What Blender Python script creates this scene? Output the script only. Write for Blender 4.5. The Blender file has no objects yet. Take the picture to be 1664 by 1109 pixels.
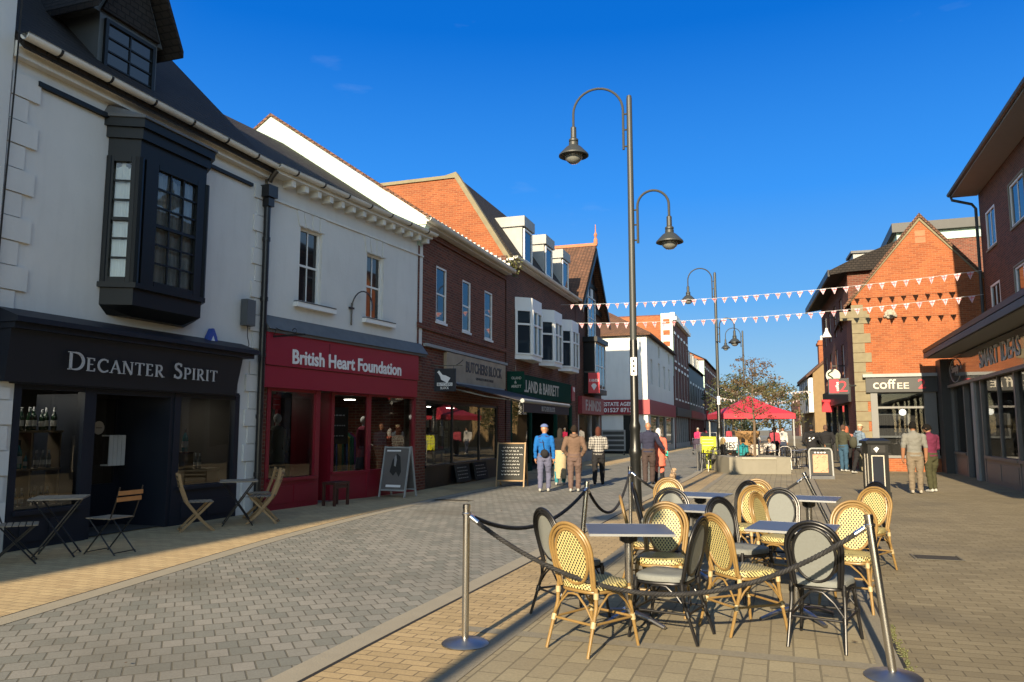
import bpy, math, random
from mathutils import Vector, Matrix, Quaternion
random.seed(7)
R = math.radians
S = bpy.context.scene
COL = S.collection
# ------------------------------------------------------------------ camera
cam = bpy.data.cameras.new("camera"); camo = bpy.data.objects.new("camera", cam); COL.objects.link(camo)
camo.location = (0, 0, 1.6); camo.rotation_euler = (R(90 + 6.526), 0, 0)
cam.sensor_width = 36; cam.lens = 36 * 1250 / 1664; cam.clip_start = .1; cam.clip_end = 3000
S.camera = camo
# ------------------------------------------------------------------ light
SUN_AZ, SUN_EL = 20.7, 22.0          # the way the light travels, and its height
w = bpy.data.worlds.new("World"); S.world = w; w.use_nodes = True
nt = w.node_tree; nt.nodes.clear()
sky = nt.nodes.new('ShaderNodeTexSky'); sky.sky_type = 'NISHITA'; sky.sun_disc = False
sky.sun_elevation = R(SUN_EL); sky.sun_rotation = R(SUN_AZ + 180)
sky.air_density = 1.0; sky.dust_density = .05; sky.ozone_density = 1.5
def wl(a, b): nt.links.new(a, b)
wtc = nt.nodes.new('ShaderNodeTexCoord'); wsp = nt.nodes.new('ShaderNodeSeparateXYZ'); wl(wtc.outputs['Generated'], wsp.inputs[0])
# sky shaped deep blue in view, paling to the horizon, with neutral fill elsewhere
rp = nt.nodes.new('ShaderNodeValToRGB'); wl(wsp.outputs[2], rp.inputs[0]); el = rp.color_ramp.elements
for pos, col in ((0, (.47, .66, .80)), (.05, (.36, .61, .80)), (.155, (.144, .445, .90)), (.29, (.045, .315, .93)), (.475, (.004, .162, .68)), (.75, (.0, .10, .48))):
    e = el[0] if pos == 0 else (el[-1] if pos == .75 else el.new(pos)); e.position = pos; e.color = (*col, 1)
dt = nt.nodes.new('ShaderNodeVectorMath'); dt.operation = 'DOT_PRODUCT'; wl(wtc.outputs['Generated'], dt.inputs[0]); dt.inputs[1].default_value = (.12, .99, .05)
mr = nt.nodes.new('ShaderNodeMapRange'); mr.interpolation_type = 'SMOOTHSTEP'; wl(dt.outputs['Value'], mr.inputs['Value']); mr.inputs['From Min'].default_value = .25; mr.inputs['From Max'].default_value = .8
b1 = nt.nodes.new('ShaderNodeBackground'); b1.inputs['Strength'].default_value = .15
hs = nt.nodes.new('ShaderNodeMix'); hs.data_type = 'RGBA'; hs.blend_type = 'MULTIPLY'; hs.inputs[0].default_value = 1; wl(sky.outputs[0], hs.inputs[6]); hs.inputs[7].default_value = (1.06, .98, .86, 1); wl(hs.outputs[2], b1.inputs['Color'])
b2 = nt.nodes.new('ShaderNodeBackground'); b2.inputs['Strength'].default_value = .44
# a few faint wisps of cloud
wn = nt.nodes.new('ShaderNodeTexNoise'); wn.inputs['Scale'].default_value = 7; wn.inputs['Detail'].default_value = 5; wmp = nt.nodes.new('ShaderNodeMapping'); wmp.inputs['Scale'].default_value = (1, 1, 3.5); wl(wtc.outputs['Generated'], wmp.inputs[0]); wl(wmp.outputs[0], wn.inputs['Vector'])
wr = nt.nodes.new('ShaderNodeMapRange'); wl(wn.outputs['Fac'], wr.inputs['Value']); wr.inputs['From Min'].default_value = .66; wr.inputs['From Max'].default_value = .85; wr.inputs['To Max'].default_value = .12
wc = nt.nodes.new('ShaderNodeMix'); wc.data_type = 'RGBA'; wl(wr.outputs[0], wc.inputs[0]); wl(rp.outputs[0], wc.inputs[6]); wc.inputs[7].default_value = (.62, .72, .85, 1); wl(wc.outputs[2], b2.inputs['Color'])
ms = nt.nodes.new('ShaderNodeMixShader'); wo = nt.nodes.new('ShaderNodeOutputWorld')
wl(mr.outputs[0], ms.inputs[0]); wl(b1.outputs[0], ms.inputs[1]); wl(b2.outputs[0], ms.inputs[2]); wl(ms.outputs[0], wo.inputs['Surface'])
sl = bpy.data.lights.new("sun", 'SUN'); sl.energy = 5.0; sl.angle = R(.55); sl.color = (1, .815, .56)
so = bpy.data.objects.new("sun", sl); COL.objects.link(so)
dv = Vector((math.sin(R(SUN_AZ)) * math.cos(R(SUN_EL)), math.cos(R(SUN_AZ)) * math.cos(R(SUN_EL)), -math.sin(R(SUN_EL))))
so.rotation_euler = dv.to_track_quat('-Z', 'Y').to_euler(); so.location = (-10, -20, 15)
S.view_settings.view_transform = 'Standard'; S.view_settings.look = 'None'
S.view_settings.exposure = 1.2; S.view_settings.gamma = 1
S.cycles.max_bounces = 8; S.cycles.transparent_max_bounces = 16; S.cycles.caustics_reflective = False; S.cycles.caustics_refractive = False
# ------------------------------------------------------------------ materials
MAT = {}
def N(nt, t, **kw):
    n = nt.nodes.new(t)
    for k, v in kw.items():
        if k in n.inputs: n.inputs[k].default_value = v
        else: setattr(n, k, v)
    return n
def mth(nt, op, a, b=None, c=None):
    n = nt.nodes.new('ShaderNodeMath'); n.operation = op
    for i, x in enumerate((a, b, c)):
        if x is None: continue
        if isinstance(x, (int, float)): n.inputs[i].default_value = x
        else: nt.links.new(x, n.inputs[i])
    return n.outputs[0]
def mixc(nt, f, a, b, mode='MIX'):
    n = nt.nodes.new('ShaderNodeMix'); n.data_type = 'RGBA'; n.blend_type = mode
    for i, x in ((0, f), (6, a), (7, b)):
        if isinstance(x, (int, float)): n.inputs[i].default_value = x
        elif isinstance(x, tuple): n.inputs[i].default_value = (*x[:3], 1)
        else: nt.links.new(x, n.inputs[i])
    return n.outputs[2]
def base(name):
    m = bpy.data.materials.new(name); m.use_nodes = True
    MAT[name] = m
    return m, m.node_tree, m.node_tree.nodes['Principled BSDF']
def noise(nt, scale, detail=3, coord='Object'):
    tc = nt.nodes.new('ShaderNodeTexCoord'); n = nt.nodes.new('ShaderNodeTexNoise')
    n.inputs['Scale'].default_value = scale; n.inputs['Detail'].default_value = detail
    nt.links.new(tc.outputs[coord], n.inputs['Vector'])
    return n.outputs['Fac']
def bump(nt, b, h, dist, strength=1.0):
    n = nt.nodes.new('ShaderNodeBump'); n.inputs['Distance'].default_value = dist; n.inputs['Strength'].default_value = strength
    nt.links.new(h, n.inputs['Height']); nt.links.new(n.outputs[0], b.inputs['Normal'])
def M(name, col, rough=.7, metal=0, var=.25, scale=3, bmp=0, spec=.5, dirt=0, streak=0):
    """plain surface with a little irregularity of colour and relief"""
    m, nt, b = base(name)
    b.inputs['Roughness'].default_value = rough; b.inputs['Metallic'].default_value = metal; b.inputs['Specular IOR Level'].default_value = spec
    f = noise(nt, scale, 5)
    f2 = mth(nt, 'MULTIPLY_ADD', f, var * 2, 1 - var)
    c = mixc(nt, 1.0, tuple(col), f2, 'MULTIPLY')
    if dirt:
        d = noise(nt, scale * .23, 6)
        d = mth(nt, 'MULTIPLY', mth(nt, 'MAXIMUM', mth(nt, 'SUBTRACT', d, .5), 0), dirt * 4)
        c = mixc(nt, d, c, tuple(x * .45 for x in col))
    if streak:      # rain streaks running down painted render
        tc = nt.nodes.new('ShaderNodeTexCoord'); mp = nt.nodes.new('ShaderNodeMapping'); mp.inputs['Scale'].default_value = (2.6, 2.6, .5); n = nt.nodes.new('ShaderNodeTexNoise'); n.inputs['Scale'].default_value = 1.6; n.inputs['Detail'].default_value = 6
        nt.links.new(tc.outputs['Object'], mp.inputs[0]); nt.links.new(mp.outputs[0], n.inputs['Vector'])
        c = mixc(nt, mth(nt, 'MULTIPLY', mth(nt, 'MAXIMUM', mth(nt, 'SUBTRACT', n.outputs['Fac'], .5), 0), streak * 4), c, tuple(x * .42 for x in col))
    nt.links.new(c, b.inputs['Base Color'])
    if bmp: bump(nt, b, noise(nt, scale * 14, 3), bmp)
    return m
def brick(name, c1, c2, mortar, bw, bh, ms=.010, rough=.85, off=.5, floor=False, rot=0, var=.3, bmp=.004, vs=.6, shift=(0, 0)):
    m, nt, b = base(name)
    tc = nt.nodes.new('ShaderNodeTexCoord'); sp = nt.nodes.new('ShaderNodeSeparateXYZ'); nt.links.new(tc.outputs['Object'], sp.inputs[0])
    cb = nt.nodes.new('ShaderNodeCombineXYZ')
    if floor:
        ca, sa = math.cos(R(rot)), math.sin(R(rot))      # across and along the street
        x = mth(nt, 'SUBTRACT', mth(nt, 'MULTIPLY', sp.outputs[0], ca), mth(nt, 'MULTIPLY', sp.outputs[1], sa))
        y = mth(nt, 'ADD', mth(nt, 'MULTIPLY', sp.outputs[0], sa), mth(nt, 'MULTIPLY', sp.outputs[1], ca))
        x = mth(nt, 'ADD', x, shift[0]); y = mth(nt, 'ADD', y, shift[1])
        nt.links.new(x, cb.inputs[0]); nt.links.new(y, cb.inputs[1])
    else:
        nt.links.new(mth(nt, 'ADD', sp.outputs[0], sp.outputs[1]), cb.inputs[0]); nt.links.new(sp.outputs[2], cb.inputs[1])
    t = nt.nodes.new('ShaderNodeTexBrick'); t.offset = off; t.squash = 1
    for k, v in (('Scale', 1), ('Mortar Size', ms), ('Mortar Smooth', .3), ('Bias', 0), ('Brick Width', bw), ('Row Height', bh)): t.inputs[k].default_value = v
    t.inputs['Color1'].default_value = (*c1, 1); t.inputs['Color2'].default_value = (*c2, 1); t.inputs['Mortar'].default_value = (*mortar, 1)
    nt.links.new(cb.outputs[0], t.inputs['Vector'])
    f = mth(nt, 'MULTIPLY_ADD', noise(nt, vs, 6), var * 2, 1 - var)
    f2 = mth(nt, 'MULTIPLY_ADD', noise(nt, 60 if floor else 40, 2), .5, .75)
    c = mixc(nt, 1.0, t.outputs['Color'], mth(nt, 'MULTIPLY', f, f2), 'MULTIPLY')
    if floor:       # trodden gum and old stains
        vo = nt.nodes.new('ShaderNodeTexVoronoi'); vo.inputs['Scale'].default_value = 3.2; nt.links.new(tc.outputs['Object'], vo.inputs['Vector'])
        g = mth(nt, 'LESS_THAN', mth(nt, 'ADD', vo.outputs['Distance'], mth(nt, 'MULTIPLY', noise(nt, 45, 1), .05)), .085)
        c = mixc(nt, mth(nt, 'MULTIPLY', g, .45), c, (.10, .095, .08))
        st_ = mth(nt, 'MULTIPLY', mth(nt, 'MAXIMUM', mth(nt, 'SUBTRACT', noise(nt, .45, 7), .54), 0), 3.4); c = mixc(nt, st_, c, (.09, .08, .06))
    nt.links.new(c, b.inputs['Base Color']); b.inputs['Roughness'].default_value = rough; b.inputs['Specular IOR Level'].default_value = .3
    h = mth(nt, 'SUBTRACT', mth(nt, 'MULTIPLY', f2, .3), t.outputs['Fac'])
    bump(nt, b, h, bmp)
    return m
def weave(name, light, dark, pitch, rad):
    m, nt, b = base(name)
    tc = nt.nodes.new('ShaderNodeTexCoord'); sp = nt.nodes.new('ShaderNodeSeparateXYZ'); nt.links.new(tc.outputs['Object'], sp.inputs[0])
    u = mth(nt, 'DIVIDE', sp.outputs[0], pitch); v = mth(nt, 'DIVIDE', mth(nt, 'ADD', sp.outputs[1], sp.outputs[2]), pitch)
    def d(o):
        a = mth(nt, 'SUBTRACT', mth(nt, 'FRACT', mth(nt, 'ADD', u, o)), .5); c = mth(nt, 'SUBTRACT', mth(nt, 'FRACT', mth(nt, 'ADD', v, o)), .5)
        return mth(nt, 'ADD', mth(nt, 'MULTIPLY', a, a), mth(nt, 'MULTIPLY', c, c))
    k = mth(nt, 'MINIMUM', d(10.0), d(10.5)); f = mth(nt, 'LESS_THAN', k, rad * rad)
    nt.links.new(mixc(nt, f, light, dark), b.inputs['Base Color']); b.inputs['Roughness'].default_value = .55
    bump(nt, b, mth(nt, 'SUBTRACT', 1, f), .002)
    return m
def glass(name, tint=(.8, .85, .85), refl=1.0, dark=0.0):
    """thin window glass: clear seen straight on, mirror-like at a glancing angle"""
    m = bpy.data.materials.new(name); m.use_nodes = True; MAT[name] = m; nt = m.node_tree; nt.nodes.clear()
    o = nt.nodes.new('ShaderNodeOutputMaterial'); tr = N(nt, 'ShaderNodeBsdfTransparent'); tr.inputs[0].default_value = (*tint, 1)
    gl = N(nt, 'ShaderNodeBsdfGlossy', Roughness=.01); gl.inputs[0].default_value = (refl, refl, refl, 1)
    fr = N(nt, 'ShaderNodeFresnel', IOR=1.65); mx = nt.nodes.new('ShaderNodeMixShader')
    nb = nt.nodes.new('ShaderNodeBump'); nb.inputs['Distance'].default_value = .004; nb.inputs['Strength'].default_value = .5
    nt.links.new(noise(nt, 1.3, 1), nb.inputs['Height']); nt.links.new(nb.outputs[0], gl.inputs['Normal'])
    nt.links.new(fr.outputs[0], mx.inputs[0]); nt.links.new(tr.outputs[0], mx.inputs[1]); nt.links.new(gl.outputs[0], mx.inputs[2]); nt.links.new(mx.outputs[0], o.inputs[0])
    return m
M('white_render', (.61, .61, .59), .85, var=.10, scale=1.1, bmp=.004, dirt=.2, streak=.13)
M('white_paint', (.72, .72, .70), .5, var=.05)
M('gutter_white', (.66, .65, .60), .55, var=.16, scale=4, dirt=.3)
M('old_white', (.41, .54, .48), .85, var=.18, scale=1.5, bmp=.012, dirt=.35, streak=.3)
M('black_timber', (.004, .006, .0075), .45, var=.2, spec=.3)
M('navy_paint', (.010, .0135, .022), .5, var=.15, spec=.25)
M('slate_paint', (.045, .047, .047), .5, var=.15, spec=.3)
M('grey_paint', (.13, .13, .125), .5, var=.1)
M('red_paint', (.20, .008, .020), .4, var=.12)
M('red_sign', (.25, .010, .028), .4, var=.06)
M('maroon_sign', (.22, .012, .022), .5, var=.06)
M('dark_red', (.09, .006, .010), .45, var=.1)
M('lead', (.10, .105, .11), .65, var=.3, scale=5, dirt=.3)
M('lead_light', (.28, .29, .285), .6, var=.2, scale=3, dirt=.2)
M('zinc', (.085, .095, .10), .6, var=.15, scale=3)
M('black_metal', (.010, .010, .011), .35, var=.1)
M('post_black', (.008, .009, .009), .38, var=.15, scale=6)
M('post_grey', (.030, .034, .033), .5, var=.08)
M('steel', (.55, .54, .52), .22, 1, var=.08, scale=20)
M('steel_dull', (.35, .35, .35), .4, 1, var=.1, scale=9)
M('chrome', (.7, .7, .7), .12, 1, var=.03)
M('cord_black', (.010, .010, .011), .75, var=.2, scale=30)
M('rattan', (.21, .132, .045), .38, var=.22, scale=14)
M('rattan_pale', (.36, .29, .16), .5, var=.12, scale=20)
M('cane_black', (.008, .008, .009), .36, var=.1)
M('grey_fabric', (.155, .165, .155), .8, var=.12, scale=60, bmp=.001)
weave('cream_weave', (.47, .40, .17), (.015, .013, .010), .029, .245)
weave('dark_weave', (.55, .52, .38), (.02, .018, .016), .022, .34)
M('table_top', (.075, .085, .105), .42, var=.12, scale=5)
M('table_edge', (.30, .31, .32), .4, .8, var=.1)
M('pine', (.26, .165, .075), .6, var=.25, scale=9)
M('weathered_wood', (.20, .17, .13), .7, var=.3, scale=9)
M('orange_wood', (.35, .17, .06), .5, var=.25, scale=12)
M('brown_wood', (.05, .018, .012), .5, var=.25, scale=8)
M('sign_board_wood', (.34, .265, .18), .7, var=.35, scale=3)
M('chalkboard', (.035, .036, .033), .85, var=.2, spec=.2)
M('chalk', (.75, .74, .70), .9, var=.1)
M('white_ink', (.72, .72, .72), .6, var=.03)
M('silver_ink', (.40, .41, .43), .5, var=.05)
M('black_ink', (.012, .012, .012), .6, var=0)
M('red_ink', (.55, .012, .04), .5, var=.03)
M('bright_red', (.50, .015, .03), .5, var=.05)
M('grey_ink', (.25, .25, .25), .6, var=.05)
M('green_sign', (.008, .042, .028), .85, var=.08, spec=.08)
M('cream_ink', (.48, .45, .38), .6, var=.06)
M('yellow', (.62, .64, .02), .5, var=.04)
M('peach', (.48, .28, .17), .6, var=.22, scale=12)
M('poster_grey', (.05, .045, .042), .6, var=.3, scale=5)
M('poster_board', (.11, .10, .095), .6, var=.2, scale=5)
M('paper', (.55, .55, .53), .7, var=.1)
M('concrete', (.20, .188, .15), .85, var=.14, scale=4, bmp=.003, dirt=.15)
M('concrete_light', (.30, .28, .23), .8, var=.1, scale=4, bmp=.002)
M('sandstone', (.18, .155, .095), .85, var=.25, scale=5, bmp=.006, dirt=.25)
M('terracotta', (.26, .15, .06), .85, var=.15, scale=7)
M('ridge_tile', (.36, .14, .07), .85, var=.3, scale=5)
M('interior', (.045, .04, .035), .9, var=.3, scale=2)
M('interior_pale', (.16, .15, .13), .9, var=.3, scale=2)
M('interior_wood', (.16, .115, .065), .7, var=.3, scale=4)
M('curtain', (.85, .85, .82), .9, var=.12, scale=4)
M('brown_roughcast', (.20, .135, .065), .95, var=.2, scale=4, bmp=.01)
M('awning_cloth', (.012, .012, .018), .7, var=.15)
M('canopy_red', (.42, .025, .045), .65, var=.06, scale=2)
M('skin', (.34, .17, .10), .5, var=.08, scale=9)
M('skin_tan', (.25, .12, .065), .5, var=.08, scale=9)
M('trunk', (.12, .085, .055), .9, var=.3, scale=12, bmp=.006)
def leafmat(name, a, bcol):
    m, nt, b = base(name)
    nt.links.new(mixc(nt, noise(nt, 4, 3), a, bcol), b.inputs['Base Color']); b.inputs['Roughness'].default_value = .55
    return m
leafmat('leaf_green', (.03, .07, .012), (.10, .12, .025))
leafmat('leaf_brown', (.10, .045, .02), (.055, .045, .015))
leafmat('leaf_olive', (.045, .055, .015), (.09, .075, .025)); leafmat('leaf_dark', (.02, .035, .012), (.04, .05, .02))
leafmat('moss', (.04, .06, .01), (.12, .11, .03))
glass('glass_clear'); glass('glass_dim', (.55, .58, .6))
def darkglass(name, col=(.012, .015, .018)):
    m, nt, b = base(name); b.inputs['Base Color'].default_value = (*col, 1); b.inputs['Roughness'].default_value = .03; b.inputs['IOR'].default_value = 1.6
    bump(nt, b, noise(nt, 1.1, 1), .004, .6)
darkglass('dark_glass'); darkglass('sky_glass', (.02, .03, .04)); darkglass('bowl_glass', (.18, .19, .18)); darkglass('gloss_grey', (.055, .055, .052))
MAT['gloss_grey'].node_tree.nodes['Principled BSDF'].inputs['Roughness'].default_value = .06
MAT['gloss_grey'].node_tree.nodes['Principled BSDF'].inputs['IOR'].default_value = 1.9
brick('brick_red', (.175, .048, .026), (.085, .024, .016), (.15, .095, .065), .225, .075, .013)
brick('brick_dark', (.145, .048, .030), (.070, .026, .019), (.14, .095, .07), .225, .075, .013)
brick('brick_orange', (.31, .092, .031), (.215, .060, .021), (.28, .13, .065), .225, .075, var=.28, vs=.9)
brick('brick_buff', (.27, .080, .028), (.19, .052, .02), (.28, .13, .06), .225, .075, var=.35, vs=.7)
brick('brick_far', (.15, .05, .035), (.10, .035, .028), (.11, .08, .06), .225, .075)
brick('roof_dark', (.030, .024, .020), (.022, .018, .016), (.010, .009, .008), .17, .10, .012, var=.4, bmp=.02, vs=1.2)
brick('roof_brown', (.15, .075, .045), (.10, .055, .035), (.035, .02, .015), .17, .10, .012, var=.4, bmp=.02, vs=1.2)
brick('quoin_stone', (.34, .31, .20), (.28, .25, .16), (.20, .18, .12), .45, .30, .012, var=.2)
brick('pave_tan', (.44, .335, .185), (.36, .265, .145), (.235, .18, .105), .21, .105, .006, floor=True, rot=19, var=.22, bmp=.003)
brick('pave_tan_along', (.38, .285, .155), (.30, .225, .12), (.17, .13, .08), .21, .105, .006, floor=True, rot=19, var=.22, bmp=.003, off=.5)
brick('pave_grey', (.225, .216, .190), (.150, .154, .136), (.105, .10, .08), .15, .20, .007, floor=True, rot=-23, var=.22, bmp=.005, vs=.9)
brick('pave_slab', (.27, .235, .155), (.215, .185, .125), (.15, .13, .088), .26, .165, .007, floor=True, rot=19.4 - 90, var=.22, bmp=.003)
brick('pave_plaza', (.215, .182, .115), (.165, .138, .086), (.11, .092, .058), .24, .12, .005, floor=True, rot=18, var=.25, bmp=.003)
M('kerb_stone', (.25, .225, .17), .85, var=.12, scale=5, bmp=.003)
M('band_stone', (.20, .18, .135), .85, var=.22, scale=40, bmp=.002)
M('slot_black', (.012, .011, .010), .8, var=.1)
M('iron_cover', (.10, .09, .065), .75, var=.3, scale=14)
def checker(name, a, b_, s):
    m, nt, b = base(name)
    tc = nt.nodes.new('ShaderNodeTexCoord'); sp = nt.nodes.new('ShaderNodeSeparateXYZ'); nt.links.new(tc.outputs['Object'], sp.inputs[0])
    fx = mth(nt, 'LESS_THAN', mth(nt, 'FRACT', mth(nt, 'MULTIPLY', mth(nt, 'ADD', sp.outputs[0], sp.outputs[1]), s)), .4)
    fz = mth(nt, 'LESS_THAN', mth(nt, 'FRACT', mth(nt, 'MULTIPLY', sp.outputs[2], s)), .4)
    f = mth(nt, 'MULTIPLY', mth(nt, 'ADD', fx, fz), .5)
    nt.links.new(mixc(nt, f, a, b_), b.inputs['Base Color']); b.inputs['Roughness'].default_value = .9
checker('check_cloth', (.30, .29, .27), (.03, .03, .035), 14)
_cl = {}
def cloth(col):
    k = 'cloth_%02x%02x%02x' % tuple(int(x * 255) for x in col)
    if k not in MAT: M(k, col, .95, var=.22, scale=7, spec=.15, bmp=.002)
    return k
# ------------------------------------------------------------------ mesh helper
class MB:
    def __init__(s): s.v = []; s.f = []; s.m = []
    def add(s, vs, fs, mi=0):
        o = len(s.v); s.v += [tuple(p) for p in vs]
        for f in fs: s.f.append([i + o for i in f]); s.m.append(mi)
        return s
    def box(s, x0, x1, y0, y1, z0, z1, mi=0):
        return s.add([(x, y, z) for z in (z0, z1) for y in (y0, y1) for x in (x0, x1)],
                     [(0, 2, 3, 1), (4, 5, 7, 6), (0, 1, 5, 4), (2, 6, 7, 3), (0, 4, 6, 2), (1, 3, 7, 5)], mi)
    def poly(s, pts, mi=0): return s.add(pts, [tuple(range(len(pts)))], mi)
    def ext(s, pts, d, mi=0):
        n = len(pts); d = Vector(d); q = [tuple(Vector(p) + d) for p in pts]
        return s.add(list(pts) + q, [tuple(range(n))[::-1], tuple(range(n, 2 * n))] + [(i, (i + 1) % n, n + (i + 1) % n, n + i) for i in range(n)], mi)
    def px(s, yz, x0, x1, mi=0): return s.ext([(x0, y, z) for y, z in yz], (x1 - x0, 0, 0), mi)
    def py(s, xz, y0, y1, mi=0): return s.ext([(x, y0, z) for x, z in xz], (0, y1 - y0, 0), mi)
    def pz(s, xy, z0, z1, mi=0): return s.ext([(x, y, z0) for x, y in xy], (0, 0, z1 - z0), mi)
    def bar(s, a, b, w, h, up=(0, 0, 1), mi=0):
        a, b = Vector(a), Vector(b); d = (b - a).normalized(); up = Vector(up)
        if abs(d.dot(up)) > .98: up = Vector((0, 1, 0))
        x = d.cross(up).normalized(); z = x.cross(d).normalized(); x *= w / 2; z *= h / 2
        return s.add([a - x - z, a + x - z, a + x + z, a - x + z, b - x - z, b + x - z, b + x + z, b - x + z],
                     [(0, 1, 2, 3), (7, 6, 5, 4), (0, 4, 5, 1), (1, 5, 6, 2), (2, 6, 7, 3), (3, 7, 4, 0)], mi)
    def tube(s, pts, r, n=8, closed=False, mi=0, flat=1.0):
        pts = [Vector(p) for p in pts]; k = len(pts); rs = r if isinstance(r, (list, tuple)) else [r] * k
        vs = []; prev = None
        for i, p in enumerate(pts):
            if closed: t = pts[(i + 1) % k] - pts[i - 1]
            else: t = pts[min(i + 1, k - 1)] - pts[max(i - 1, 0)]
            t.normalize()
            if prev is None:
                a = Vector((0, 0, 1)) if abs(t.z) < .9 else Vector((0, 1, 0)); x = t.cross(a).normalized()
            else: x = (prev - t * prev.dot(t)).normalized()
            prev = x; y = t.cross(x)
            for j in range(n):
                q = 2 * math.pi * j / n; vs.append(p + (x * math.cos(q) + y * math.sin(q) * flat) * rs[i])
        fs = []
        for i in range(k if closed else k - 1):
            i2 = (i + 1) % k
            for j in range(n): fs.append((i * n + j, i * n + (j + 1) % n, i2 * n + (j + 1) % n, i2 * n + j))
        if not closed: fs += [tuple(range(n))[::-1], tuple(range((k - 1) * n, k * n))]
        return s.add(vs, fs, mi)
    def lathe(s, prof, c=(0, 0, 0), n=20, mi=0, sx=1, sy=1):
        vs = [(c[0] + r * math.cos(2 * math.pi * j / n) * sx, c[1] + r * math.sin(2 * math.pi * j / n) * sy, c[2] + z) for r, z in prof for j in range(n)]
        k = len(prof)
        fs = [(i * n + j, i * n + (j + 1) % n, (i + 1) * n + (j + 1) % n, (i + 1) * n + j) for i in range(k - 1) for j in range(n)]
        fs += [tuple(range(n))[::-1], tuple(range((k - 1) * n, k * n))]
        return s.add(vs, fs, mi)
    def sphere(s, c, r, n=10, mi=0, sc=(1, 1, 1)):
        m_ = max(4, n // 2 + 1)
        return s.lathe([(max(r * math.sin(math.pi * i / m_), .0005) * 1, -r * math.cos(math.pi * i / m_) * sc[2]) for i in range(m_ + 1)], c, n, mi, sc[0], sc[1])
    def wall(s, x0, x1, z0, z1, holes, y=0, t=.18, mi=0, rmi=None):
        """front face with openings and their reveals"""
        rmi = mi if rmi is None else rmi
        xs = sorted({x0, x1, *[h[0] for h in holes], *[h[1] for h in holes]}); zs = sorted({z0, z1, *[h[2] for h in holes], *[h[3] for h in holes]})
        xs = [x for x in xs if x0 <= x <= x1]; zs = [z for z in zs if z0 <= z <= z1]
        for a, b in zip(xs, xs[1:]):
            for c, d in zip(zs, zs[1:]):
                mx, mz = (a + b) / 2, (c + d) / 2
                if any(h[0] < mx < h[1] and h[2] < mz < h[3] for h in holes): continue
                s.poly([(a, y, c), (b, y, c), (b, y, d), (a, y, d)], mi)
        for a, b, c, d in holes:
            s.poly([(a, y, c), (a, y, d), (a, y + t, d), (a, y + t, c)], rmi); s.poly([(b, y, d), (b, y, c), (b, y + t, c), (b, y + t, d)], rmi)
            s.poly([(a, y, d), (b, y, d), (b, y + t, d), (a, y + t, d)], rmi)
            if c > z0 + .02: s.poly([(b, y, c), (a, y, c), (a, y + t, c), (b, y + t, c)], rmi)
        return s
    def build(s, name, mats, parent=None, smooth=False, ang=40):
        me = bpy.data.meshes.new(name); me.from_pydata(s.v, [], s.f)
        for k in ([mats] if isinstance(mats, str) else mats): me.materials.append(MAT[k])
        me.polygons.foreach_set('material_index', s.m)
        if smooth: me.shade_smooth(); me.set_sharp_from_angle(angle=R(ang))
        me.update()
        o = bpy.data.objects.new(name, me); COL.objects.link(o)
        if parent: o.parent = parent
        return o
def thing(name, label, cat, loc=(0, 0, 0), rz=0, group=None, kind=None):
    o = bpy.data.objects.new(name, None); COL.objects.link(o); o.location = loc; o.rotation_euler = (0, 0, R(rz))
    return tag(o, label, cat, group)
def tag(o, label, cat, group=None):
    o['label'] = label; o['category'] = cat
    if group: o['group'] = group
    return o
def struct(o, kind='structure'): o['kind'] = kind; return o
def copy_tree(o, parent=None):
    c = o.copy(); COL.objects.link(c)
    if parent: c.parent = parent
    for ch in list(o.children): copy_tree(ch, c)
    return c
def place(proto, used, loc, rz, label, group=None, sc=1):
    o = copy_tree(proto) if used[0] else proto
    used[0] = True; o.location = loc; o.rotation_euler = (0, 0, R(rz)); o['label'] = label; o.scale = (sc, sc, sc)
    if group: o['group'] = group
    return o
def text(s, parent, x, z, width, height, mat, y=0, bold=0, depth=.012, name='lettering', rx=90, rz=0, z_is_mid=True):
    cu = bpy.data.curves.new('t', 'FONT'); cu.body = s; cu.size = 1; cu.offset = bold; cu.extrude = .01; cu.align_x = 'CENTER'; cu.resolution_u = 3
    o = bpy.data.objects.new('t', cu); COL.objects.link(o); bpy.context.view_layer.update()
    dg = bpy.context.evaluated_depsgraph_get(); me = bpy.data.meshes.new_from_object(o.evaluated_get(dg)); bpy.data.objects.remove(o); bpy.data.curves.remove(cu)
    xs = [v.co.x for v in me.vertices]; ys = [v.co.y for v in me.vertices]; cx, cy = (min(xs) + max(xs)) / 2, (min(ys) + max(ys)) / 2
    sx = width / max(max(xs) - min(xs), 1e-4); sy = height / max(max(ys) - min(ys), 1e-4)
    rot = Matrix.Rotation(R(rz), 4, 'Z') @ Matrix.Rotation(R(rx), 4, 'X')
    for v in me.vertices: v.co = rot @ Vector(((v.co.x - cx) * sx, (v.co.y - cy) * sy, v.co.z / .01 * depth / 2))
    me.materials.clear(); me.materials.append(MAT[mat]); me.name = name
    o = bpy.data.objects.new(name, me); COL.objects.link(o); o.parent = parent; o.location = (x, y, z)
    return o
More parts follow.
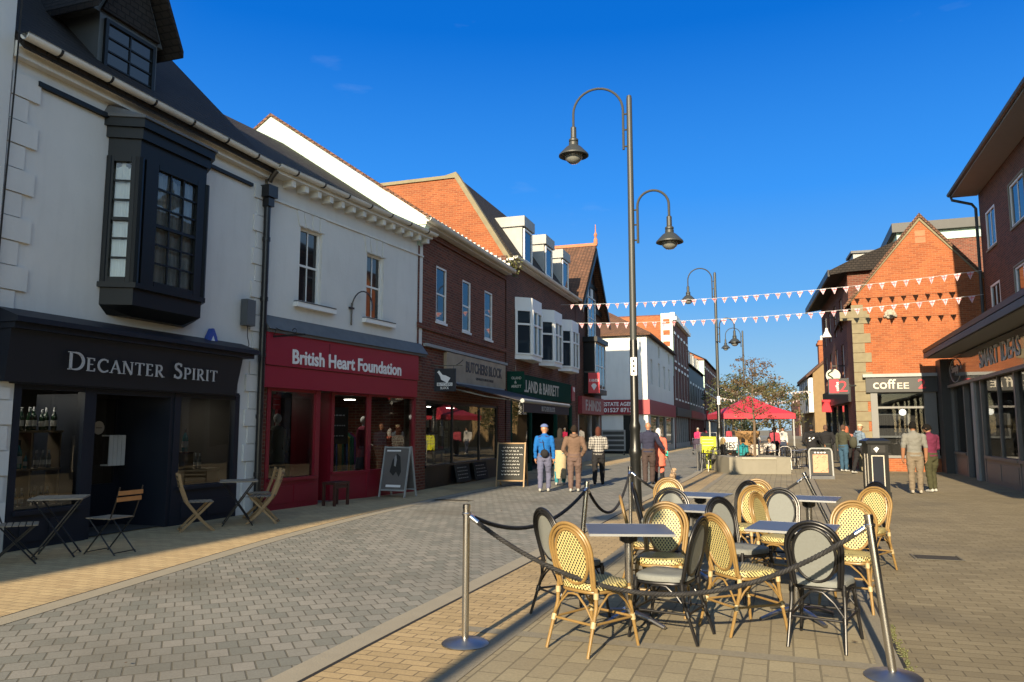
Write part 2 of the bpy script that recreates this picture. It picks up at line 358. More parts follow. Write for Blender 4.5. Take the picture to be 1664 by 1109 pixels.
def sash(parent, x0, x1, z0, z1, y, cols=2, rows=2, frame='white_paint', gl='dark_glass', fw=.05, bar=.022, meeting=True, name='window', curtain=False, d=.05):
    """a window: outer frame and glazing bars, with its pane as a sub-part; seen from the -y side"""
    m = MB(); m.box(x0, x1, y - d, y, z0, z0 + fw); m.box(x0, x1, y - d, y, z1 - fw, z1)
    m.box(x0, x0 + fw, y - d, y, z0 + fw, z1 - fw); m.box(x1 - fw, x1, y - d, y, z0 + fw, z1 - fw)
    ix0, ix1, iz0, iz1 = x0 + fw, x1 - fw, z0 + fw, z1 - fw
    for i in range(1, cols): xx = ix0 + (ix1 - ix0) * i / cols; m.box(xx - bar / 2, xx + bar / 2, y - d * .6, y - .004, iz0, iz1)
    for i in range(1, rows):
        zz = iz0 + (iz1 - iz0) * i / rows; b = .045 if (meeting and i * 2 == rows) else bar
        m.box(ix0, ix1, y - d * .7, y - .002, zz - b / 2, zz + b / 2)
    w_ = m.build(name, frame, parent)
    MB().poly([(ix0, y - .012, iz0), (ix1, y - .012, iz0), (ix1, y - .012, iz1), (ix0, y - .012, iz1)]).build('pane', gl, w_)
    return w_
# ------------------------------------------------------------------ ground
def offset(pl, d):
    out = []
    for i, p in enumerate(pl):
        a = Vector(pl[max(i - 1, 0)]); b = Vector(pl[min(i + 1, len(pl) - 1)]); t = (b - a).normalized(); out.append((p[0] + t.y * d, p[1] - t.x * d))
    return out
def strip(name, a, b, z, mat, label=None):
    m = MB()
    for i in range(len(a) - 1): m.poly([(*a[i], z), (*b[i], z), (*b[i + 1], z), (*a[i + 1], z)])
    return struct(m.build(name, mat))
def subdiv(pl, n=6):   # smooth the polyline
    out = []
    for i in range(len(pl) - 1):
        p0 = Vector(pl[max(i - 1, 0)]); p1 = Vector(pl[i]); p2 = Vector(pl[i + 1]); p3 = Vector(pl[min(i + 2, len(pl) - 1)])
        for k in range(n):
            t = k / n; q = .5 * ((2 * p1) + (p2 - p0) * t + (2 * p0 - 5 * p1 + 4 * p2 - p3) * t * t + (3 * p1 - p0 - 3 * p2 + p3) * t ** 3); out.append((q.x, q.y))
    return out + [tuple(pl[-1])]
KL = subdiv([(-7.6, -10), (-5.75, -1), (-4.36, 6.71), (-3.30, 12.65), (-1.5, 19.0), (.5, 24.4), (4.1, 34.0), (9.7, 50), (16.0, 68), (27, 98), (60, 190)])
KR = subdiv([(-6.6, -10), (-3.2, 0), (-1.57, 5.11), (.14, 9.95), (2.04, 15.47), (4.6, 22.6), (6.81, 28.9), (11.3, 42.8), (19.5, 67), (31, 98), (65, 190)])
struct(MB().poly([(-400, -300, 0), (500, -300, 0), (500, 900, 0), (-400, 900, 0)]).build('plaza_paving', 'pave_plaza'))
strip('pavement', [(-40, p[1] + 8) for p in KL], KL, .004, 'pave_tan')
strip('road', offset(KL, .22), KR, .004, 'pave_grey')
strip('kerb', KL, offset(KL, .22), .008, 'kerb_stone')
strip('kerb_joint', offset(KL, -.028), KL, .006, 'slot_black')
strip('kerb', KR, offset(KR, .20), .008, 'kerb_stone')
strip('slot_drain', offset(KR, .20), offset(KR, .228), .006, 'slot_black')
n0 = 42
strip('pavement_strip', offset(KR, .228)[:n0], offset(KR, 1.02)[:n0], .004, 'pave_tan_along')
strip('slab_border', offset(KR, 1.02)[:n0], offset(KR, 1.16)[:n0], .009, 'band_stone')
slabL = offset(KR, 1.16)[:n0]
dd = Vector((.338, .941)); E0 = Vector((2.36, 5.11))
slabR = []
for p in slabL:
    t = (Vector(p) - E0).dot(dd); slabR.append(tuple(E0 + dd * t))
strip('slab_paving', slabL, slabR, .005, 'pave_slab')
strip('slab_border', slabR, offset(slabR, .16), .009, 'band_stone')
strip('border_joint', offset(slabR, .16), offset(slabR, .185), .007, 'slot_black')
nx, ny = .941, -.338
for t0, wd in ((.22, .15), (-1.9, .15)):
    a = E0 + dd * t0; b = a - Vector((nx, ny)) * 3.05
    struct(MB().poly([(b.x, b.y, .0085), (a.x, a.y, .0085), (a.x + dd.x * wd, a.y + dd.y * wd, .0085), (b.x + dd.x * wd, b.y + dd.y * wd, .0085)]).build('slab_border', 'band_stone'))
def cover(x, y, rz, w_, h_, label):
    t = thing('drain_cover', label, 'drain cover', (x, y, .004), rz)
    m = MB(); m.box(-w_ / 2, w_ / 2, -h_ / 2, -h_ / 2 + .025, .001, .007); m.box(-w_ / 2, w_ / 2, h_ / 2 - .025, h_ / 2, .001, .007)
    m.box(-w_ / 2, -w_ / 2 + .025, -h_ / 2 + .025, h_ / 2 - .025, .001, .007); m.box(w_ / 2 - .025, w_ / 2, -h_ / 2 + .025, h_ / 2 - .025, .001, .007)
    m.build('frame', 'iron_cover', t)
    m = MB()
    for i in range(7): m.box(-w_ / 2 + .04, w_ / 2 - .04, -h_ / 2 + .04 + i * (h_ - .08) / 7, -h_ / 2 + .04 + (i + .6) * (h_ - .08) / 7, .001, .006)
    m.build('grating', 'slot_black', t)
cover(5.3, 9.85, -18, .55, .42, 'square iron drain cover in the plaza paving beside the leaning steel post')
cover(-1.35, 17.6, -18, .9, .35, 'flat iron cover in the pavement in front of the butcher shop')
m = MB(); random.seed(21)
for i in range(150):
    x = random.uniform(-6, 14); y = random.uniform(4.5, 30); s = random.uniform(.015, .035); a = random.uniform(0, 6.28); z = .014 + random.uniform(0, .01)
    u = Vector((math.cos(a), math.sin(a), random.uniform(-.2, .4))) * s; v_ = Vector((-math.sin(a), math.cos(a), random.uniform(-.2, .3))) * s * .6; p = Vector((x, y, z + .01)); m.poly([p - u, p - v_, p + u, p + v_])
struct(m.build('fallen_leaves', 'leaf_brown'), 'stuff')
# moss along the joint by the right-hand post
m = MB()
for i in range(260):
    t = random.uniform(-.4, 1.6); p = E0 + dd * t + Vector((nx, ny)) * random.gauss(.20, .018); s = random.uniform(.004, .012)
    m.sphere((p.x, p.y, .006), s, 5, 0, (1, 1, .6))
struct(m.build('moss', 'moss'), 'stuff')
# ------------------------------------------------------------------ buildings, left row
def shell(m, x0, x1, z0, z1, depth, mi=0, back=True, y0=0.02):
    m.poly([(x0, y0, z0), (x0, y0, z1), (x0, depth, z1), (x0, depth, z0)], mi); m.poly([(x1, y0, z1), (x1, y0, z0), (x1, depth, z0), (x1, depth, z1)], mi)
    if back: m.poly([(x1, depth, z0), (x0, depth, z0), (x0, depth, z1), (x1, depth, z1)], mi)
def gable_roof(root, x0, x1, ze, ridge_y, zr, depth, ov=.25, mat='roof_dark', th=.12, name='roof'):
    m = MB(); k = (zr - ze) / ridge_y
    pr = [(-ov, ze - ov * k), (ridge_y, zr), (depth + ov, ze - ov * k + (depth - 2 * ridge_y) * 0), (depth + ov, ze - ov * k + th), (ridge_y, zr + th), (-ov, ze - ov * k + th)]
    m.px(pr, x0, x1); o = m.build(name, mat, root)
    return o
def interior(root, x0, x1, z0, z1, y0, y1, mat='interior', name='interior'):
    m = MB(); m.poly([(x0, y1, z0), (x1, y1, z0), (x1, y1, z1), (x0, y1, z1)]); m.poly([(x0, y0, z0), (x1, y0, z0), (x1, y1, z0), (x0, y1, z0)])
    m.poly([(x0, y0, z1), (x0, y1, z1), (x1, y1, z1), (x1, y0, z1)]); m.poly([(x0, y0, z0), (x0, y1, z0), (x0, y1, z1), (x0, y0, z1)]); m.poly([(x1, y0, z0), (x1, y0, z1), (x1, y1, z1), (x1, y1, z0)])
    return m.build(name, mat, root)
def gutter(root, x0, x1, z, y=-.28, r=.075, mat='gutter_white', joints=True, name='gutter'):
    m = MB(); prof = [(y + r * math.cos(a), z - r * math.sin(a)) for a in [math.pi * i / 8 for i in range(9)]]
    m.px(prof[::-1] + [(y - r, z + .015), (y + r, z + .015)][::1], x0, x1)
    g = m.build(name, mat, root, True)
    if joints:
        m = MB(); x = x0 + .5
        while x < x1 - .1:
            m.px([(y + (r + .012) * math.cos(a), z - (r + .012) * math.sin(a)) for a in [math.pi * i / 8 for i in range(9)]], x, x + .035); x += .86
        m.build('bracket', 'black_metal', g)
    return g
def quoins(root, x, side, z0, z1, mat='white_render', h=.33, w1=.42, w2=.26, y=-.025):
    m = MB(); z = z0; i = 0
    while z < z1 - .1:
        w_ = w1 if i % 2 else w2; a, b = (x, x + w_) if side > 0 else (x - w_, x); m.box(a, b, y - .012 * (i % 2), .02, z + .008, min(z + h, z1) - .008); z += h; i += 1
    return m.build('quoins', mat, root)
# ---- the wine shop: white rendered, black oriel window
def D(lx, ly, ox=-6.64, oy=10.12, az=19.1):
    a = R(az); return (ox + math.sin(a) * lx - math.cos(a) * ly, oy + math.cos(a) * lx + math.sin(a) * ly)
b = thing('shop_building', 'white rendered building with a black oriel window over the dark navy wine shop', 'building', (-6.64, 10.12, 0), 90 - 19.1)
W1 = 5.14
m = MB(); m.wall(-.29, W1, 0, 6.82, [(.1, 4.62, -.01, 2.25), (2.2, 3.3, 3.75, 6.05)], 0, .2); shell(m, -.29, W1, 0, 6.82, 8.4)
m.px([(0.02, 6.82), (4.2, 10.9), (8.4, 6.82)], .01, .05); m.px([(0.02, 6.82), (4.2, 10.9), (8.4, 6.82)], W1 - .05, W1 - .01)
m.build('wall', 'white_render', b)
rf = gable_roof(b, -.29, W1 + .02, 6.88, 4.2, 11.05, 8.4, .22)
m = MB(); m.box(-.29, W1, -.2, .0, 6.70, 6.80); m.box(-.29, W1, -.12, 0, 6.58, 6.70); m.build('cornice', 'gutter_white', b)
gutter(b, -.34, W1 + .05, 6.83)
quoins(b, -.27, 1, 3.1, 6.5); quoins(b, W1 - .02, -1, 3.15, 6.4, w1=.3, w2=.2)
quoins(b, W1 - .02, -1, .0, 2.9, w1=.36, w2=.25); quoins(b, -.27, 1, 0, 2.15, w1=.34, w2=.3)
m = MB(); m.box(.1, 1.3, -.06, 0, 6.33, 6.40); m.box(3.4, 4.72, -.06, 0, 6.30, 6.36); m.build('drip_mould', 'black_timber', b)
# oriel window
bw = thing('t', '', '', (0, 0, 0)); COL.objects.unlink(bw); bpy.data.objects.remove(bw)
P = [(1.35, 0), (1.57, -.42), (3.02, -.42), (3.36, 0)]       # plan of the oriel
m = MB()
m.pz([(1.25, 0), (1.52, -.52), (3.09, -.52), (3.46, 0)], 6.22, 6.36); m.pz([(1.30, 0), (1.55, -.47), (3.05, -.47), (3.41, 0)], 6.05, 6.22); m.pz(P, 5.76, 6.05)
m.pz([(1.29, 0), (1.55, -.48), (3.05, -.48), (3.42, 0)], 3.72, 3.80); m.pz(P, 3.46, 3.72)
m.add([(P[i][0], P[i][1], 3.46) for i in range(4)] + [(1.5, 0, 3.32), (1.8, -.2, 3.32), (2.85, -.2, 3.32), (3.1, 0, 3.32)], [(0, 1, 5, 4), (1, 2, 6, 5), (2, 3, 7, 6), (4, 5, 6, 7)])
for x, y in ((1.39, -.03), (1.58, -.40), (3.02, -.40), (3.30, -.03)): m.lathe([(.07, 3.80), (.07, 5.76)], (x, y, 0), 8)
orl = m.build('oriel_window', 'black_timber', b)
m = MB(); m.pz([(1.22, 0), (1.50, -.55), (3.12, -.55), (3.50, 0)], 6.36, 6.40); m.add([(1.22, 0, 6.40), (1.50, -.55, 6.40), (3.12, -.55, 6.40), (3.5, 0, 6.40), (1.3, 0, 6.56), (3.4, 0, 6.56)], [(0, 1, 4), (1, 2, 5, 4), (2, 3, 5)]); m.build('lead_cap', 'lead', orl)
def oriel_light(parent, a, b_, z0, z1, cols, rows, ma=.15, mb_=.15):
    a, b_ = Vector((*a, 0)), Vector((*b_, 0)); d = (b_ - a); L = d.length; d.normalize(); nrm = Vector((d.y, -d.x, 0))
    def p(s, z, o=0): q = a + d * s + nrm * o; return (q.x, q.y, z)
    m = MB()
    m.bar(p(ma * .62, z0), p(ma * .62, z1), ma * .7, .07, nrm); m.bar(p(L - mb_ * .62, z0), p(L - mb_ * .62, z1), mb_ * .7, .07, nrm); m.bar(p(ma, z0 + .04), p(L - mb_, z0 + .04), .07, .08); m.bar(p(ma, z1 - .04), p(L - mb_, z1 - .04), .07, .08)
    for i in range(1, cols): s = ma + (L - ma - mb_) * i / cols; m.bar(p(s, z0), p(s, z1), .026, .03, nrm)
    for i in range(1, rows): z = z0 + .08 + (z1 - z0 - .16) * i / rows; m.bar(p(.12, z, .003), p(L - .12, z, .003), .05 if 2 * i == rows else .03, .05 if 2 * i == rows else .026)
    m.build('glazing_bars', 'black_timber', parent)
    MB().poly([p(.12, z0, -.02), p(L - .12, z0, -.02), p(L - .12, z1, -.02), p(.12, z1, -.02)]).build('pane', 'glass_clear', parent)
oriel_light(orl, P[0], P[1], 3.80, 5.76, 1, 6, .11, .12); oriel_light(orl, P[1], P[2], 3.80, 5.76, 3, 6, .36, .24); oriel_light(orl, P[2], P[3], 3.80, 5.76, 1, 6)
m = MB()
n = 60
for x0, x1, y0, y1 in ((1.44, 1.64, -.02, -.34), (1.66, 2.96, -.34, -.34)):
    pts = [(x0 + (x1 - x0) * i / n, y0 + (y1 - y0) * i / n + .02 * math.sin(i * .9) + .012 * math.sin(i * 2.3), 0) for i in range(n + 1)]
    for i in range(n): a, c = pts[i], pts[i + 1]; m.poly([(a[0], a[1], 3.84), (c[0], c[1], 3.84), (c[0], c[1], 5.72 - .12 * abs(math.sin(i * .13))), (a[0], a[1], 5.72 - .12 * abs(math.sin(i * .13)))])
m.build('curtain', 'curtain', orl, True)
interior(orl, 1.4, 3.4, 3.5, 6.1, 0, 1.5)
# dormer
dm = MB(); dm.box(1.42, 2.62, .42, 1.9, 6.95, 8.25); dm.py([(1.30, 8.22), (2.74, 8.22), (2.02, 9.75)], .42, 2.9)
dorm = dm.build('dormer', 'zinc', b)
m = MB()
for s in (-1, 1):
    x = 2.02 + s * .90; m.py([(2.02, 9.78), (x, 8.10), (x, 8.22), (2.02, 9.95)] if s < 0 else [(2.02, 9.78), (2.02, 9.95), (x, 8.22), (x, 8.10)], .12, 3.2)
m.build('dormer_roof', 'roof_dark', dorm)
sash(dorm, 1.5, 2.54, 7.12, 8.15, .41, 2, 4, 'black_timber', 'dark_glass', .06, .025, False, 'dormer_window')
MB().py([(1.42, 8.26), (2.62, 8.26), (2.02, 9.6)], .36, .42).build('gable_tiles', 'roof_dark', dorm)
# shop front
sf = MB()
sf.box(.02, 4.5, -.10, .0, 2.20, 2.26)
sf.add([(-.14, -.12, 2.22), (4.36, -.12, 2.22), (4.36, -.26, 2.90), (-.2, -.26, 2.90), (-.14, 0, 2.22), (4.56, 0, 2.22), (4.56, 0, 2.90), (-.2, 0, 2.90)], [(0, 1, 2, 3), (4, 0, 3, 7), (1, 5, 6, 2), (4, 5, 1, 0), (3, 2, 6, 7)])
sf.box(-.22, 4.58, -.34, 0, 2.90, 2.98); sf.box(-.25, 4.64, -.42, 0, 2.98, 3.05)
sf.px([(-.42, 3.05), (0, 3.05), (0, 3.2)], -.25, 4.64)
fas = sf.build('fascia', 'navy_paint', b)
for i, x in enumerate(()): pass
m = MB()
m.box(.10, .20, -.02, .1, 0, 2.24); m.box(1.20, 1.34, -.02, .12, .0, 2.24); m.box(2.98, 3.12, -.02, .12, 0, 2.24); m.box(4.50, 4.62, -.02, .1, 0, 2.24)
m.box(.20, 1.20, -.02, .12, 0, .46); m.box(.18, 1.22, -.07, .12, .46, .52); m.box(3.12, 4.50, -.02, .12, 0, .58); m.box(3.10, 4.52, -.07, .12, .58, .64)
m.box(.2, 1.2, -.01, .1, 2.14, 2.24); m.box(3.12, 4.5, -.01, .1, 2.14, 2.24); m.box(1.34, 2.98, -.01, .1, 2.12, 2.24)
for x0, x1 in ((.3, .66), (.74, 1.1), (3.22, 3.78), (3.86, 4.4)): m.box(x0, x1, -.035, -.02, .1, .38)
m.box(1.34, 1.42, 0, 1.1, 0, 2.12); m.box(2.90, 2.98, 0, 1.1, 0, 2.12)
shf = m.build('shop_front', 'navy_paint', b)
for x0, x1, z0 in ((.2, 1.2, .52), (3.12, 4.5, .64)): MB().poly([(x0, .05, z0), (x1, .05, z0), (x1, .05, 2.14), (x0, .05, 2.14)]).build('shop_window', 'glass_clear', b)
m = MB(); m.box(1.42, 2.9, 1.05, 1.10, 0, .7); m.box(1.42, 1.5, 1.05, 1.1, .7, 2.12); m.box(2.05, 2.15, 1.05, 1.1, .7, 2.12); m.box(2.82, 2.9, 1.05, 1.1, .7, 2.12); dr = m.build('door', 'navy_paint', b)
MB().poly([(1.5, 1.07, .7), (2.82, 1.07, .7), (2.82, 1.07, 2.1), (1.5, 1.07, 2.1)]).build('door_glass', 'glass_dim', dr)
m = MB(); m.tube([(2.1, 1.0, .95), (2.1, .98, 1.3)], .015, 8); m.build('handle', 'steel', dr)
interior(b, .1, 4.62, .02, 2.3, .12, 3.2)
# steps of the recess
# serif lettering, drawn stroke by stroke
def serif_glyph(ch):
    T, t = .15, .065
    def v(x, z0=0, z1=1, w_=T, sf_=3): return [('b', x, z0, x, z1, w_)] + ([('s', x, z0)] if sf_ & 1 else []) + ([('s', x, z1)] if sf_ & 2 else [])
    def arc(cx, cz, rx, rz, a0, a1, n=14): return [('a', [(cx + rx * math.cos(R(a0 + (a1 - a0) * i / n)), cz + rz * math.sin(R(a0 + (a1 - a0) * i / n))) for i in range(n + 1)])]
    G_ = {'D': (v(.15) + [('b', .1, .03, .4, .03, t), ('b', .1, .97, .4, .97, t)] + arc(.38, .5, .40, .47, -90, 90), .86),
          'E': (v(.15) + [('b', .1, .03, .55, .03, t), ('b', .1, .97, .52, .97, t), ('b', .15, .52, .44, .52, t), ('b', .55, 0, .57, .22, t), ('b', .52, 1, .53, .8, t)], .66),
          'C': (arc(.46, .5, .38, .48, 55, 305) + [('b', .70, .98, .70, .76, t), ('b', .72, .05, .74, .2, t)], .82),
          'A': ([('b', .06, 0, .38, 1, t), ('b', .36, 1, .70, 0, T), ('b', .18, .34, .56, .34, t), ('s', .06, 0), ('s', .70, 0)], .78),
          'N': ([('b', .12, 0, .12, 1, t), ('b', .12, 1, .70, 0, T), ('b', .72, 0, .72, 1, t), ('s', .12, 0), ('s', .12, 1), ('s', .72, 1)], .86),
          'T': (v(.36, sf_=1) + [('b', .04, .97, .68, .97, t), ('b', .04, 1, .03, .8, t), ('b', .68, 1, .69, .8, t)], .74),
          'R': (v(.15) + [('b', .1, .97, .34, .97, t), ('b', .1, .48, .34, .48, t)] + arc(.33, .725, .22, .245, -90, 90, 10) + [('b', .30, .48, .66, 0, T), ('s', .68, 0)], .76),
          'S': ([('a', [(.50, .80), (.47, .93), (.32, .97), (.18, .92), (.12, .78), (.18, .63), (.34, .53), (.48, .42), (.53, .26), (.46, .09), (.30, .03), (.14, .08), (.09, .22)])] + [('b', .51, .98, .51, .78, t), ('b', .08, .02, .08, .22, t)], .62),
          'P': (v(.15) + [('b', .1, .97, .36, .97, t), ('b', .1, .46, .36, .46, t)] + arc(.34, .715, .24, .255, -90, 90, 10), .66),
          'I': (v(.17), .34)}
    return G_[ch]
def serif_text(s_, parent, x0, x1, z, hcap, hsmall, y, mat):
    m = MB(); x = 0; items = []
    for w_i, word in enumerate(s_.split()):
        for i, ch in enumerate(word):
            h = hcap if i == 0 else hsmall; g, adv = serif_glyph(ch); items.append((g, x, h)); x += adv * h * 1.0 + .02
        x += .14
    x -= .16; k = (x1 - x0) / x
    for g, gx, h in items:
        def q(a, c): return (x0 + (gx + a * h) * k, y, z + c * h)
        for e in g:
            if e[0] == 'b': m.bar(q(e[1], e[2]), q(e[3], e[4]), .014, e[5] * h * 1.05, (1, 0, 0) if abs(e[3] - e[1]) < abs(e[4] - e[2]) else (0, 0, 1))
            elif e[0] == 's': m.bar(q(e[1] - .13, e[2] + (.02 if e[2] < .5 else -.02)), q(e[1] + .13, e[2] + (.02 if e[2] < .5 else -.02)), .013, .045 * h)
            else:
                p_ = e[1]; n_ = len(p_)
                for i in range(n_ - 1):
                    f = .09 + .08 * math.sin(math.pi * (i + .5) / (n_ - 1)); a_, c_ = p_[i], p_[i + 1]; dx, dz = (c_[0] - a_[0]) * .1, (c_[1] - a_[1]) * .1
                    m.bar(q(a_[0] - dx, a_[1] - dz), q(c_[0] + dx, c_[1] + dz), .012, f * h, (1, 0, 0) if abs(dx) < abs(dz) else (0, 0, 1))
    return m.build('lettering', mat, parent)
serif_text('DECANTER SPIRIT', fas, .66, 3.69, 2.425, .25, .19, -.262, 'silver_ink')
# ---- charity shop: rotated a little towards the street
c2 = thing('shop_building', 'white rendered building with two sash windows over the red charity shop front', 'building', (-4.95, 15.0, 0), 90 - 24.9)
W2 = 6.02
hw = [(1.08, 1.80, 4.27, 5.88), (3.48, 4.18, 4.24, 5.82)]
m = MB(); m.wall(.06, W2, 2.4, 6.86, hw + [(.25, 5.78, 2.39, 2.46)], 0, .2); shell(m, .06, W2, 0, 6.86, 8.6); m.px([(0.02, 6.82), (4.3, 9.76), (8.6, 6.82)], W2 - .04, W2 - .01)
m.build('wall', 'white_render', c2)
m = MB(); m.box(.05, .24, -.01, .3, 0, 2.5); m.box(5.72, W2, -.012, .3, 0, 3.5); m.build('brick_pier', 'brick_red', c2)
gable_roof(c2, .0, W2 + .03, 6.86, 4.3, 9.78, 8.6, .22, th=.07)
gutter(c2, -.02, W2 + .12, 6.84, -.34)
m = MB(); m.box(.0, W2 + .04, -.28, 0, 6.70, 6.80); m.box(.06, W2, -.035, 0, 6.22, 6.26)
for i in range(14): m.box(.5 + i * .41, .62 + i * .41, -.24, 0, 6.56, 6.70)
m.build('cornice', 'gutter_white', c2)
m = MB()
for a, c, z0, z1 in hw:
    for k, (s0, s1) in enumerate(((-.08, .12), (.14, .34), (.36, .58), (.60, .80))):
        m.py([(a + s0 + .03, z1 + .01), (a + s1 - .02, z1 + .01), (a + s1 + (.0 if k > 1 else -.05), 6.21), (a + s0 - (.06 if k < 2 else -.02), 6.21)], -.022, 0)
    
m.build('keystones', 'white_render', c2)
for a, c, z0, z1 in hw:
    sash(c2, a, c, z0, z1, .13, 2, 2); m = MB(); m.box(a - .15, c + .42, -.12, 0, z0 - .13, z0 - .03); s_ = m.build('sill', 'white_paint', c2); MB().box(a - .14, c + .40, -.13, 0, z0 - .03, z0 - .005).build('sill_flashing', 'lead', s_)
m = MB(); m.box(.05, 5.95, -.2, 0, 3.50, 3.56); m.px([(-.24, 3.56), (0, 3.56), (0, 3.86)], .02, 5.98); m.build('flashing', 'lead', c2)
m = MB(); m.box(.02, 5.62, -.16, 0, 2.86, 3.5); m.box(.02, 5.62, -.13, 0, 2.42, 2.84); fas = m.build('fascia', 'red_sign', c2)
m = MB(); m.box(.02, 5.62, -.137, -.13, 2.84, 2.86); m.box(1.95, 1.965, -.166, -.16, 2.88, 3.45); m.build('panel_joint', 'dark_red', fas)
text('British Heart Foundation', fas, 2.78, 3.07, 4.02, .30, 'white_ink', -.167, .024)
m = MB()   # shop front timbers
m.box(.24, .34, -.03, .1, 0, 2.42); m.box(1.72, 1.86, -.03, .12, 0, 2.42); m.box(.34, 1.72, -.03, .1, 0, .56); m.box(.30, 1.80, -.08, .1, .56, .62); m.box(.34, 1.72, -.02, .1, 2.36, 2.42)
for x0, x1 in ((.42, .98), (1.08, 1.64)): m.box(x0, x1, -.045, -.03, .12, .46)
m.box(5.62, 5.72, -.03, .1, 0, 2.42)
m.bar((2.62, .95, 1.2), (2.62, .95, 1.2001), .01, .01)
def slope_part(xa, ya, xb, yb):
    a, b_ = Vector((xa, ya, 0)), Vector((xb, yb, 0)); return lambda s, z, o=0: tuple(a + (b_ - a) * s + Vector((0, 0, z)) + Vector(((b_ - a).y, -(b_ - a).x, 0)).normalized() * o)
q = slope_part(2.56, .22, 3.72, .05)
for s, wd in ((0, .1), (1, .12)): m.bar(q(s, 0), q(s, 2.42), wd, .1, (0, 1, 0))
m.bar(q(0, .3), q(1, .3), .08, .6); m.bar(q(0, .62), q(1, .62), .16, .05); m.bar(q(0, 2.4), q(1, 2.4), .08, .06)
q2 = slope_part(3.72, .05, 5.62, .0)
m.bar(q2(0, .3), q2(1, .3), .08, .6); m.bar(q2(0, .62), q2(1, .62), .16, .05); m.bar(q2(0, 2.4), q2(1, 2.4), .08, .05); 
m.box(1.80, 1.88, .1, .7, 0, 2.42); m.box(1.86, 2.6, 1.15, 1.22, 0, .5); m.box(1.86, 1.96, 1.15, 1.22, .5, 2.42); m.box(2.5, 2.6, .22, 1.22, 0, 2.42)
m.build('shop_front', 'red_paint', c2)
MB().poly([(.34, .04, .62), (1.72, .04, .62), (1.72, .04, 2.36), (.34, .04, 2.36)]).build('shop_window', 'glass_clear', c2)
MB().poly([q(.04, .64), q(.96, .64), q(.96, 2.37), q(.04, 2.37)]).build('shop_window', 'glass_clear', c2)
MB().poly([q2(.05, .64), q2(.97, .64), q2(.97, 2.37), q2(.05, 2.37)]).build('shop_window', 'glass_clear', c2)
MB().poly([(1.96, 1.18, .5), (2.5, 1.18, .5), (2.5, 1.18, 2.42), (1.96, 1.18, 2.42)]).build('door_glass', 'dark_glass', c2)
interior(c2, .24, 5.72, .02, 2.46, .12, 3.6, 'interior_pale')
def mannequin(parent_b, lx, ly, top, bottom, label, ox, oy, az):
    x, y = D(lx, ly, ox, oy, az); t = thing('mannequin', label, 'mannequin', (x, y, .62), 90 - az, 'mannequins in the charity shop windows')
    m = MB(); m.lathe([(.02, 0), (.15, .01), (.15, .03), (.02, .04), (.02, .35)], n=12); m.build('stand', 'steel_dull', t)
    m = MB(); m.lathe([(.13, .30), (.16, .36), (.12, .55), (.17, .78), (.19, .95), (.12, 1.02), (.05, 1.05), (.05, 1.1)], n=14, sy=.65); m.sphere((0, 0, 1.2), .09, 12, 0, (.85, 1, 1.2))
    m.build('body', 'paper', t, True)
    m = MB(); m.lathe([(.20, .28), (.19, .5), (.14, .56), (.19, .80), (.205, .96), (.13, 1.03), (.07, 1.05)], n=14, sy=.7)
    for s in (-1, 1): m.tube([(s * .19, 0, .96), (s * .25, 0, .7), (s * .23, -.05, .48)], [.055, .05, .04], 8)
    m.build('jacket', top, t, True)
    m = MB(); m.lathe([(.23, -.0), (.2, .28), (.15, .34)], n=14, sy=.75); m.build('skirt', bottom, t, True)
mannequin(c2, .85, .7, cloth((.05, .05, .06)), cloth((.03, .03, .035)), 'mannequin in a dark jacket on the left in the left-hand charity shop window', -4.95, 15.0, 24.9)
mannequin(c2, 1.25, .6, cloth((.13, .13, .10)), cloth((.07, .07, .06)), 'mannequin in an olive coat in the left-hand charity shop window', -4.95, 15.0, 24.9)
mannequin(c2, 4.6, .8, cloth((.25, .05, .08)), cloth((.03, .03, .05)), 'mannequin in a dark red top in the right-hand charity shop window', -4.95, 15.0, 24.9)
def poster(par_loc, az, w_, h_, mat, label, ink=None, lines=5, z=1.5, group=None, name='poster', cat='poster', inkfrac=.6):
    t = thing(name, label, cat, (par_loc[0], par_loc[1], z), 90 - az, group)
    MB().box(-w_ / 2, w_ / 2, -.004, .004, -h_ / 2, h_ / 2).build('sheet', mat, t)
    if ink:
        m = MB()
        for i in range(lines):
            zz = h_ / 2 - h_ * (i + .8) / (lines + .6); x = -w_ * .38
            while x < w_ * .34:
                l = random.uniform(.04, .12) * w_; m.box(x, min(x + l, w_ * .4), -.007, -.004, zz - h_ * .016, zz + h_ * .016); x += l + w_ * .035
        m.build('print', ink, t)
    return t
x, y = D(2.98, .42, -4.95, 15.0, 24.9); poster((x, y), 24.9 + 28, .62, .85, 'poster_grey', 'grey jeans poster hanging in the middle window of the charity shop', 'white_ink', 3, 1.68)
x, y = D(.75, .2, -4.95, 15.0, 24.9); poster((x, y), 24.9, .22, .3, 'bright_red', 'small red card with a white figure in the left-hand charity shop window', 'white_ink', 2, 2.15)
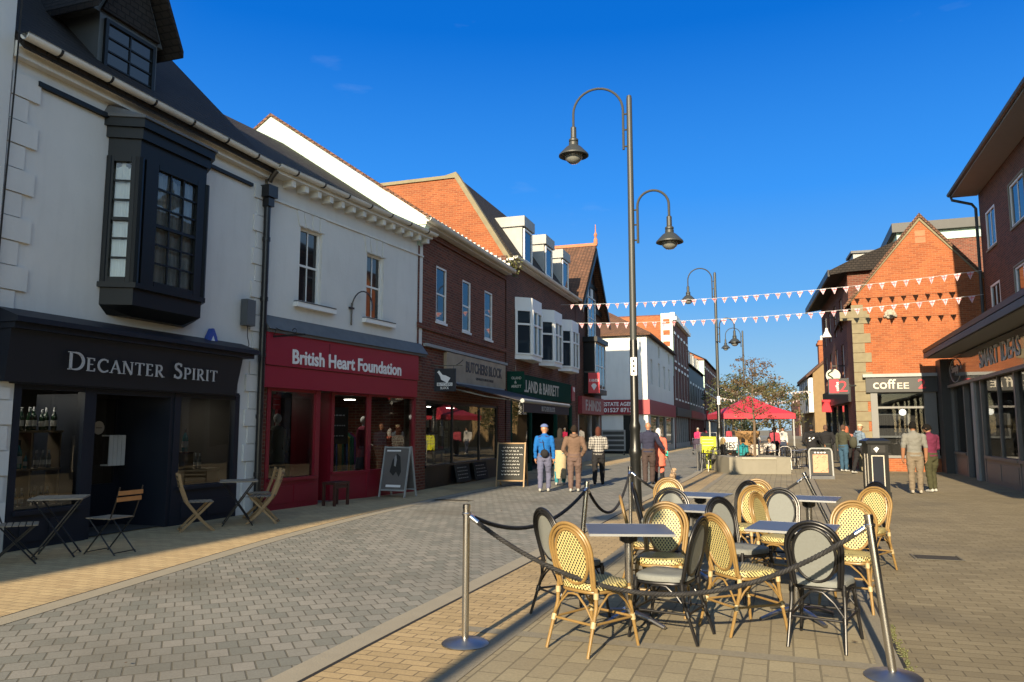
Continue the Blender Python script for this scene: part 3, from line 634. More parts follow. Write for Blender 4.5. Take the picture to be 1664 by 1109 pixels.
# wall iron hook and sign bracket, belong to the building
m = MB(); m.tube([(2.88, -.03, 3.98), (2.88, -.03, 4.5)] , .018, 6); m.tube([(2.88, -.03, 4.36)] + [(2.88 + .26 - .26 * math.cos(a), -.05 - .18 * math.sin(a / 2), 4.5 + .30 * math.sin(a)) for a in [math.pi * i / 10 for i in range(11)]] + [(3.4, -.23, 4.38)], .016, 6); m.box(2.80, 2.96, -.05, 0, 4.36, 4.40)
m.build('lamp_hook', 'black_metal', c2)
def bracket(root, x, z, L, name='sign_bracket'):
    m = MB(); m.box(x - .012, x + .012, -L, 0, z - .018, z + .018); m.tube([(x, -.02, z + .25), (x, -L * .35, z + .12), (x, -L * .75, z + .04)], .008, 6)
    for yy, r_ in ((-.14, .07), (-L * .72, .05)): m.tube([(x, yy + r_ * math.cos(a), z + .03 + r_ + r_ * math.sin(a)) for a in [2 * math.pi * i / 12 for i in range(11)]], .007, 6)
    return m.build(name, 'black_metal', root)
bracket(c2, .20, 3.42, .95)
# downpipe between the two
m = MB(); m.tube([(-.02, -.30, 6.72), (-.04, -.2, 6.6), (-.04, -.14, 6.5)], .05, 8); m.add([], []); m.pz([(-.16, -.24), (.10, -.24), (.10, -.02), (-.16, -.02)], 6.18, 6.42); m.pz([(-.11, -.2), (.05, -.2), (.05, -.03), (-.11, -.03)], 6.0, 6.18)
m.tube([(-.03, -.10, 6.1), (-.03, -.10, .05)], .065, 10)
for z in (5.3, 4.1, 3.0, 1.8, .7): m.lathe([(.078, 0), (.078, .08)], (-.03, -.10, z), 10)
m.build('downpipe', 'black_metal', c2, True)
# ---- butcher
c3 = thing('shop_building', 'red brick building with three white sash windows over the butcher shop', 'building', (-2.52, 20.2, 0), 90 - 18.4)
W3 = 7.2; ze = 7.22
hw = [(1.22, 1.96, 4.62, 6.2), (3.18, 3.87, 4.58, 6.16), (5.12, 5.88, 4.56, 6.16)]
m = MB(); m.wall(.02, W3, 0, ze, hw + [(.62, 6.5, -.01, 2.38)], 0, .14); shell(m, .02, W3, 0, ze, 9.6); m.box(.0, W3, -.05, 0, 4.28, 4.42); m.box(.0, W3, -.06, 0, ze - .35, ze - .2); m.build('wall', 'brick_red', c3)
k3 = (10.35 - ze) / 4.8
gw = MB(); gw.px([(-.01, 6.5), (-.30, ze - .02), (4.8, 10.72), (9.9, ze - .02), (9.6, 6.5)], -.02, .24); gw.build('gable_wall', 'old_white', c3)
m = MB(); m.px([(-.34, ze - .03), (4.8, 10.72), (9.94, ze - .03), (9.94, ze + .06), (4.8, 10.82), (-.34, ze + .06)], -.05, .27); m.build('verge_coping', 'roof_brown', c3)
gable_roof(c3, .26, W3, ze + .06, 4.8, 10.42, 9.6, .25, 'roof_dark')
m = MB()
for i in range(30):
    y_ = -.2 + i * 4.9 / 30; z_ = ze + .12 + (y_ + .0) * k3; m.box(W3 - .10, W3 + .015, y_, y_ + 4.9 / 30 * .98, z_, z_ + .26)
m.build('stepped_flashing', 'gutter_white', c3)
gutter(c3, -.12, W3 - .02, ze - .02, -.34, .10, joints=False)
m = MB(); m.box(-.05, W3 - .02, -.26, 0, ze - .17, ze - .06); m.build('soffit', 'gutter_white', c3)
for a, c, z0, z1 in hw: sash(c3, a, c, z0, z1, .06, 1, 2); MB().box(a - .03, c + .03, -.03, .0, z0 - .07, z0 - .005).build('sill', 'white_paint', c3)
m = MB(); m.box(1.80, 6.98, -.10, 0, 2.98, 3.80); fas = m.build('fascia', 'sign_board_wood', c3)
text('BUTCHERS BLOCK', fas, 4.9, 3.48, 3.3, .34, 'poster_grey', -.105, .02); text('QUALITY BUTCHERS', fas, 4.9, 3.16, 1.6, .09, 'poster_grey', -.105, .01)
m = MB(); m.box(.4, W3 - .05, -.12, 0, 3.82, 3.90); m.build('fascia_flashing', 'lead_light', c3)
m = MB(); m.box(.62, 6.5, .02, .12, 0, .56); m.box(.6, 6.52, -.04, .12, .56, .62); m.box(.62, .72, .02, .12, .62, 2.38); m.box(2.55, 2.62, .03, .1, .62, 2.38); m.box(4.75, 4.82, .03, .1, .62, 2.38); m.box(6.4, 6.5, .02, .12, .62, 2.38); m.box(.72, 6.4, .03, .1, 2.30, 2.38)
m.build('shop_front', 'black_timber', c3)
for x0, x1 in ((.72, 2.55), (2.62, 4.75), (4.82, 6.4)): MB().poly([(x0, .06, .62), (x1, .06, .62), (x1, .06, 2.3), (x0, .06, 2.3)]).build('shop_window', 'glass_clear', c3)
interior(c3, .62, 6.5, .02, 2.42, .13, 3.5)
for i, (lx, z, w_, h_) in enumerate(((.95, 1.75, .3, .22), (1.45, 1.72, .42, .36), (1.0, 1.25, .38, .42), (1.5, 1.25, .4, .4), (1.95, 1.55, .26, .28), (2.3, 1.3, .26, .5), (2.32, 1.72, .2, .2))):
    x, y = D(lx, .12, -2.52, 20.2, 18.4); poster((x, y), 18.4, w_, h_, 'paper', 'printed white notice in the butcher window, ' + ['top left corner', 'widest of the upper ones', 'lowest on the left', 'lower middle', 'upper right of the middle', 'tall one at the right', 'small one above the tall right-hand one'][i], 'grey_ink', 4, z, 'notices in the butcher window', 'notice', 'notice')
def board_on_wall(lx, w_, h_, label, z0=.06):
    x, y = D(lx, -.10, -2.52, 20.2, 18.4); t = thing('chalkboard', label, 'chalkboard', (x, y, z0), 90 - 18.4, 'chalkboards leaning under the butcher window')
    m = MB(); m.add([(-w_ / 2, -.05, 0), (w_ / 2, -.05, 0), (w_ / 2, .05, h_), (-w_ / 2, .05, h_), (-w_ / 2, -.03, 0), (w_ / 2, -.03, 0), (w_ / 2, .07, h_), (-w_ / 2, .07, h_)], [(0, 1, 2, 3), (7, 6, 5, 4), (0, 3, 7, 4), (1, 5, 6, 2), (3, 2, 6, 7), (0, 4, 5, 1)]); m.build('board', 'chalkboard', t)
    m = MB()
    for i in range(4):
        zz = h_ * (.82 - i * .2); x_ = -w_ * .38
        while x_ < w_ * .3: l = random.uniform(.05, .14); m.box(x_, x_ + l, -.06 + zz / h_ * .1, -.052 + zz / h_ * .1, zz - .012, zz + .012); x_ += l + .05
    m.build('chalk_writing', 'grey_ink', t)
board_on_wall(3.1, 1.1, .5, 'black chalkboard leaning under the butcher window, left one of the pair'); board_on_wall(4.6, 1.1, .5, 'black chalkboard leaning under the butcher window, right one of the pair')
# awning: belongs to the building
m = MB(); L0, L1 = 1.7, 6.75
m.add([(L0, -.12, 2.93), (L1, -.12, 2.93), (L1, -2.35, 2.38), (L0, -2.35, 2.38), (L0, -.12, 2.91), (L1, -.12, 2.91), (L1, -2.35, 2.36), (L0, -2.35, 2.36)], [(3, 2, 1, 0), (4, 5, 6, 7), (0, 1, 5, 4), (0, 4, 7, 3), (1, 2, 6, 5)])
m.box(L0 + .02, L1 - .02, -2.42, -2.40, 2.06, 2.32)
aw = m.build('awning', 'awning_cloth', c3)
m = MB(); m.tube([(L0 - .04, -2.40, 2.37), (L1 + .04, -2.40, 2.37)], .06, 10); m.box(L0, L1, -.14, -.02, 2.86, 2.97)
for x in (L0 + .25, L1 - .25): m.bar((x, -.1, 2.78), (x + .05, -1.2, 2.52), .05, .04); m.bar((x + .05, -1.2, 2.52), (x, -2.36, 2.34), .04, .03)
m.build('awning_frame', 'lead_light', aw, True)
text('BUTCHERS BLOCK', aw, 4.2, 2.19, 1.5, .15, 'lead_light', -2.43, .02, .006)
t = thing('hanging_sign', 'black square hanging sign with a white cleaver outside the butcher shop', 'hanging sign', (-1.82, 20.95, 2.62), 0)
t.rotation_euler = (0, 0, R(-8)); t.scale = (.69, 1, .86)
MB().box(-.43, .43, -.03, .03, 0, .72).build('board', 'navy_paint', t)
m = MB(); m.py([(-.32, .60), (-.24, .66), (-.10, .52), (.02, .50), (.22, .42), (.10, .26), (-.15, .36), (-.20, .48), (-.28, .58)], -.038, -.03); m.box(-.32, .30, -.036, -.03, .17, .27); m.build('cleaver_emblem', 'white_ink', t)
text('BUTCHERS', t, -.01, .22, .56, .07, 'navy_paint', -.038, .01, .003); text('BLOCK', t, -.01, .105, .34, .08, 'white_ink', -.034, .01, .004)
m = MB(); m.box(-.6, .7, -.014, .014, .80, .83); m.box(-.35, -.33, -.01, .01, .72, .80); m.box(.33, .35, -.01, .01, .72, .80); m.tube([(.42, 0, .82), (.6, 0, .9), (.72, 0, 1.0)], .012, 6); m.build('bracket', 'black_metal', t)
# ---- health food shop, mansard with dormers and oriels
c4 = thing('shop_building', 'dark brick building with three lead dormers and white oriels over the green fascia', 'building', (-.21, 27.06, 0), 90 - 18.4)
W4 = 10.35
m = MB(); m.wall(.02, W4, 0, 7.8, [(.5, 9.6, -.01, 2.7)], 0, .2); shell(m, .02, W4, 0, 7.8, 9); m.build('wall', 'brick_dark', c4)
m = MB(); m.px([(.02, 7.6), (2.0, 10.95), (6.5, 10.9), (9, 7.6)], .22, .40); m.build('gable_wall', 'brick_buff', c4)
m = MB(); m.px([(-.15, 7.68), (1.95, 11.02), (2.05, 11.16), (2.5, 11.06), (9.1, 11.02), (9.1, 10.9), (2.1, 10.94), (.0, 7.6)], .16, .44); m.build('verge_coping', 'sandstone', c4)
m = MB(); m.px([(-.2, 7.76), (2.0, 10.98), (9, 10.95), (9, 7.7)], .42, W4 - .02); m.build('roof', 'roof_dark', c4)
gutter(c4, .05, W4 + .05, 7.76, -.34, .09, joints=False); m = MB(); m.box(.05, W4, -.26, 0, 7.62, 7.70); m.build('soffit', 'gutter_white', c4)
for x0 in (2.25, 5.3, 8.15):
    m = MB(); m.box(x0 + .03, x0 + 1.27, .12, 2.2, 7.95, 9.55); d = m.build('dormer', 'lead_light', c4)
    m = MB(); m.box(x0 - .05, x0 + 1.35, .0, 2.4, 9.45, 9.85); m.build('dormer_roof', 'lead_light', d)
    sash(d, x0 + .12, x0 + 1.18, 8.1, 9.4, .10, 1, 1, 'white_paint', 'sky_glass', .07)
m = MB(); m.box(6.6, 7.3, 3.6, 4.2, 10.9, 11.7); ch = m.build('chimney', 'brick_buff', c4); m = MB(); m.lathe([(.12, 11.7), (.10, 12.0)], (6.95, 3.9, 0), 10); m.build('chimney_pot', 'ridge_tile', ch, True)
for x0 in (1.0, 4.1, 7.1):
    Pp = [(x0, 0), (x0 + .5, -.52), (x0 + 1.75, -.52), (x0 + 2.25, 0)]
    m = MB(); m.pz(Pp, 4.15, 4.32); m.pz(Pp, 6.0, 6.45)
    o = m.build('oriel_window', 'white_paint', c4)
    for (a, b_) in ((Pp[0], Pp[1]), (Pp[1], Pp[2]), (Pp[2], Pp[3])):
        a, b_ = Vector((*a, 0)), Vector((*b_, 0)); d = (b_ - a); L = d.length; d.normalize(); nn = Vector((d.y, -d.x, 0))
        p = lambda s, z, o_=0: tuple(a + d * s + nn * o_ + Vector((0, 0, z)))
        m = MB(); m.bar(p(.05, 4.32), p(.05, 6.0), .10, .08, nn); m.bar(p(L - .05, 4.32), p(L - .05, 6.0), .10, .08, nn); m.bar(p(.1, 5.45), p(L - .1, 5.45), .06, .07)
        if L > 1: m.bar(p(L / 2, 4.32), p(L / 2, 6.0), .08, .07, nn)
        m.bar(p(.1, 4.35), p(L - .1, 4.35), .06, .06); m.bar(p(.1, 5.97), p(L - .1, 5.97), .06, .06); f = m.build('casement', 'white_paint', o)
        MB().poly([p(.08, 4.3, -.02), p(L - .08, 4.3, -.02), p(L - .08, 6.0, -.02), p(.08, 6.0, -.02)]).build('pane', 'sky_glass', o)
m = MB(); m.box(.1, 8.9, -.14, 0, 2.78, 3.62); fas = m.build('fascia', 'green_sign', c4)
text('HOLLAND & BARRETT', fas, 3.65, 3.2, 6.0, .46, 'cream_ink', -.147, .015)
t = thing('hanging_sign', 'green hanging sign with cream lettering at the left end of the health food shop', 'hanging sign', (.13, 27.2, 2.89), -6); t.scale = (.61, 1, .74)
MB().box(-.5, .5, -.04, .04, 0, 1.0).build('board', 'green_sign', t)
text('HOLLAND', t, 0, .68, .66, .13, 'cream_ink', -.045, .01, .004); text('&', t, 0, .48, .13, .13, 'cream_ink', -.045, .01, .004); text('BARRETT', t, 0, .28, .66, .13, 'cream_ink', -.045, .01, .004)
MB().box(-.02, .02, -.02, .02, 1.0, 1.25).build('bracket', 'black_metal', t)
t = thing('wall_sign', 'small red and white plaque at the right end of the green fascia', 'sign', D(9.15, -.15, -.21, 27.06, 18.4) + (2.9,), 90 - 18.4)
MB().box(-.3, .3, -.03, .03, 0, .65).build('panel', 'red_sign', t); MB().py([(-.1, .62), (.25, .62), (.25, .4), (.0, .45)], -.036, -.03).build('emblem', 'white_ink', t)
m = MB(); m.box(.5, .7, 0, .15, 0, 2.7); m.box(3.0, 3.15, 0, .15, 0, 2.7); m.box(9.3, 9.6, 0, .15, 0, 2.7); m.box(6.8, 6.95, .0, .15, 0, 2.7); m.box(.7, 3.0, .02, .12, 0, .3); m.build('shop_front', 'green_sign', c4)
MB().poly([(.7, .08, .3), (3.0, .08, .3), (3.0, .08, 2.7), (.7, .08, 2.7)]).build('shop_window', 'glass_clear', c4); MB().poly([(6.95, .08, .1), (9.3, .08, .1), (9.3, .08, 2.7), (6.95, .08, 2.7)]).build('shop_window', 'glass_dim', c4)
interior(c4, .5, 9.6, .02, 2.75, .16, 4)
# plant growing from the gutter joint
t = thing('gutter_weed', 'straggly green weed growing out of the gutter between the two brick buildings', 'weed', D(.25, -.25, -.21, 27.06, 18.4) + (7.7,))
m = MB(); random.seed(3)
for i in range(150):
    a = random.uniform(0, 6.28); r_ = random.uniform(.02, .35); z = random.uniform(-.75, .12) * (1 - r_); c = Vector((r_ * math.cos(a), r_ * math.sin(a) - .1, z)); u = Vector((random.gauss(0, 1), random.gauss(0, 1), random.gauss(0, 1))).normalized() * .05; v_ = Vector((random.gauss(0, 1), random.gauss(0, 1), random.gauss(0, 1))).normalized() * .03
    m.poly([c - u, c + v_, c + u, c - v_])
m.build('leaves', 'moss', t); MB().tube([(0, 0, 0), (.02, -.1, -.3), (0, -.12, -.7)], .01, 5).build('stem', 'trunk', t)
# ---- jeweller, half timbered gable
c5 = thing('shop_building', 'tall half timbered building with a steep tiled gable and finial over the jeweller', 'building', (3.03, 36.8, 0), 90 - 18.4)
m = MB(); m.wall(.15, 6.0, 0, 7.9, [(.5, 5.6, -.01, 2.3)], 0, .2); shell(m, .15, 6.0, 0, 7.9, 10); m.build('wall', 'brick_dark', c5)
m = MB(); m.py([(.25, 7.8), (5.9, 7.8), (3.05, 11.0)], -.05, .2); m.build('gable_wall', 'brown_wood', c5)
m = MB()
for x in (1.2, 2.1, 3.05, 4.0, 4.9): m.box(x - .09, x + .09, -.10, -.05, 7.8, 8.9 if x in (1.2, 4.9) else 9.8 if x != 3.05 else 10.9)
m.box(.3, 5.8, -.13, -.05, 7.75, 8.0); m.box(1.3, 4.8, -.12, -.05, 9.0, 9.2); m.build('gable_timbers', 'black_timber', c5)
for x0, x1 in ((1.3, 1.98), (2.22, 2.92), (3.18, 3.88)): MB().box(x0, x1, -.07, -.051, 8.05, 8.95).build('gable_panel', 'white_render', c5)
sash(c5, 2.2, 3.9, 6.2, 8.4, -.14, 2, 2, 'white_paint', 'sky_glass')
m = MB()
for s in (-1, 1):
    xe = 3.05 + s * 3.35; ze_ = 7.45
    pr = [(3.05, 11.0), (3.05, 11.22), (xe, ze_ + .2), (xe, ze_)]
    m.py(pr if s > 0 else pr[::-1], -.45, 9.8)
m.build('roof', 'roof_brown', c5)
m = MB(); m.box(2.95, 3.15, -.5, 9.8, 11.15, 11.3); rt = m.build('ridge_tiles', 'ridge_tile', c5); m = MB(); m.lathe([(.12, 11.25), (.10, 11.5), (.05, 11.6), (.10, 11.75), (.03, 11.9), (.02, 12.3)], (3.05, -.42, 0), 8); m.build('finial', 'ridge_tile', c5)
m = MB()
for s in (-1, 1):
    xe = 3.05 + s * 3.35; pr = [(3.05, 10.98), (3.05, 10.68), (xe, 7.12), (xe, 7.42)]; m.py(pr if s > 0 else pr[::-1], -.50, -.44)
m.build('bargeboard', 'black_timber', c5)
for x0 in (1.7,):
    m = MB(); m.box(x0 - .1, x0 + 2.7, -.75, 0, 5.95, 6.2); m.box(x0, x0 + 2.6, -.65, 0, 3.35, 3.6); m.build('oriel_cap', 'black_timber', c5); sash(c5, x0 + .05, x0 + 2.55, 3.6, 5.95, -.58, 3, 2, 'white_paint', 'dark_glass')
    m = MB(); m.box(x0 + .05, x0 + .1, -.58, 0, 3.6, 5.95); m.box(x0 + 2.5, x0 + 2.55, -.58, 0, 3.6, 5.95); m.build('oriel_cheek', 'black_timber', c5)
m = MB(); m.box(.5, 5.7, -.2, 0, 2.35, 3.2); fas = m.build('fascia', 'maroon_sign', c5); text('F.HINDS', fas, 3.1, 2.78, 3.6, .55, 'silver_ink', -.205, .02)
m = MB(); m.box(.5, .7, 0, .2, 0, 2.3); m.box(5.4, 5.6, 0, .2, 0, 2.3); m.box(.7, 5.4, .0, .2, 0, .5); m.box(3.4, 3.5, 0, .2, .5, 2.3); m.build('shop_front', 'lead_light', c5)
MB().poly([(.7, .1, .5), (5.4, .1, .5), (5.4, .1, 2.3), (.7, .1, 2.3)]).build('shop_window', 'glass_clear', c5); interior(c5, .5, 5.6, .02, 2.4, .2, 3)
t = thing('hanging_sign', 'bright red hanging sign with a white diamond outside the jeweller', 'hanging sign', (4.12, 38.0, 3.36), -6); t.scale = (.58, 1, .87)
MB().box(-.6, .35, -.05, .05, 0, 1.15).build('board', 'bright_red', t); text('F.HINDS', t, -.12, .72, .8, .16, 'white_ink', -.056, .02, .004)
m = MB(); m.py([(-.35, .42), (-.22, .54), (.0, .54), (.12, .42), (-.12, .15)], -.058, -.05); m.build('diamond_emblem', 'white_ink', t); MB().box(-.9, .4, -.02, .02, 1.18, 1.22).build('bracket', 'black_metal', t)
# ---- estate agent, white with a hipped roof
c6 = thing('shop_building', 'white painted building with a hipped tiled roof and dark red fascia round its corner', 'building', (8.8, 50, 0), 90 - 18.4)
m = MB(); hw6 = [(x, x + .9, z, z + 1.7) for x in (1.6, 5.4, 8.3, 11.2) for z in (4.6,)] + [(x, x + .9, 6.7, 7.5) for x in (5.4, 11.2)]
m.wall(0, 14.6, 0, 7.9, hw6 + [(1, 14, -.01, 2.5)], 0, .2); shell(m, 0, 14.6, 0, 7.9, 9, y0=0); m.build('wall', 'white_render', c6)
for a, c, z0, z1 in hw6: sash(c6, a, c, z0, z1, .15, 2, 2)
m = MB(); m.add([(-.3, -.3, 7.85), (14.9, -.3, 7.85), (14.9, 9.3, 7.85), (-.3, 9.3, 7.85), (3.6, 4.5, 10.6), (11, 4.5, 10.6), (-.3, -.3, 7.7), (14.9, -.3, 7.7), (14.9, 9.3, 7.7), (-.3, 9.3, 7.7)], [(0, 1, 5, 4), (1, 2, 5), (2, 3, 4, 5), (3, 0, 4), (6, 7, 1, 0), (9, 6, 0, 3), (7, 8, 2, 1), (6, 9, 8, 7)]); m.build('roof', 'roof_brown', c6)
m = MB(); m.box(3.1, 3.9, 6.1, 6.8, 9.6, 11.4); ch = m.build('chimney', 'brick_orange', c6); MB().lathe([(.14, 11.4), (.11, 11.75)], (3.5, 6.45, 0), 10).build('chimney_pot', 'ridge_tile', ch, True)
m = MB(); m.box(-.08, 14.5, -.15, 0, 2.55, 3.5); m.box(-.15, 0, -.15, 9, 2.55, 3.5); fas = m.build('fascia', 'maroon_sign', c6)
text('ESTATE AGENTS', fas, -.16, 3.22, 2.3, .26, 'white_ink', 1.75, .02, .01, rz=-90); text('01527 871381', fas, -.16, 2.83, 2.2, .28, 'white_ink', 1.75, .02, .01, rz=-90)
MB().box(-.06, 0, 1.6, 9, 0, .35).build('plinth', 'black_timber', c6)
m = MB(); m.box(-.04, 0, .9, 1.6, 0, 2.5); m.build('side_door', 'black_timber', c6)
m = MB(); m.box(1, 1.3, 0, .2, 0, 2.5); m.box(5, 5.3, 0, .2, 0, 2.5); m.box(9, 9.3, 0, .2, 0, 2.5); m.box(13.7, 14, 0, .2, 0, 2.5); m.box(1.3, 13.7, 0, .2, 0, .4); m.build('shop_front', 'lead_light', c6)
MB().poly([(1.3, .1, .4), (13.7, .1, .4), (13.7, .1, 2.5), (1.3, .1, 2.5)]).build('shop_window', 'dark_glass', c6)
# ---- further along
def row_building(label, ox, oy, az, W, H, wallmat, roofmat, roof_z, floors, cols, name='shop_building', side='left', fasc='slate_paint', depth=9, flat=False, surround='white_paint', gablemat=None, ww=.9, ft=None):
    b = thing(name, label, 'building', (ox, oy, 0), (90 - az) if side == 'left' else (-90 - az))
    holes = []
    for (z, h) in floors:
        for i in range(cols): cx = W * (i + .5) / cols; holes.append((cx - ww / 2, cx + ww / 2, z, z + h))
    m = MB(); m.wall(0, W, 0, H, holes + [(.4, W - .4, -.01, 2.6)], 0, .18); shell(m, 0, W, 0, H, depth, y0=0)
    if flat: m.poly([(0, 0, H), (W, 0, H), (W, depth, H), (0, depth, H)])
    m.build('wall', wallmat, b)
    for a, c, z0, z1 in holes: sash(b, a, c, z0, z1, .12, 2, 2)
    m = MB()
    for a, c, z0, z1 in holes: m.box(a - .12, c + .12, -.05, 0, z0 - .16, z0 - .02); m.box(a - .14, c + .14, -.04, 0, z1 + .02, z1 + .24)
    m.build('window_surrounds', surround, b)
    if not flat:
        ry = depth / 2; g = MB()
        for x in (.0, W - .05): g.px([(0.01, H), (ry, roof_z - .1), (depth, H)], x, x + .05)
        g.build('gable_wall', gablemat or wallmat, b); gable_roof(b, -.1, W + .1, H, ry, roof_z, depth, .3, roofmat)
    else: m = MB(); m.box(-.05, W + .05, -.3, 0, H - .5, H - .2); m.box(-.02, W + .02, -.15, .2, H - .2, H + .15); m.build('cornice', surround, b)
    m = MB(); m.box(.2, W - .2, -.2, 0, 2.7, 3.4); m.build('fascia', fasc, b)
    m = MB(); x = .4
    while x < W - .5: m.box(x, x + .14, 0, .15, 0, 2.6); x += 1.7
    m.box(.4, W - .4, 0, .15, 0, .4); m.build('shop_front', 'lead_light' if fasc != 'maroon_sign' else 'dark_red', b)
    MB().poly([(.4, .08, .4), (W - .4, .08, .4), (W - .4, .08, 2.6), (.4, .08, 2.6)]).build('shop_window', 'dark_glass', b)
    return b
c7 = row_building('tall dark brick building with a white dentil parapet, three storeys, beyond the white hipped one', 13.5, 64, 18.4, 12.6, 11.2, 'brick_far', 'roof_dark', 0, ((4.2, 2.4), (7.4, 2.2)), 5, flat=True, fasc='slate_paint', depth=7)
MB().box(-.06, .0, .0, 1.0, 6, 11.3).build('quoin_strip', 'old_white', c7); m = MB()
for i in range(5): m.box(-.08, -.06, .25, .8, 6.6 + i * .95, 7.0 + i * .95)
m.build('quoin_bricks', 'brick_orange', c7); MB().box(-.04, .0, 1.0, 7, 8.3, 11.1).build('party_wall', 'brick_orange', c7)
c8 = row_building('low dark fronted building with dormers and an orange gable end, beyond the tall brick one', 17.5, 76, 18.4, 18, 8.0, 'black_timber', 'roof_dark', 10.8, ((4.2, 1.9),), 6, fasc='maroon_sign')
for x in (3, 8, 13): sash(c8, x, x + 1.4, 8.2, 9.5, .3, 2, 1); MB().box(x - .1, x + 1.5, .3, 2.4, 8.1, 9.7).build('dormer', 'zinc', c8)
c9 = row_building('three storey brick building with a cream end wall far along the left side', 24.3, 97, 18.4, 26, 10.4, 'brick_far', 'roof_dark', 12.6, ((4.2, 2.0), (7.4, 1.9)), 9, gablemat='brick_orange')
MB().box(-.06, 0, .0, 2.2, 6.5, 10.2).build('end_render', 'old_white', c9)
c10 = row_building('small orange brick building with a tiled roof at the far end of the left side', 33, 124, 18.4, 12, 7.2, 'brick_orange', 'roof_brown', 10.4, ((4.2, 1.6),), 4)
c11 = row_building('pale rendered building closing the view at the far end of the street', 37, 137, 24, 22, 7.6, 'old_white', 'roof_brown', 10.5, ((4.2, 1.6),), 7)
c12 = row_building('distant brown brick building behind the canopy at the end of the street', 66, 178, 100, 26, 7.0, 'brick_far', 'roof_brown', 10.0, ((4.2, 1.6),), 8)
# neighbours on the near left: a strip of one is at the frame edge, the other is added unseen behind the camera to shade the left side
n1 = thing('shop_building', 'pale grey rendered building, only its strip of wall shows at the left edge', 'building', D(-9.0, .0) + (0,), 90 - 19.1)
m = MB(); m.box(0, 8.69, -.06, 9, 0, 9.6); m.px([(-.06, 9.6), (4.5, 13), (9, 9.6)], 0, 8.6); m.build('wall', 'white_render', n1)
m = MB(); m.box(-.05, 8.65, -.36, 4, 9.6, 9.72); m.build('cornice', 'gutter_white', n1)
MB().box(.4, 8.2, -.10, -.06, .1, 2.15).build('shop_window', 'dark_glass', n1)
m = MB(); m.tube([(8.67, -.2, 9), (8.67, -.16, 6.2), (8.66, -.10, 3.1)], .012, 5); m.build('cable', 'cord_black', n1)
n2 = row_building('unseen brick building behind the viewpoint, set forward to shade the left side', *D(-32.0, -1.02)[:2], 19.1, 17.5, 16.2, 'brick_red', 'roof_dark', 17.7, ((4.2, 1.8), (7.4, 1.6), (10.4, 1.6), (13.2, 1.4)), 5, depth=9)
# ------------------------------------------------------------------ buildings, right side
RX, RY, RA = 16.35, 28.89, 20
def E_(lx, ly): a = R(RA); return (RX - math.sin(a) * lx + math.cos(a) * ly, RY - math.cos(a) * lx - math.sin(a) * ly)
r1 = thing('shop_building', 'dark brick building on the right with a projecting canopy over the glossy gift shop fascia', 'building', (RX, RY, 0), -90 - RA)
UY = 1.42; HW = []
for i in range(5):
    x = .95 + i * 3.35
    for z0, z1 in ((5.25, 6.75), (8.05, 9.45)): HW.append((x, x + 1.35 if i % 2 == 0 else x + 1.7, z0, z1))
m = MB(); m.wall(.1, 22, 3.2, 10.45, HW, UY, .16); m.poly([(.1, UY, 0), (.1, UY, 10.45), (.1, 11, 10.45), (.1, 11, 0)]); m.poly([(22, UY, 0), (22, 11, 0), (22, 11, 10.45), (22, UY, 10.45)]); m.poly([(.1, UY, 10.45), (22, UY, 10.45), (22, 11, 10.45), (.1, 11, 10.45)])
m.build('wall', 'brick_dark', r1)
for a, c, z0, z1 in HW:
    sash(r1, a + .02, c - .02, z0, z1, UY + .05, 2, 1, 'white_paint', 'dark_glass', .07, .05); m = MB(); m.box(a - .06, c + .06, UY - .05, UY, z0 - .07, z0 - .003)
    if c - a > 1.5:
        m.box(a - .06, a - .003, UY - .04, UY + .02, z0, z1 + .06); m.box(c + .003, c + .06, UY - .04, UY + .02, z0, z1 + .06); m.box(a, c, UY - .04, UY + .02, z1 + .003, z1 + .06)
    m.build('window_surround', 'concrete', r1)
m = MB(); m.px([(.54, 10.5), (.54, 10.6), (UY + .3, 10.9), (6, 12.9), (11, 10.6), (11, 10.5)], -.05, 22.2); m.build('roof', 'roof_dark', r1)
m = MB(); m.box(-.05, 22, .52, UY, 10.42, 10.5); m.build('soffit', 'grey_ink', r1)
m = MB(); m.tube([(-.1, .48, 10.54), (22, .48, 10.54)], .085, 8); m.build('gutter', 'slate_paint', r1, True)
m = MB(); m.tube([(.05, .5, 10.5), (.05, .55, 10.3), (.05, 1.2, 10.08), (.05, 1.32, 9.9), (.05, 1.32, 4.4)], .055, 8); m.build('downpipe', 'slate_paint', r1, True)
# canopy
m = MB(); m.box(1.05, 22, -.80, UY, 4.30, 4.42); m.build('canopy_roof', 'lead', r1)
m = MB(); m.box(1.0, 22, -.86, -.80, 4.18, 4.46); m.box(1.0, 22, -.90, -.86, 4.36, 4.50); cn = m.build('canopy', 'black_timber', r1)
m = MB(); m.box(1.02, 22, -.89, -.865, 4.17, 4.34); m.build('canopy_fascia', 'zinc', r1)
m = MB(); m.box(1.1, 22, -.79, 0, 4.16, 4.2); m.build('canopy_soffit', 'grey_ink', r1)
m = MB(); m.box(.0, .9, -.35, .5, 0, 4.15); m.build('end_pier', 'slate_paint', r1)
m = MB(); m.box(.9, 22, -.12, .0, 3.18, 4.1); fas = m.build('fascia', 'gloss_grey', r1)
text('SMART IDEAS', fas, 8.35, 3.68, 4.5, .52, 'paper', -.13, .012, .015)
m = MB(); cx, cz = 2.4, 3.62
m.tube([(cx + .95 * math.cos(a) * (1 + .04 * math.sin(3 * a)), -.135, cz + .40 * math.sin(a)) for a in [2 * math.pi * i / 30 for i in range(28)]], .012, 5); m.build('swirl_emblem', 'silver_ink', fas)
text('Simply', fas, 2.35, 3.66, 1.2, .34, 'silver_ink', -.13, 0, .012)
m = MB(); m.box(.9, 22, -.16, 0, 3.08, 3.18)
for x in (.9, 3.05, 4.95, 5.55, 9.4, 13.5, 18): m.box(x, x + .14, -.06, .1, 0, 3.08)
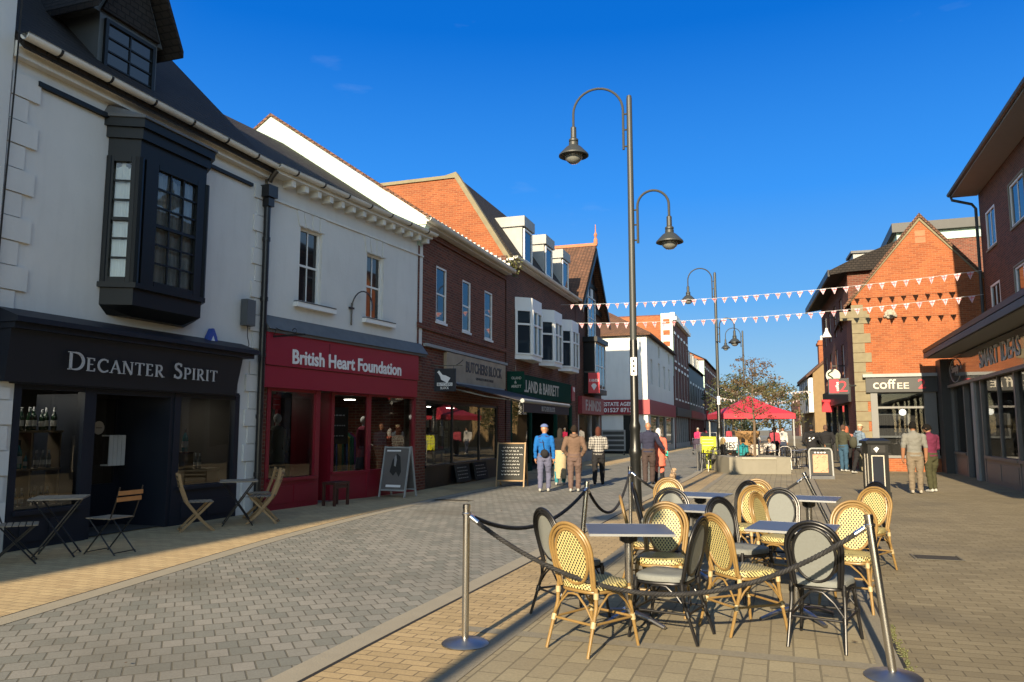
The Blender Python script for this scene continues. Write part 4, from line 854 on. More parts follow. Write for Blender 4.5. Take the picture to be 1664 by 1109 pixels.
for x0, x1 in ((1.04, 3.05), (5.69, 9.4), (9.54, 13.5), (13.64, 18)):
    m.box(x0, x1, -.04, .1, 0, .72); m.box(x0, x1, -.1, .1, .72, .80)
    n_ = max(1, round((x1 - x0) / 1.9))
    for i in range(n_): a = x0 + (x1 - x0) * i / n_; m.box(a + .1, a + (x1 - x0) / n_ - .1, -.055, -.04, .14, .60)
    for i in range(1, n_): a = x0 + (x1 - x0) * i / n_; m.box(a - .03, a + .03, -.02, .06, .80, 3.08)
m.build('shop_front', 'grey_paint', r1)
for x0, x1 in ((1.04, 3.05), (5.69, 9.4), (9.54, 13.5), (13.64, 18)): MB().poly([(x0, .03, .8), (x1, .03, .8), (x1, .03, 3.08), (x0, .03, 3.08)]).build('shop_window', 'glass_clear', r1)
m = MB(); m.box(3.3, 4.8, .9, .96, 2.15, 3.08); m.box(3.3, 3.42, .9, .96, 0, 2.15); m.box(4.68, 4.8, .9, .96, 0, 2.15); m.box(3.42, 4.68, .9, .96, 0, .3); m.box(3.19, 3.3, .1, .96, 0, 3.08); m.box(4.8, 4.95, .1, .96, 0, 3.08); dr = m.build('door', 'slate_paint', r1)
MB().poly([(3.42, .93, .3), (4.68, .93, .3), (4.68, .93, 2.15), (3.42, .93, 2.15)]).build('door_glass', 'glass_dim', dr)
m = MB(); m.box(4.6, 5.0, -.12, -.06, .0, 3.08); m.build('pilaster', 'lead_light', r1)
interior(r1, .95, 21, .02, 3.1, .12, 5)
# coffee shop gable
cA = (13.4, 30.0)
def C_(lx, ly): a = R(-20); return (cA[0] + math.cos(a) * lx - math.sin(a) * ly, cA[1] + math.sin(a) * lx + math.cos(a) * ly)
co = thing('shop_building', 'bright orange brick gable building with stone quoins over the coffee shop window', 'building', (*cA, 0), -20)
m = MB(); m.wall(0, 5.15, 0, 6.6, [(.5, 4.7, .5, 3.0)], 0, .15); m.py([(0, 6.6), (5.15, 6.6), (2.55, 9.75)], 0, .25); m.poly([(0, 0, 0), (0, 0, 6.6), (0, 11, 6.6), (0, 11, 0)]); m.poly([(5.15, 0, 0), (5.15, 11, 0), (5.15, 11, 6.6), (5.15, 0, 6.6)])
m.build('wall', 'brick_orange', co)
m = MB()
for s in (-1, 1):
    xe = 2.55 + s * 2.85; ze_ = 6.28; pr = [(2.55, 9.78), (2.55, 9.93), (xe, ze_ + .15), (xe, ze_)]; m.py(pr if s > 0 else pr[::-1], -.1, 11)
m.build('roof', 'roof_brown', co)
m = MB()
for s in (-1, 1):
    xe = 2.55 + s * 2.68; ze_ = 6.45; pr = [(2.55, 9.64), (2.55, 9.75), (xe, ze_ + .11), (xe, ze_)]; m.py(pr if s > 0 else pr[::-1], -.045, -.002)
m.build('verge', 'sandstone', co)
m = MB(); m.box(2.37, 2.73, -.012, -.001, 8.75, 8.98); m.box(2.37, 2.73, -.012, -.001, 9.02, 9.25); m.build('air_brick', 'ridge_tile', co)
m = MB(); z = 0; i = 0
while z < 6.2: wd = .62 if i % 2 else .40; m.box(-.03, wd, -.03 - .004 * (i % 2), .05, z + .006, z + .37); z += .38; i += 1
m.pz([(-.45, -.04), (.55, -.04), (.55, .2), (-.45, .2)], 5.85, 6.2)
m.build('quoins', 'sandstone', co)
m = MB(); m.box(.35, 4.8, -.18, 0, 3.0, 3.58); fas = m.build('fascia', 'slate_paint', co)
m = MB(); m.box(.25, 4.8, -.26, 0, 3.58, 3.70); m.build('fascia_cap', 'lead_light', co)
text('coff', fas, 1.0, 3.31, .80, .37, 'cream_ink', -.19, .010); text('EE', fas, 1.64, 3.24, .40, .23, 'cream_ink', -.19, .008); text('2', fas, 2.28, 3.30, .26, .36, 'bright_red', -.19, .012)
m = MB(); m.box(.5, .74, -.1, .1, .5, 3.0); m.box(2.34, 2.75, -.1, .1, .5, 3.0); m.box(.74, 2.34, -.04, .1, .5, .6); m.box(.74, 2.34, -.02, .08, 2.38, 2.46); m.box(.74, 2.34, -.02, .1, 2.94, 3.0); m.box(2.75, 4.7, -.04, .1, .5, .6); m.build('shop_front', 'grey_paint', co)
MB().poly([(.74, .04, .6), (2.34, .04, .6), (2.34, .04, 2.94), (.74, .04, 2.94)]).build('shop_window', 'glass_dim', co); MB().poly([(2.75, .04, .6), (4.7, .04, .6), (4.7, .04, 2.94), (2.75, .04, 2.94)]).build('shop_window', 'glass_clear', co)
interior(co, .05, 5.1, .1, 3.0, .16, 1.95)
t = thing('picture', 'framed dark picture on the back wall inside the coffee shop', 'picture', C_(1.45, 1.85) + (1.75,), -20)
m = MB(); m.box(-.6, .6, -.03, .0, -.5, -.42); m.box(-.6, .6, -.03, 0, .42, .5); m.box(-.6, -.52, -.03, 0, -.42, .42); m.box(.52, .6, -.03, 0, -.42, .42); m.build('frame', 'grey_ink', t); MB().box(-.52, .52, -.01, 0, -.42, .42).build('print', 'poster_grey', t)
t = thing('ceiling_lamp', 'small round white lamp hanging inside the coffee shop window', 'lamp', C_(1.7, .9) + (2.25,), 0)
m = MB(); m.sphere((0, 0, 0), .13, 12); mt, nt_, b_ = base('lamp_glow'); b_.inputs['Emission Color'].default_value = (1, .93, .8, 1); b_.inputs['Emission Strength'].default_value = 1.2; b_.inputs['Base Color'].default_value = (.8, .78, .7, 1); m.build('globe', 'lamp_glow', t, True); MB().tube([(0, 0, .12), (0, 0, .7)], .008, 5).build('cord', 'cord_black', t)
t = thing('wall_ornament', 'round pale stone ornament high on the orange gable wall', 'ornament', C_(1.35, -.08) + (6.02,), -20)
m = MB()
for i in range(9):
    a = 2 * math.pi * i / 9; m.sphere((.14 * math.cos(a), 0, .12 * math.sin(a)), .075, 8, 0, (1, .6, 1))
m.sphere((0, -.03, 0), .12, 10, 0, (1, .7, 1)); m.sphere((-.2, 0, -.08), .05, 8); m.sphere((.2, 0, -.08), .05, 8); m.build('rosette', 'concrete_light', t, True)
t = thing('hanging_sign', 'red and grey square hanging sign for the coffee shop, left of its stone corner', 'hanging sign', C_(-.62, -.1) + (2.95,), -12)
MB().box(-.38, .38, -.03, .03, 0, .62).build('board', 'slate_paint', t); MB().box(-.34, .0, -.036, -.031, .05, .57).build('red_panel', 'bright_red', t)
text('2', t, .16, .31, .30, .42, 'bright_red', -.036, .0, .004); text('coffee', t, -.06, .30, .36, .12, 'white_ink', -.04, .01, .004, rx=90).rotation_euler = (0, R(-90), 0)
m = MB(); [m.sphere((x, -.035, z), .03, 6) for x in (-.35, .35) for z in (.03, .59)]; m.box(.38, .95, -.02, .02, .3, .36); m.build('fixings', 'chrome', t)
# long three storey block beyond it
bx, by = 14.3, 32.3
def B_(lx, ly, az=16.2): a = R(az); return (bx + 10.6 * math.sin(a) - math.sin(a) * lx + math.cos(a) * ly, by + 10.6 * math.cos(a) - math.cos(a) * lx - math.sin(a) * ly)
b2 = thing('shop_building', 'tall dark brick block with deep black eaves just beyond the orange gable', 'building', B_(0, 0) + (0,), -90 - 16.2)
hh = [(x, x + .8, z, z + 1.5) for x in (1, 3.2, 5.4, 7.6) for z in (3.9, 6.0)]
m = MB(); m.wall(0, 10.6, 0, 8.3, hh + [(.3, 10.3, -.01, 2.7)], .0, .2); shell(m, 0, 10.6, 0, 8.3, 2.1, y0=0); m.build('wall', 'brick_red', b2)
for a, c, z0, z1 in hh: sash(b2, a, c, z0, z1, .12, 1, 2)
m = MB(); m.px([(-.75, 8.12), (-.75, 8.30), (0, 8.66), (1.9, 9.42), (2.15, 9.3), (2.15, 8.3), (0, 8.22)], -.3, 10.9); m.build('roof', 'roof_dark', b2)
m = MB(); m.box(-.3, 10.9, -.8, -.72, 8.05, 8.34); m.build('eaves_board', 'black_timber', b2)
m = MB(); m.box(8.7, 10.1, .35, 2.0, 8.45, 9.15); dd_ = m.build('dormer', 'lead_light', b2); MB().box(8.6, 10.2, .25, 2.05, 9.15, 9.25).build('dormer_roof', 'lead', dd_)
m = MB(); m.box(.3, 10.3, -.15, 0, 2.75, 3.5); m.build('fascia', 'black_timber', b2)
m = MB(); 
for x in (.3, 2.8, 5.2, 7.6, 10.1): m.box(x, x + .2, 0, .15, 0, 2.7)
m.build('shop_front', 'black_timber', b2); MB().poly([(.3, .1, .02), (10.3, .1, .02), (10.3, .1, 2.7), (.3, .1, 2.7)]).build('shop_window', 'dark_glass', b2)
t = thing('hanging_sign', 'round white hanging sign with a green emblem on the dark brick block', 'hanging sign', B_(8.9, -.55) + (3.95,), -14)
m = MB(); m.py([(.30 * math.cos(a), .30 * math.sin(a)) for a in [2 * math.pi * i / 28 for i in range(28)]][::-1], -.04, .04); m.build('disc', 'cream_ink', t); m = MB(); m.tube([(-.12 + .1 * math.sin(i), -.05, -.22 + i * .06) for i in range(8)], .03, 5); m.build('emblem', 'green_sign', t); MB().box(-.02, .5, -.02, .02, .40, .46).build('bracket', 'black_metal', t)
t = thing('wall_lamp', 'white conical lamp on a black bracket high on the dark brick block', 'lamp', B_(8.6, -.7) + (5.7,), -16)
m = MB(); m.lathe([(.22, 0), (.20, .03), (.07, .28), (.05, .42)], n=14); m.build('shade', 'white_paint', t, True); m = MB(); m.tube([(0, 0, .42), (0, 0, .85), (.35, .15, .95), (.75, .3, .3)], .025, 6); m.build('bracket', 'black_metal', t)
t = thing('wall_sign', 'plain bright red square sign hanging beyond the coffee shop', 'hanging sign', (15.95, 39.0, 2.45), -8)
MB().box(-.27, .27, -.04, .04, 0, .62).build('panel', 'bright_red', t); MB().box(.27, .9, -.02, .02, .5, .55).build('bracket', 'black_metal', t)
# flat topped block behind the gable
b3_ = thing('office_block', 'flat topped brick block with a pale band rising behind the orange gable', 'building', C_(3.4, 13) + (0,), -20)
MB().box(0, 12, 0, 8, 0, 11.7).build('wall', 'brick_red', b3_); MB().box(-.05, 12.05, -.06, 8.05, 11.7, 12.2).build('pale_band', 'old_white', b3_); MB().box(-.3, 12.3, -.35, 8.3, 12.2, 12.7).build('roof_edge', 'slate_paint', b3_)
# rendered gable further on
b4_ = thing('shop_building', 'ochre roughcast gable building with a chimney and a jettied white front', 'building', (23.5, 60, 0), -16)
m = MB(); m.box(0, 9, 0, 9, 0, 6); m.py([(0, 6), (9, 6), (4.5, 10)], 0, .3); m.build('wall', 'brown_roughcast', b4_)
m = MB()
for s in (-1, 1):
    xe = 4.5 + s * 5.0; ze_ = 5.55; pr = [(4.5, 10.0), (4.5, 10.2), (xe, ze_ + .2), (xe, ze_)]; m.py(pr if s > 0 else pr[::-1], -.15, 9)
m.build('roof', 'roof_brown', b4_)
m = MB(); m.box(.6, 1.7, .8, 1.8, 6.2, 8.6); m.box(.5, 1.8, .7, 1.9, 8.2, 8.4); ch = m.build('chimney', 'brick_orange', b4_); m = MB(); [m.lathe([(.13, 8.6), (.1, 9.0)], (x, 1.3, 0), 8) for x in (.9, 1.4)]; m.build('chimney_pot', 'cream_ink', ch)
m = MB(); m.box(-.35, 0, .3, 8.7, 2.9, 5.6); m.build('jetty', 'white_render', b4_); m = MB()
for y in (.5, 2.5, 4.5, 6.5, 8.3): m.box(-.38, -.35, y, y + .16, 2.9, 5.6)
m.build('timbers', 'black_timber', b4_); MB().box(-.45, -.35, 1.0, 2.2, 3.5, 5.0).build('window', 'dark_glass', b4_)
b5_ = thing('shop_building', 'brown rendered building with a hipped roof behind the ochre gable', 'building', (27.6, 72, 0), -18)
m = MB(); m.box(0, 9, 0, 14, 0, 6.4); m.build('wall', 'brown_roughcast', b5_); m = MB(); m.add([(-.4, -.3, 6.3), (9.4, -.3, 6.3), (9.4, 14.3, 6.3), (-.4, 14.3, 6.3), (4.5, 4, 9.3), (4.5, 10, 9.3)], [(0, 1, 4), (1, 2, 5, 4), (2, 3, 5), (3, 0, 4, 5), (3, 2, 1, 0)]); m.build('roof', 'roof_brown', b5_)
for y in (1.5, 5, 8.5): MB().box(-.04, 0, y, y + 1.1, 3.6, 5.2).build('window', 'dark_glass', b5_)
b6_ = thing('shop_building', 'long pale building closing the right side of the street in the distance', 'building', (36.2, 93, 0), -22)
m = MB(); m.box(0, 12, 0, 40, 0, 6.8); m.build('wall', 'brown_roughcast', b6_); m = MB(); m.py([(-.5, 6.7), (12.5, 6.7), (6, 10)], -.2, 40); m.build('roof', 'roof_brown', b6_)
for y in (2, 8, 14, 20): MB().box(-.04, 0, y, y + 1.3, 3.6, 5.4).build('window', 'dark_glass', b6_)
# right-hand neighbour nearer than the frame edge continues r1 (same building); a building across the camera's back right closes reflections
n3 = row_building('red brick building opposite the wine shop, outside the right edge of the view', *E_(22.3, .6), 20, 16, 9.2, 'brick_red', 'roof_dark', 12, ((4.2, 1.6), (6.6, 1.4)), 5, side='right')
def spot(x, y, z, label, w_=.10, l_=.10, rz=0):
    t = thing('ceiling_light', label, 'ceiling light', (x, y, z), rz); MB().box(-w_ - .01, w_ + .01, -l_ - .01, l_ + .01, .0, .05).build('housing', 'grey_ink', t); MB().box(-w_, w_, -l_, l_, -.012, -.002).build('diffuser', 'shop_light', t)
mt, nt_, b_ = base('shop_light'); b_.inputs['Emission Color'].default_value = (1, .9, .75, 1); b_.inputs['Emission Strength'].default_value = 12
def interior_lights():
    for i, (lx, ly, l) in enumerate(((.9, 1.5, 'left window'), (1.5, 2.6, 'left window, farther in'), (4.4, 1.1, 'right-hand window'), (3.0, 1.9, 'middle window'))): spot(*D(lx, ly, -4.95, 15.0, 24.9), 2.34, 'lit ceiling light in the charity shop, ' + l, .10, .10, 65)
    spot(*D(.65, .55), 2.2, 'lit white tube light in the left wine shop window', .42, .05, 70.9); spot(*D(.7, 1.3), 2.2, 'added tube light deeper inside the wine shop, brightening its bottles', .40, .06, 70.9); spot(*D(3.8, .9), 2.2, 'lit tube light over the right-hand wine shop window', .40, .05, 70.9)  # the deeper tube is added to brighten the wine shop bottles
    for lx, l in ((1.6, 'left'), (3.7, 'middle'), (5.6, 'right')): spot(*D(lx, 1.4, -2.52, 20.2, 18.4), 2.3, 'lit ceiling light in the butcher shop, ' + l + ' one', .10, .10, 71)
    random.seed(31); cols = [(.30, .05, .06), (.05, .10, .25), (.35, .32, .25), (.03, .12, .08), (.25, .18, .05), (.02, .02, .025), (.4, .38, .36), (.16, .05, .2)]
    for lx, ly, n, l in ((1.0, 1.6, 13, 'behind the left window'), (3.1, 2.2, 12, 'behind the middle window'), (4.7, 1.7, 14, 'behind the right-hand window')):
        x, y = D(lx, ly, -4.95, 15.0, 24.9); t = thing('clothes_rail', 'clothes rail full of coloured garments ' + l + ' of the charity shop', 'clothes rail', (x, y, .02), 65.1, 'clothes rails in the charity shop'); m = MB(); L = n * .045
        m.tube([(-L, 0, 0), (-L, 0, 1.5), (L, 0, 1.5), (L, 0, 0)], .014, 6); m.build('frame', 'steel_dull', t)
        for i in range(n): a = -L + .06 + i * .086; h_ = random.uniform(.7, 1.0); m = MB(); m.add([(a, -.05, 1.48), (a, .05, 1.48), (a, .22, 1.36), (a, .24, 1.4 - h_), (a, -.24, 1.4 - h_), (a, -.22, 1.36)] + [(a + .05, p[0], p[1]) for p in ((-.05, 1.48), (.05, 1.48), (.22, 1.36), (.24, 1.4 - h_), (-.24, 1.4 - h_), (-.22, 1.36))], [(0, 1, 2, 3, 4, 5), (11, 10, 9, 8, 7, 6)] + [(i_, (i_ + 1) % 6, (i_ + 1) % 6 + 6, i_ + 6) for i_ in range(6)]); m.build('garment', cloth(random.choice(cols)), t)
    x, y = D(3.7, 2.2, -2.52, 20.2, 18.4); t = thing('display_counter', 'long glass-fronted meat counter inside the butcher shop', 'counter', (x, y, .02), 71.6); MB().box(-2.4, 2.4, -.4, .4, 0, .85).build('carcass', 'lead_light', t); MB().box(-2.4, 2.4, -.35, .4, .85, 1.0).build('trays', 'maroon_sign', t); MB().box(-2.42, 2.42, -.1, .42, 1.3, 1.34).build('top', 'paper', t); MB().poly([(-2.4, -.4, .85), (2.4, -.4, .85), (2.4, -.1, 1.3), (-2.4, -.1, 1.3)]).build('glass_front', 'glass_clear', t)
# ------------------------------------------------------------------ street lamps
def lantern(m, mb, c, k):
    x, y, z = c
    m.lathe([(.03 * k, 0), (.06 * k, -.03), (.062 * k, -.26 * k), (.10 * k, -.29 * k), (.10 * k, -.33 * k), (.085 * k, -.34 * k), (.10 * k, -.36 * k), (.10 * k, -.42 * k), (.16 * k, -.46 * k), (.31 * k, -.62 * k), (.315 * k, -.65 * k), (.29 * k, -.655 * k), (.15 * k, -.53 * k), (.02, -.52 * k)], c, 24)
    mb.lathe([(.195 * k, -.60 * k), (.19 * k, -.66 * k), (.16 * k, -.74 * k), (.09 * k, -.80 * k), (.01, -.815 * k)], c, 20)
def street_lamp(x, y, label, used=[None]):
    if used[0]:
        o = copy_tree(used[0]); o.location = (x, y, 0); o['label'] = label; return o
    t = thing('street_lamp', label, 'street lamp', (x, y, 0), -12, 'two-armed street lamps along the street'); used[0] = t
    m = MB(); m.lathe([(.15, 0), (.15, .06), (.115, .10), (.105, .5), (.105, 1.05), (.125, 1.10), (.125, 1.18), (.10, 1.24), (.095, 1.55), (.11, 1.6), (.11, 1.66), (.08, 1.76), (.078, 3.35), (.072, 3.38)], n=20); m.build('lower_column', 'post_black', t, True)
    m = MB(); m.lathe([(.070, 3.36), (.058, 8.44), (.05, 8.50), (.02, 8.52)], n=18); m.build('upper_column', 'post_grey', t, True)
    for s, rr, z0, z1, L, k in ((-1, .52, 7.35, 8.2, .13, 1.0), (1, .315, 5.36, 6.13, .13, .87)):
        m = MB(); x0 = s * L
        pts = [(x0, 0, z0), (x0, 0, z1)] + [(x0 + s * (rr - rr * math.cos(a)), 0, z1 + rr * math.sin(a)) for a in [math.pi * i / 16 for i in range(1, 17)]] + [(x0 + s * 2 * rr, 0, z1 - .28 * k)]
        m.tube(pts, .026, 8)
        for q in (.08, .5, .9): zz = z0 + (z1 - z0) * q; m.tube([(0, 0, zz), (x0, 0, zz)], .018, 6)
        a_ = m.build('arm', 'post_grey', t, True)
        m = MB(); mb = MB(); lantern(m, mb, (x0 + s * 2 * rr, 0, z1 - .26 * k), k)
        l = m.build('lantern', 'post_grey', a_, True, 25); mb.build('glass_bowl', 'bowl_glass', l, True)
    m = MB(); m.box(-.06, .06, -.085, -.079, 2.66, 3.02); m.build('number_plate', 'white_ink', t)
    m = MB(); [m.box(-.02, .02, -.088, -.085, z, z + .05) for z in (2.72, 2.82, 2.92)]; m.build('numerals', 'black_ink', t)
    return t
street_lamp(2.44, 15.36, 'tall black and grey two-armed street lamp, the nearest, in front of the café tables')
street_lamp(9.0, 33.6, 'second two-armed street lamp, left of the red canopy')
street_lamp(16.3, 54.0, 'smallest two-armed street lamp, farthest, rising above the red canopy')
street_lamp(-3.55, -3.0, 'two-armed street lamp behind the viewpoint whose shadow crosses the slabs')
# ------------------------------------------------------------------ café chairs
def bistro(kind):
    tan = kind == 'tan'
    fr, pn, st, bd = ('rattan', 'cream_weave', 'cream_weave', 'rattan_pale') if tan else ('cane_black', 'grey_fabric', 'grey_fabric', 'cane_black')
    t = thing('cafe_chair', 'chair', 'chair', (0, 0, 0), 0, 'tan cane café chairs with cream weave' if tan else 'black cane café chairs with grey mesh')
    def back(z): return -.185 - (z - .44) * .24
    def hoop(w_, zt, zb, r_, off=0):
        zm = zt - w_ * 1.02; pts = [(-w_ * .86, back(zb) + off, zb), (-w_ * .94, back((zb + zm) / 2) + off, (zb + zm) / 2)]
        pts += [(-w_ * math.cos(a), back(zm + w_ * 1.02 * math.sin(a)) + off, zm + w_ * 1.02 * math.sin(a)) for a in [math.pi * i / 20 for i in range(21)]]
        pts += [(w_ * .94, back((zb + zm) / 2) + off, (zb + zm) / 2), (w_ * .86, back(zb) + off, zb)]
        return pts
    m = MB(); m.tube(hoop(.200, .912, .44, .0), .0135, 9); m.tube(hoop(.176, .886, .44, 0), .0125, 9)
    # the hoop runs down into the rear legs
    hz, hc = .198, .668
    el = lambda a, k=1: (.150 * k * math.cos(a), back(hc + hz * k * math.sin(a)), hc + hz * k * math.sin(a))
    m.tube([el(2 * math.pi * i / 32) for i in range(32)], .0125, 8, True)
    m.build('backrest_frame', fr, t, True)
    m = MB(); n = 32; c1 = Vector(el(0, 0)); nrm = Vector((0, -1, -.24)).normalized() * .004
    ring = [Vector(el(2 * math.pi * i / n, .97)) for i in range(n)]
    m.add([p + nrm for p in ring] + [p - nrm for p in ring], [tuple(range(n)), tuple(range(n, 2 * n))[::-1]]); m.build('backrest_panel', pn, t)
    # seat
    def seat_ring(k, z): 
        out = []
        for i in range(28):
            a = 2 * math.pi * i / 28; ca, sa = math.cos(a), math.sin(a); p = 3.6
            rx = .215 if sa > 0 else .195; x = rx * abs(ca) ** (2 / p) * (1 if ca > 0 else -1); y = .205 * abs(sa) ** (2 / p) * (1 if sa > 0 else -1)
            out.append((x * k, y * k + .01, z + (.0 if not sa > .8 else -.004)))
        return out
    rs = [seat_ring(.93, .425), seat_ring(1.0, .435), seat_ring(1.0, .468), seat_ring(.95, .478), seat_ring(.5, .474), seat_ring(.02, .472)]
    v = [p for r_ in rs for p in r_]; f = [(i * 28 + j, i * 28 + (j + 1) % 28, (i + 1) * 28 + (j + 1) % 28, (i + 1) * 28 + j) for i in range(5) for j in range(28)] + [tuple(range(28))[::-1]]
    m = MB(); m.add(v, f); m.build('seat', st, t, True, 50)
    m = MB(); m.tube(seat_ring(.96, .418), .012, 8, True); m.build('seat_frame', fr, t, True)
    legs = []
    for s in (-1, 1):
        fl = [(s * .185, .185, .45), (s * .195, .19, .30), (s * .225, .235, 0)]; rl = [(s * .185, -.185, .46), (s * .187, -.19, .32), (s * .20, -.30, 0)]
        legs += [fl, rl]
        for l in (fl, rl): MB().tube(l, [.0145, .0145, .012], 9).build('leg', fr, t, True)
    def at_(l, z):
        for a, b_ in zip(l, l[1:]):
            if a[2] >= z >= b_[2]: k = (a[2] - z) / (a[2] - b_[2]); return Vector(a).lerp(Vector(b_), k)
    bm_ = MB()
    order = [(0, 2), (1, 3), (0, 1), (2, 3)]
    for i, j in order:
        z = .21; a, b_ = at_(legs[i], z), at_(legs[j], z); m = MB(); m.tube([a, b_], .0095, 8)
        mid = (a + b_) / 2; mid.z = .405; q1 = a.lerp(b_, .18); q1.z = .33; q2 = a.lerp(b_, .82); q2.z = .33
        m.tube([a + Vector((0, 0, .02)), q1, a.lerp(b_, .38) + Vector((0, 0, .19)), mid, a.lerp(b_, .62) + Vector((0, 0, .19)), q2, b_ + Vector((0, 0, .02))], .008, 7); m.build('stretcher', fr, t, True)
    for l in legs:
        m = MB()
        for z in (.21, .405):
            p = at_(l, z); p2 = at_(l, z + .02); d = (p2 - p).normalized(); m.tube([p - d * .022, p + d * .022], .0195, 9)
        m.build('binding', bd, t, True)
    return t
tan_, blk_ = bistro('tan'), bistro('black'); ut, ub = [False], [False]
def chair(k, x, y, az, label):
    p, u = (tan_, ut) if k == 't' else (blk_, ub)
    place(p, u, (x, y, .009), -az, label + ' chair' if not label.endswith('.') else label[:-1])
CH = [('t', .61, 5.92, 47, 'tan cane chair nearest the left steel post, its back to the viewer.'),
 ('b', .52, 6.86, 62, 'black cane chair with grey back, left end, behind the nearest tan chair.'),
 ('b', 1.22, 6.22, -58, 'black cane chair seen from the side, middle of the front row.'),
 ('t', 1.88, 6.42, 68, 'tan cane chair in side view, back to back with a black one in front.'),
 ('b', 2.36, 6.02, 33, 'black cane chair nearest the right steel post, back to the viewer.'),
 ('t', 3.06, 7.16, 215, 'tan cane chair facing the viewer just left of the right steel post.'),
 ('b', 2.20, 7.55, 150, 'black cane chair with a table shadow across its grey back, centre of the group.'),
 ('t', 1.33, 7.0, 200, 'tan cane chair facing the viewer behind the nearest left table.'),
 ('t', 1.40, 7.95, 98, 'tan cane chair seen edge on beside the lamp post.'),
 ('b', 1.80, 8.72, 186, 'black cane chair facing the viewer at the left end of the second row.'),
 ('b', 1.80, 9.75, 105, 'black cane chair tucked right beside the foot of the street lamp.'),
 ('t', 2.12, 10.55, 190, 'tan cane chair at the far left corner by the street lamp.'),
 ('b', 2.86, 10.1, 240, 'black cane chair behind the two tan ones in the far middle.'),
 ('t', 2.72, 9.2, 225, 'tan cane chair at the right end of the far left table.'),
 ('t', 3.22, 10.3, 200, 'farthest tan cane chair, top of the middle cluster.'),
 ('b', 3.02, 8.68, 190, 'black cane chair wrapped round a tan one in the middle cluster.'),
 ('t', 2.84, 8.25, 132, 'tan cane chair leaning in front of a black one in the middle cluster.'),
 ('t', 4.02, 8.95, 230, 'tan cane chair at the right end of the far right table.'),
 ('b', 4.42, 9.95, 250, 'black cane chair at the far right, behind the tan one.')]
for c in CH: chair(*c)
# tables
def cafe_table():
    t = thing('cafe_table', 'table', 'table', (0, 0, 0), 0, 'square grey café tables with steel pedestals')
    m = MB(); m.box(-.34, .34, -.34, .34, .742, .756); m.build('tabletop', 'table_top', t)
    m = MB()
    for a, b_, c, d in ((-.344, .344, -.344, -.340), (-.344, .344, .340, .344), (-.344, -.340, -.34, .34), (.340, .344, -.34, .34)): m.box(a, b_, c, d, .738, .757)
    m.build('edge_band', 'table_edge', t)
    m = MB(); m.bar((-.24, 0, .728), (.24, 0, .728), .05, .022); m.bar((0, -.24, .728), (0, .24, .728), .05, .020); m.lathe([(.04, .64), (.075, .66), (.08, .72)], n=12); m.build('bracket', 'black_metal', t)
    m = MB(); m.lathe([(.036, .08), (.036, .66)], n=16); m.lathe([(.055, .06), (.055, .11)], n=14); m.build('pedestal', 'steel', t, True)
    for k in range(4):
        a = k * math.pi / 2 + math.pi / 4; MB().tube([(0, 0, .09), (.2 * math.cos(a), .2 * math.sin(a), .06), (.36 * math.cos(a), .36 * math.sin(a), .015)], [.03, .026, .02], 8, flat=.7).build('foot', 'steel_dull', t, True)
    return t
tb, utb = cafe_table(), [False]
for x, y, l in ((.98, 6.62, 'square grey café table nearest on the left, between the tan chairs'), (1.96, 8.4, 'square grey café table in the second row, left, with a black chair at each side'), (2.42, 6.75, 'square grey café table behind the front black chair on the right'), (2.42, 10.05, 'square grey café table at the far left by the street lamp'), (3.62, 9.55, 'square grey café table at the far right end of the seating')):
    place(tb, utb, (x, y, .009), 17 - 45 + (25 if y == 6.62 else 0), l)
# ------------------------------------------------------------------ posts and ropes
def post(x, y, tx, ty, label, h=1.02, group='steel rope posts round the café seating'):
    t = thing('rope_post', label, 'rope post', (x, y, .005), 0, group); d = Vector((tx - x, ty - y, h))
    m = MB(); m.lathe([(.175, 0), (.178, .008), (.16, .022), (.05, .040), (.035, .045)], n=32); m.build('base', 'steel_dull', t, True)
    m = MB(); m.tube([(0, 0, .03), tuple(d)], .0265, 18); m.build('pole', 'steel', t, True)
    m = MB(); u = d.normalized(); m.tube([tuple(d - u * .075), tuple(d - u * .055)], .034, 18); m.tube([tuple(d - u * .03), tuple(d + u * .005)], .029, 18)
    m.tube([tuple(d - u * .06 + Vector((.03 * math.cos(a), .03 * math.sin(a), 0))) for a in [2 * math.pi * i / 16 for i in range(16)]], .006, 6, True); m.build('collar', 'chrome', t, True)
    return Vector((tx, ty, h - .06))
p1 = post(-.35, 5.96, -.345, 5.96, 'polished steel rope post standing free at the left front of the seating')
p5 = post(2.46, 5.18, 2.39, 5.26, 'polished steel rope post at the right front corner, leaning slightly left', 1.02)
p2 = post(.72, 8.5, .82, 8.52, 'steel rope post behind the front black chair, leaning right')
p3 = post(1.80, 11.9, 1.80, 11.9, 'steel rope post just in front of the street lamp')
p4 = post(4.50, 10.85, 4.10, 10.95, 'steel rope post at the far right, leaning hard to the left', .98)
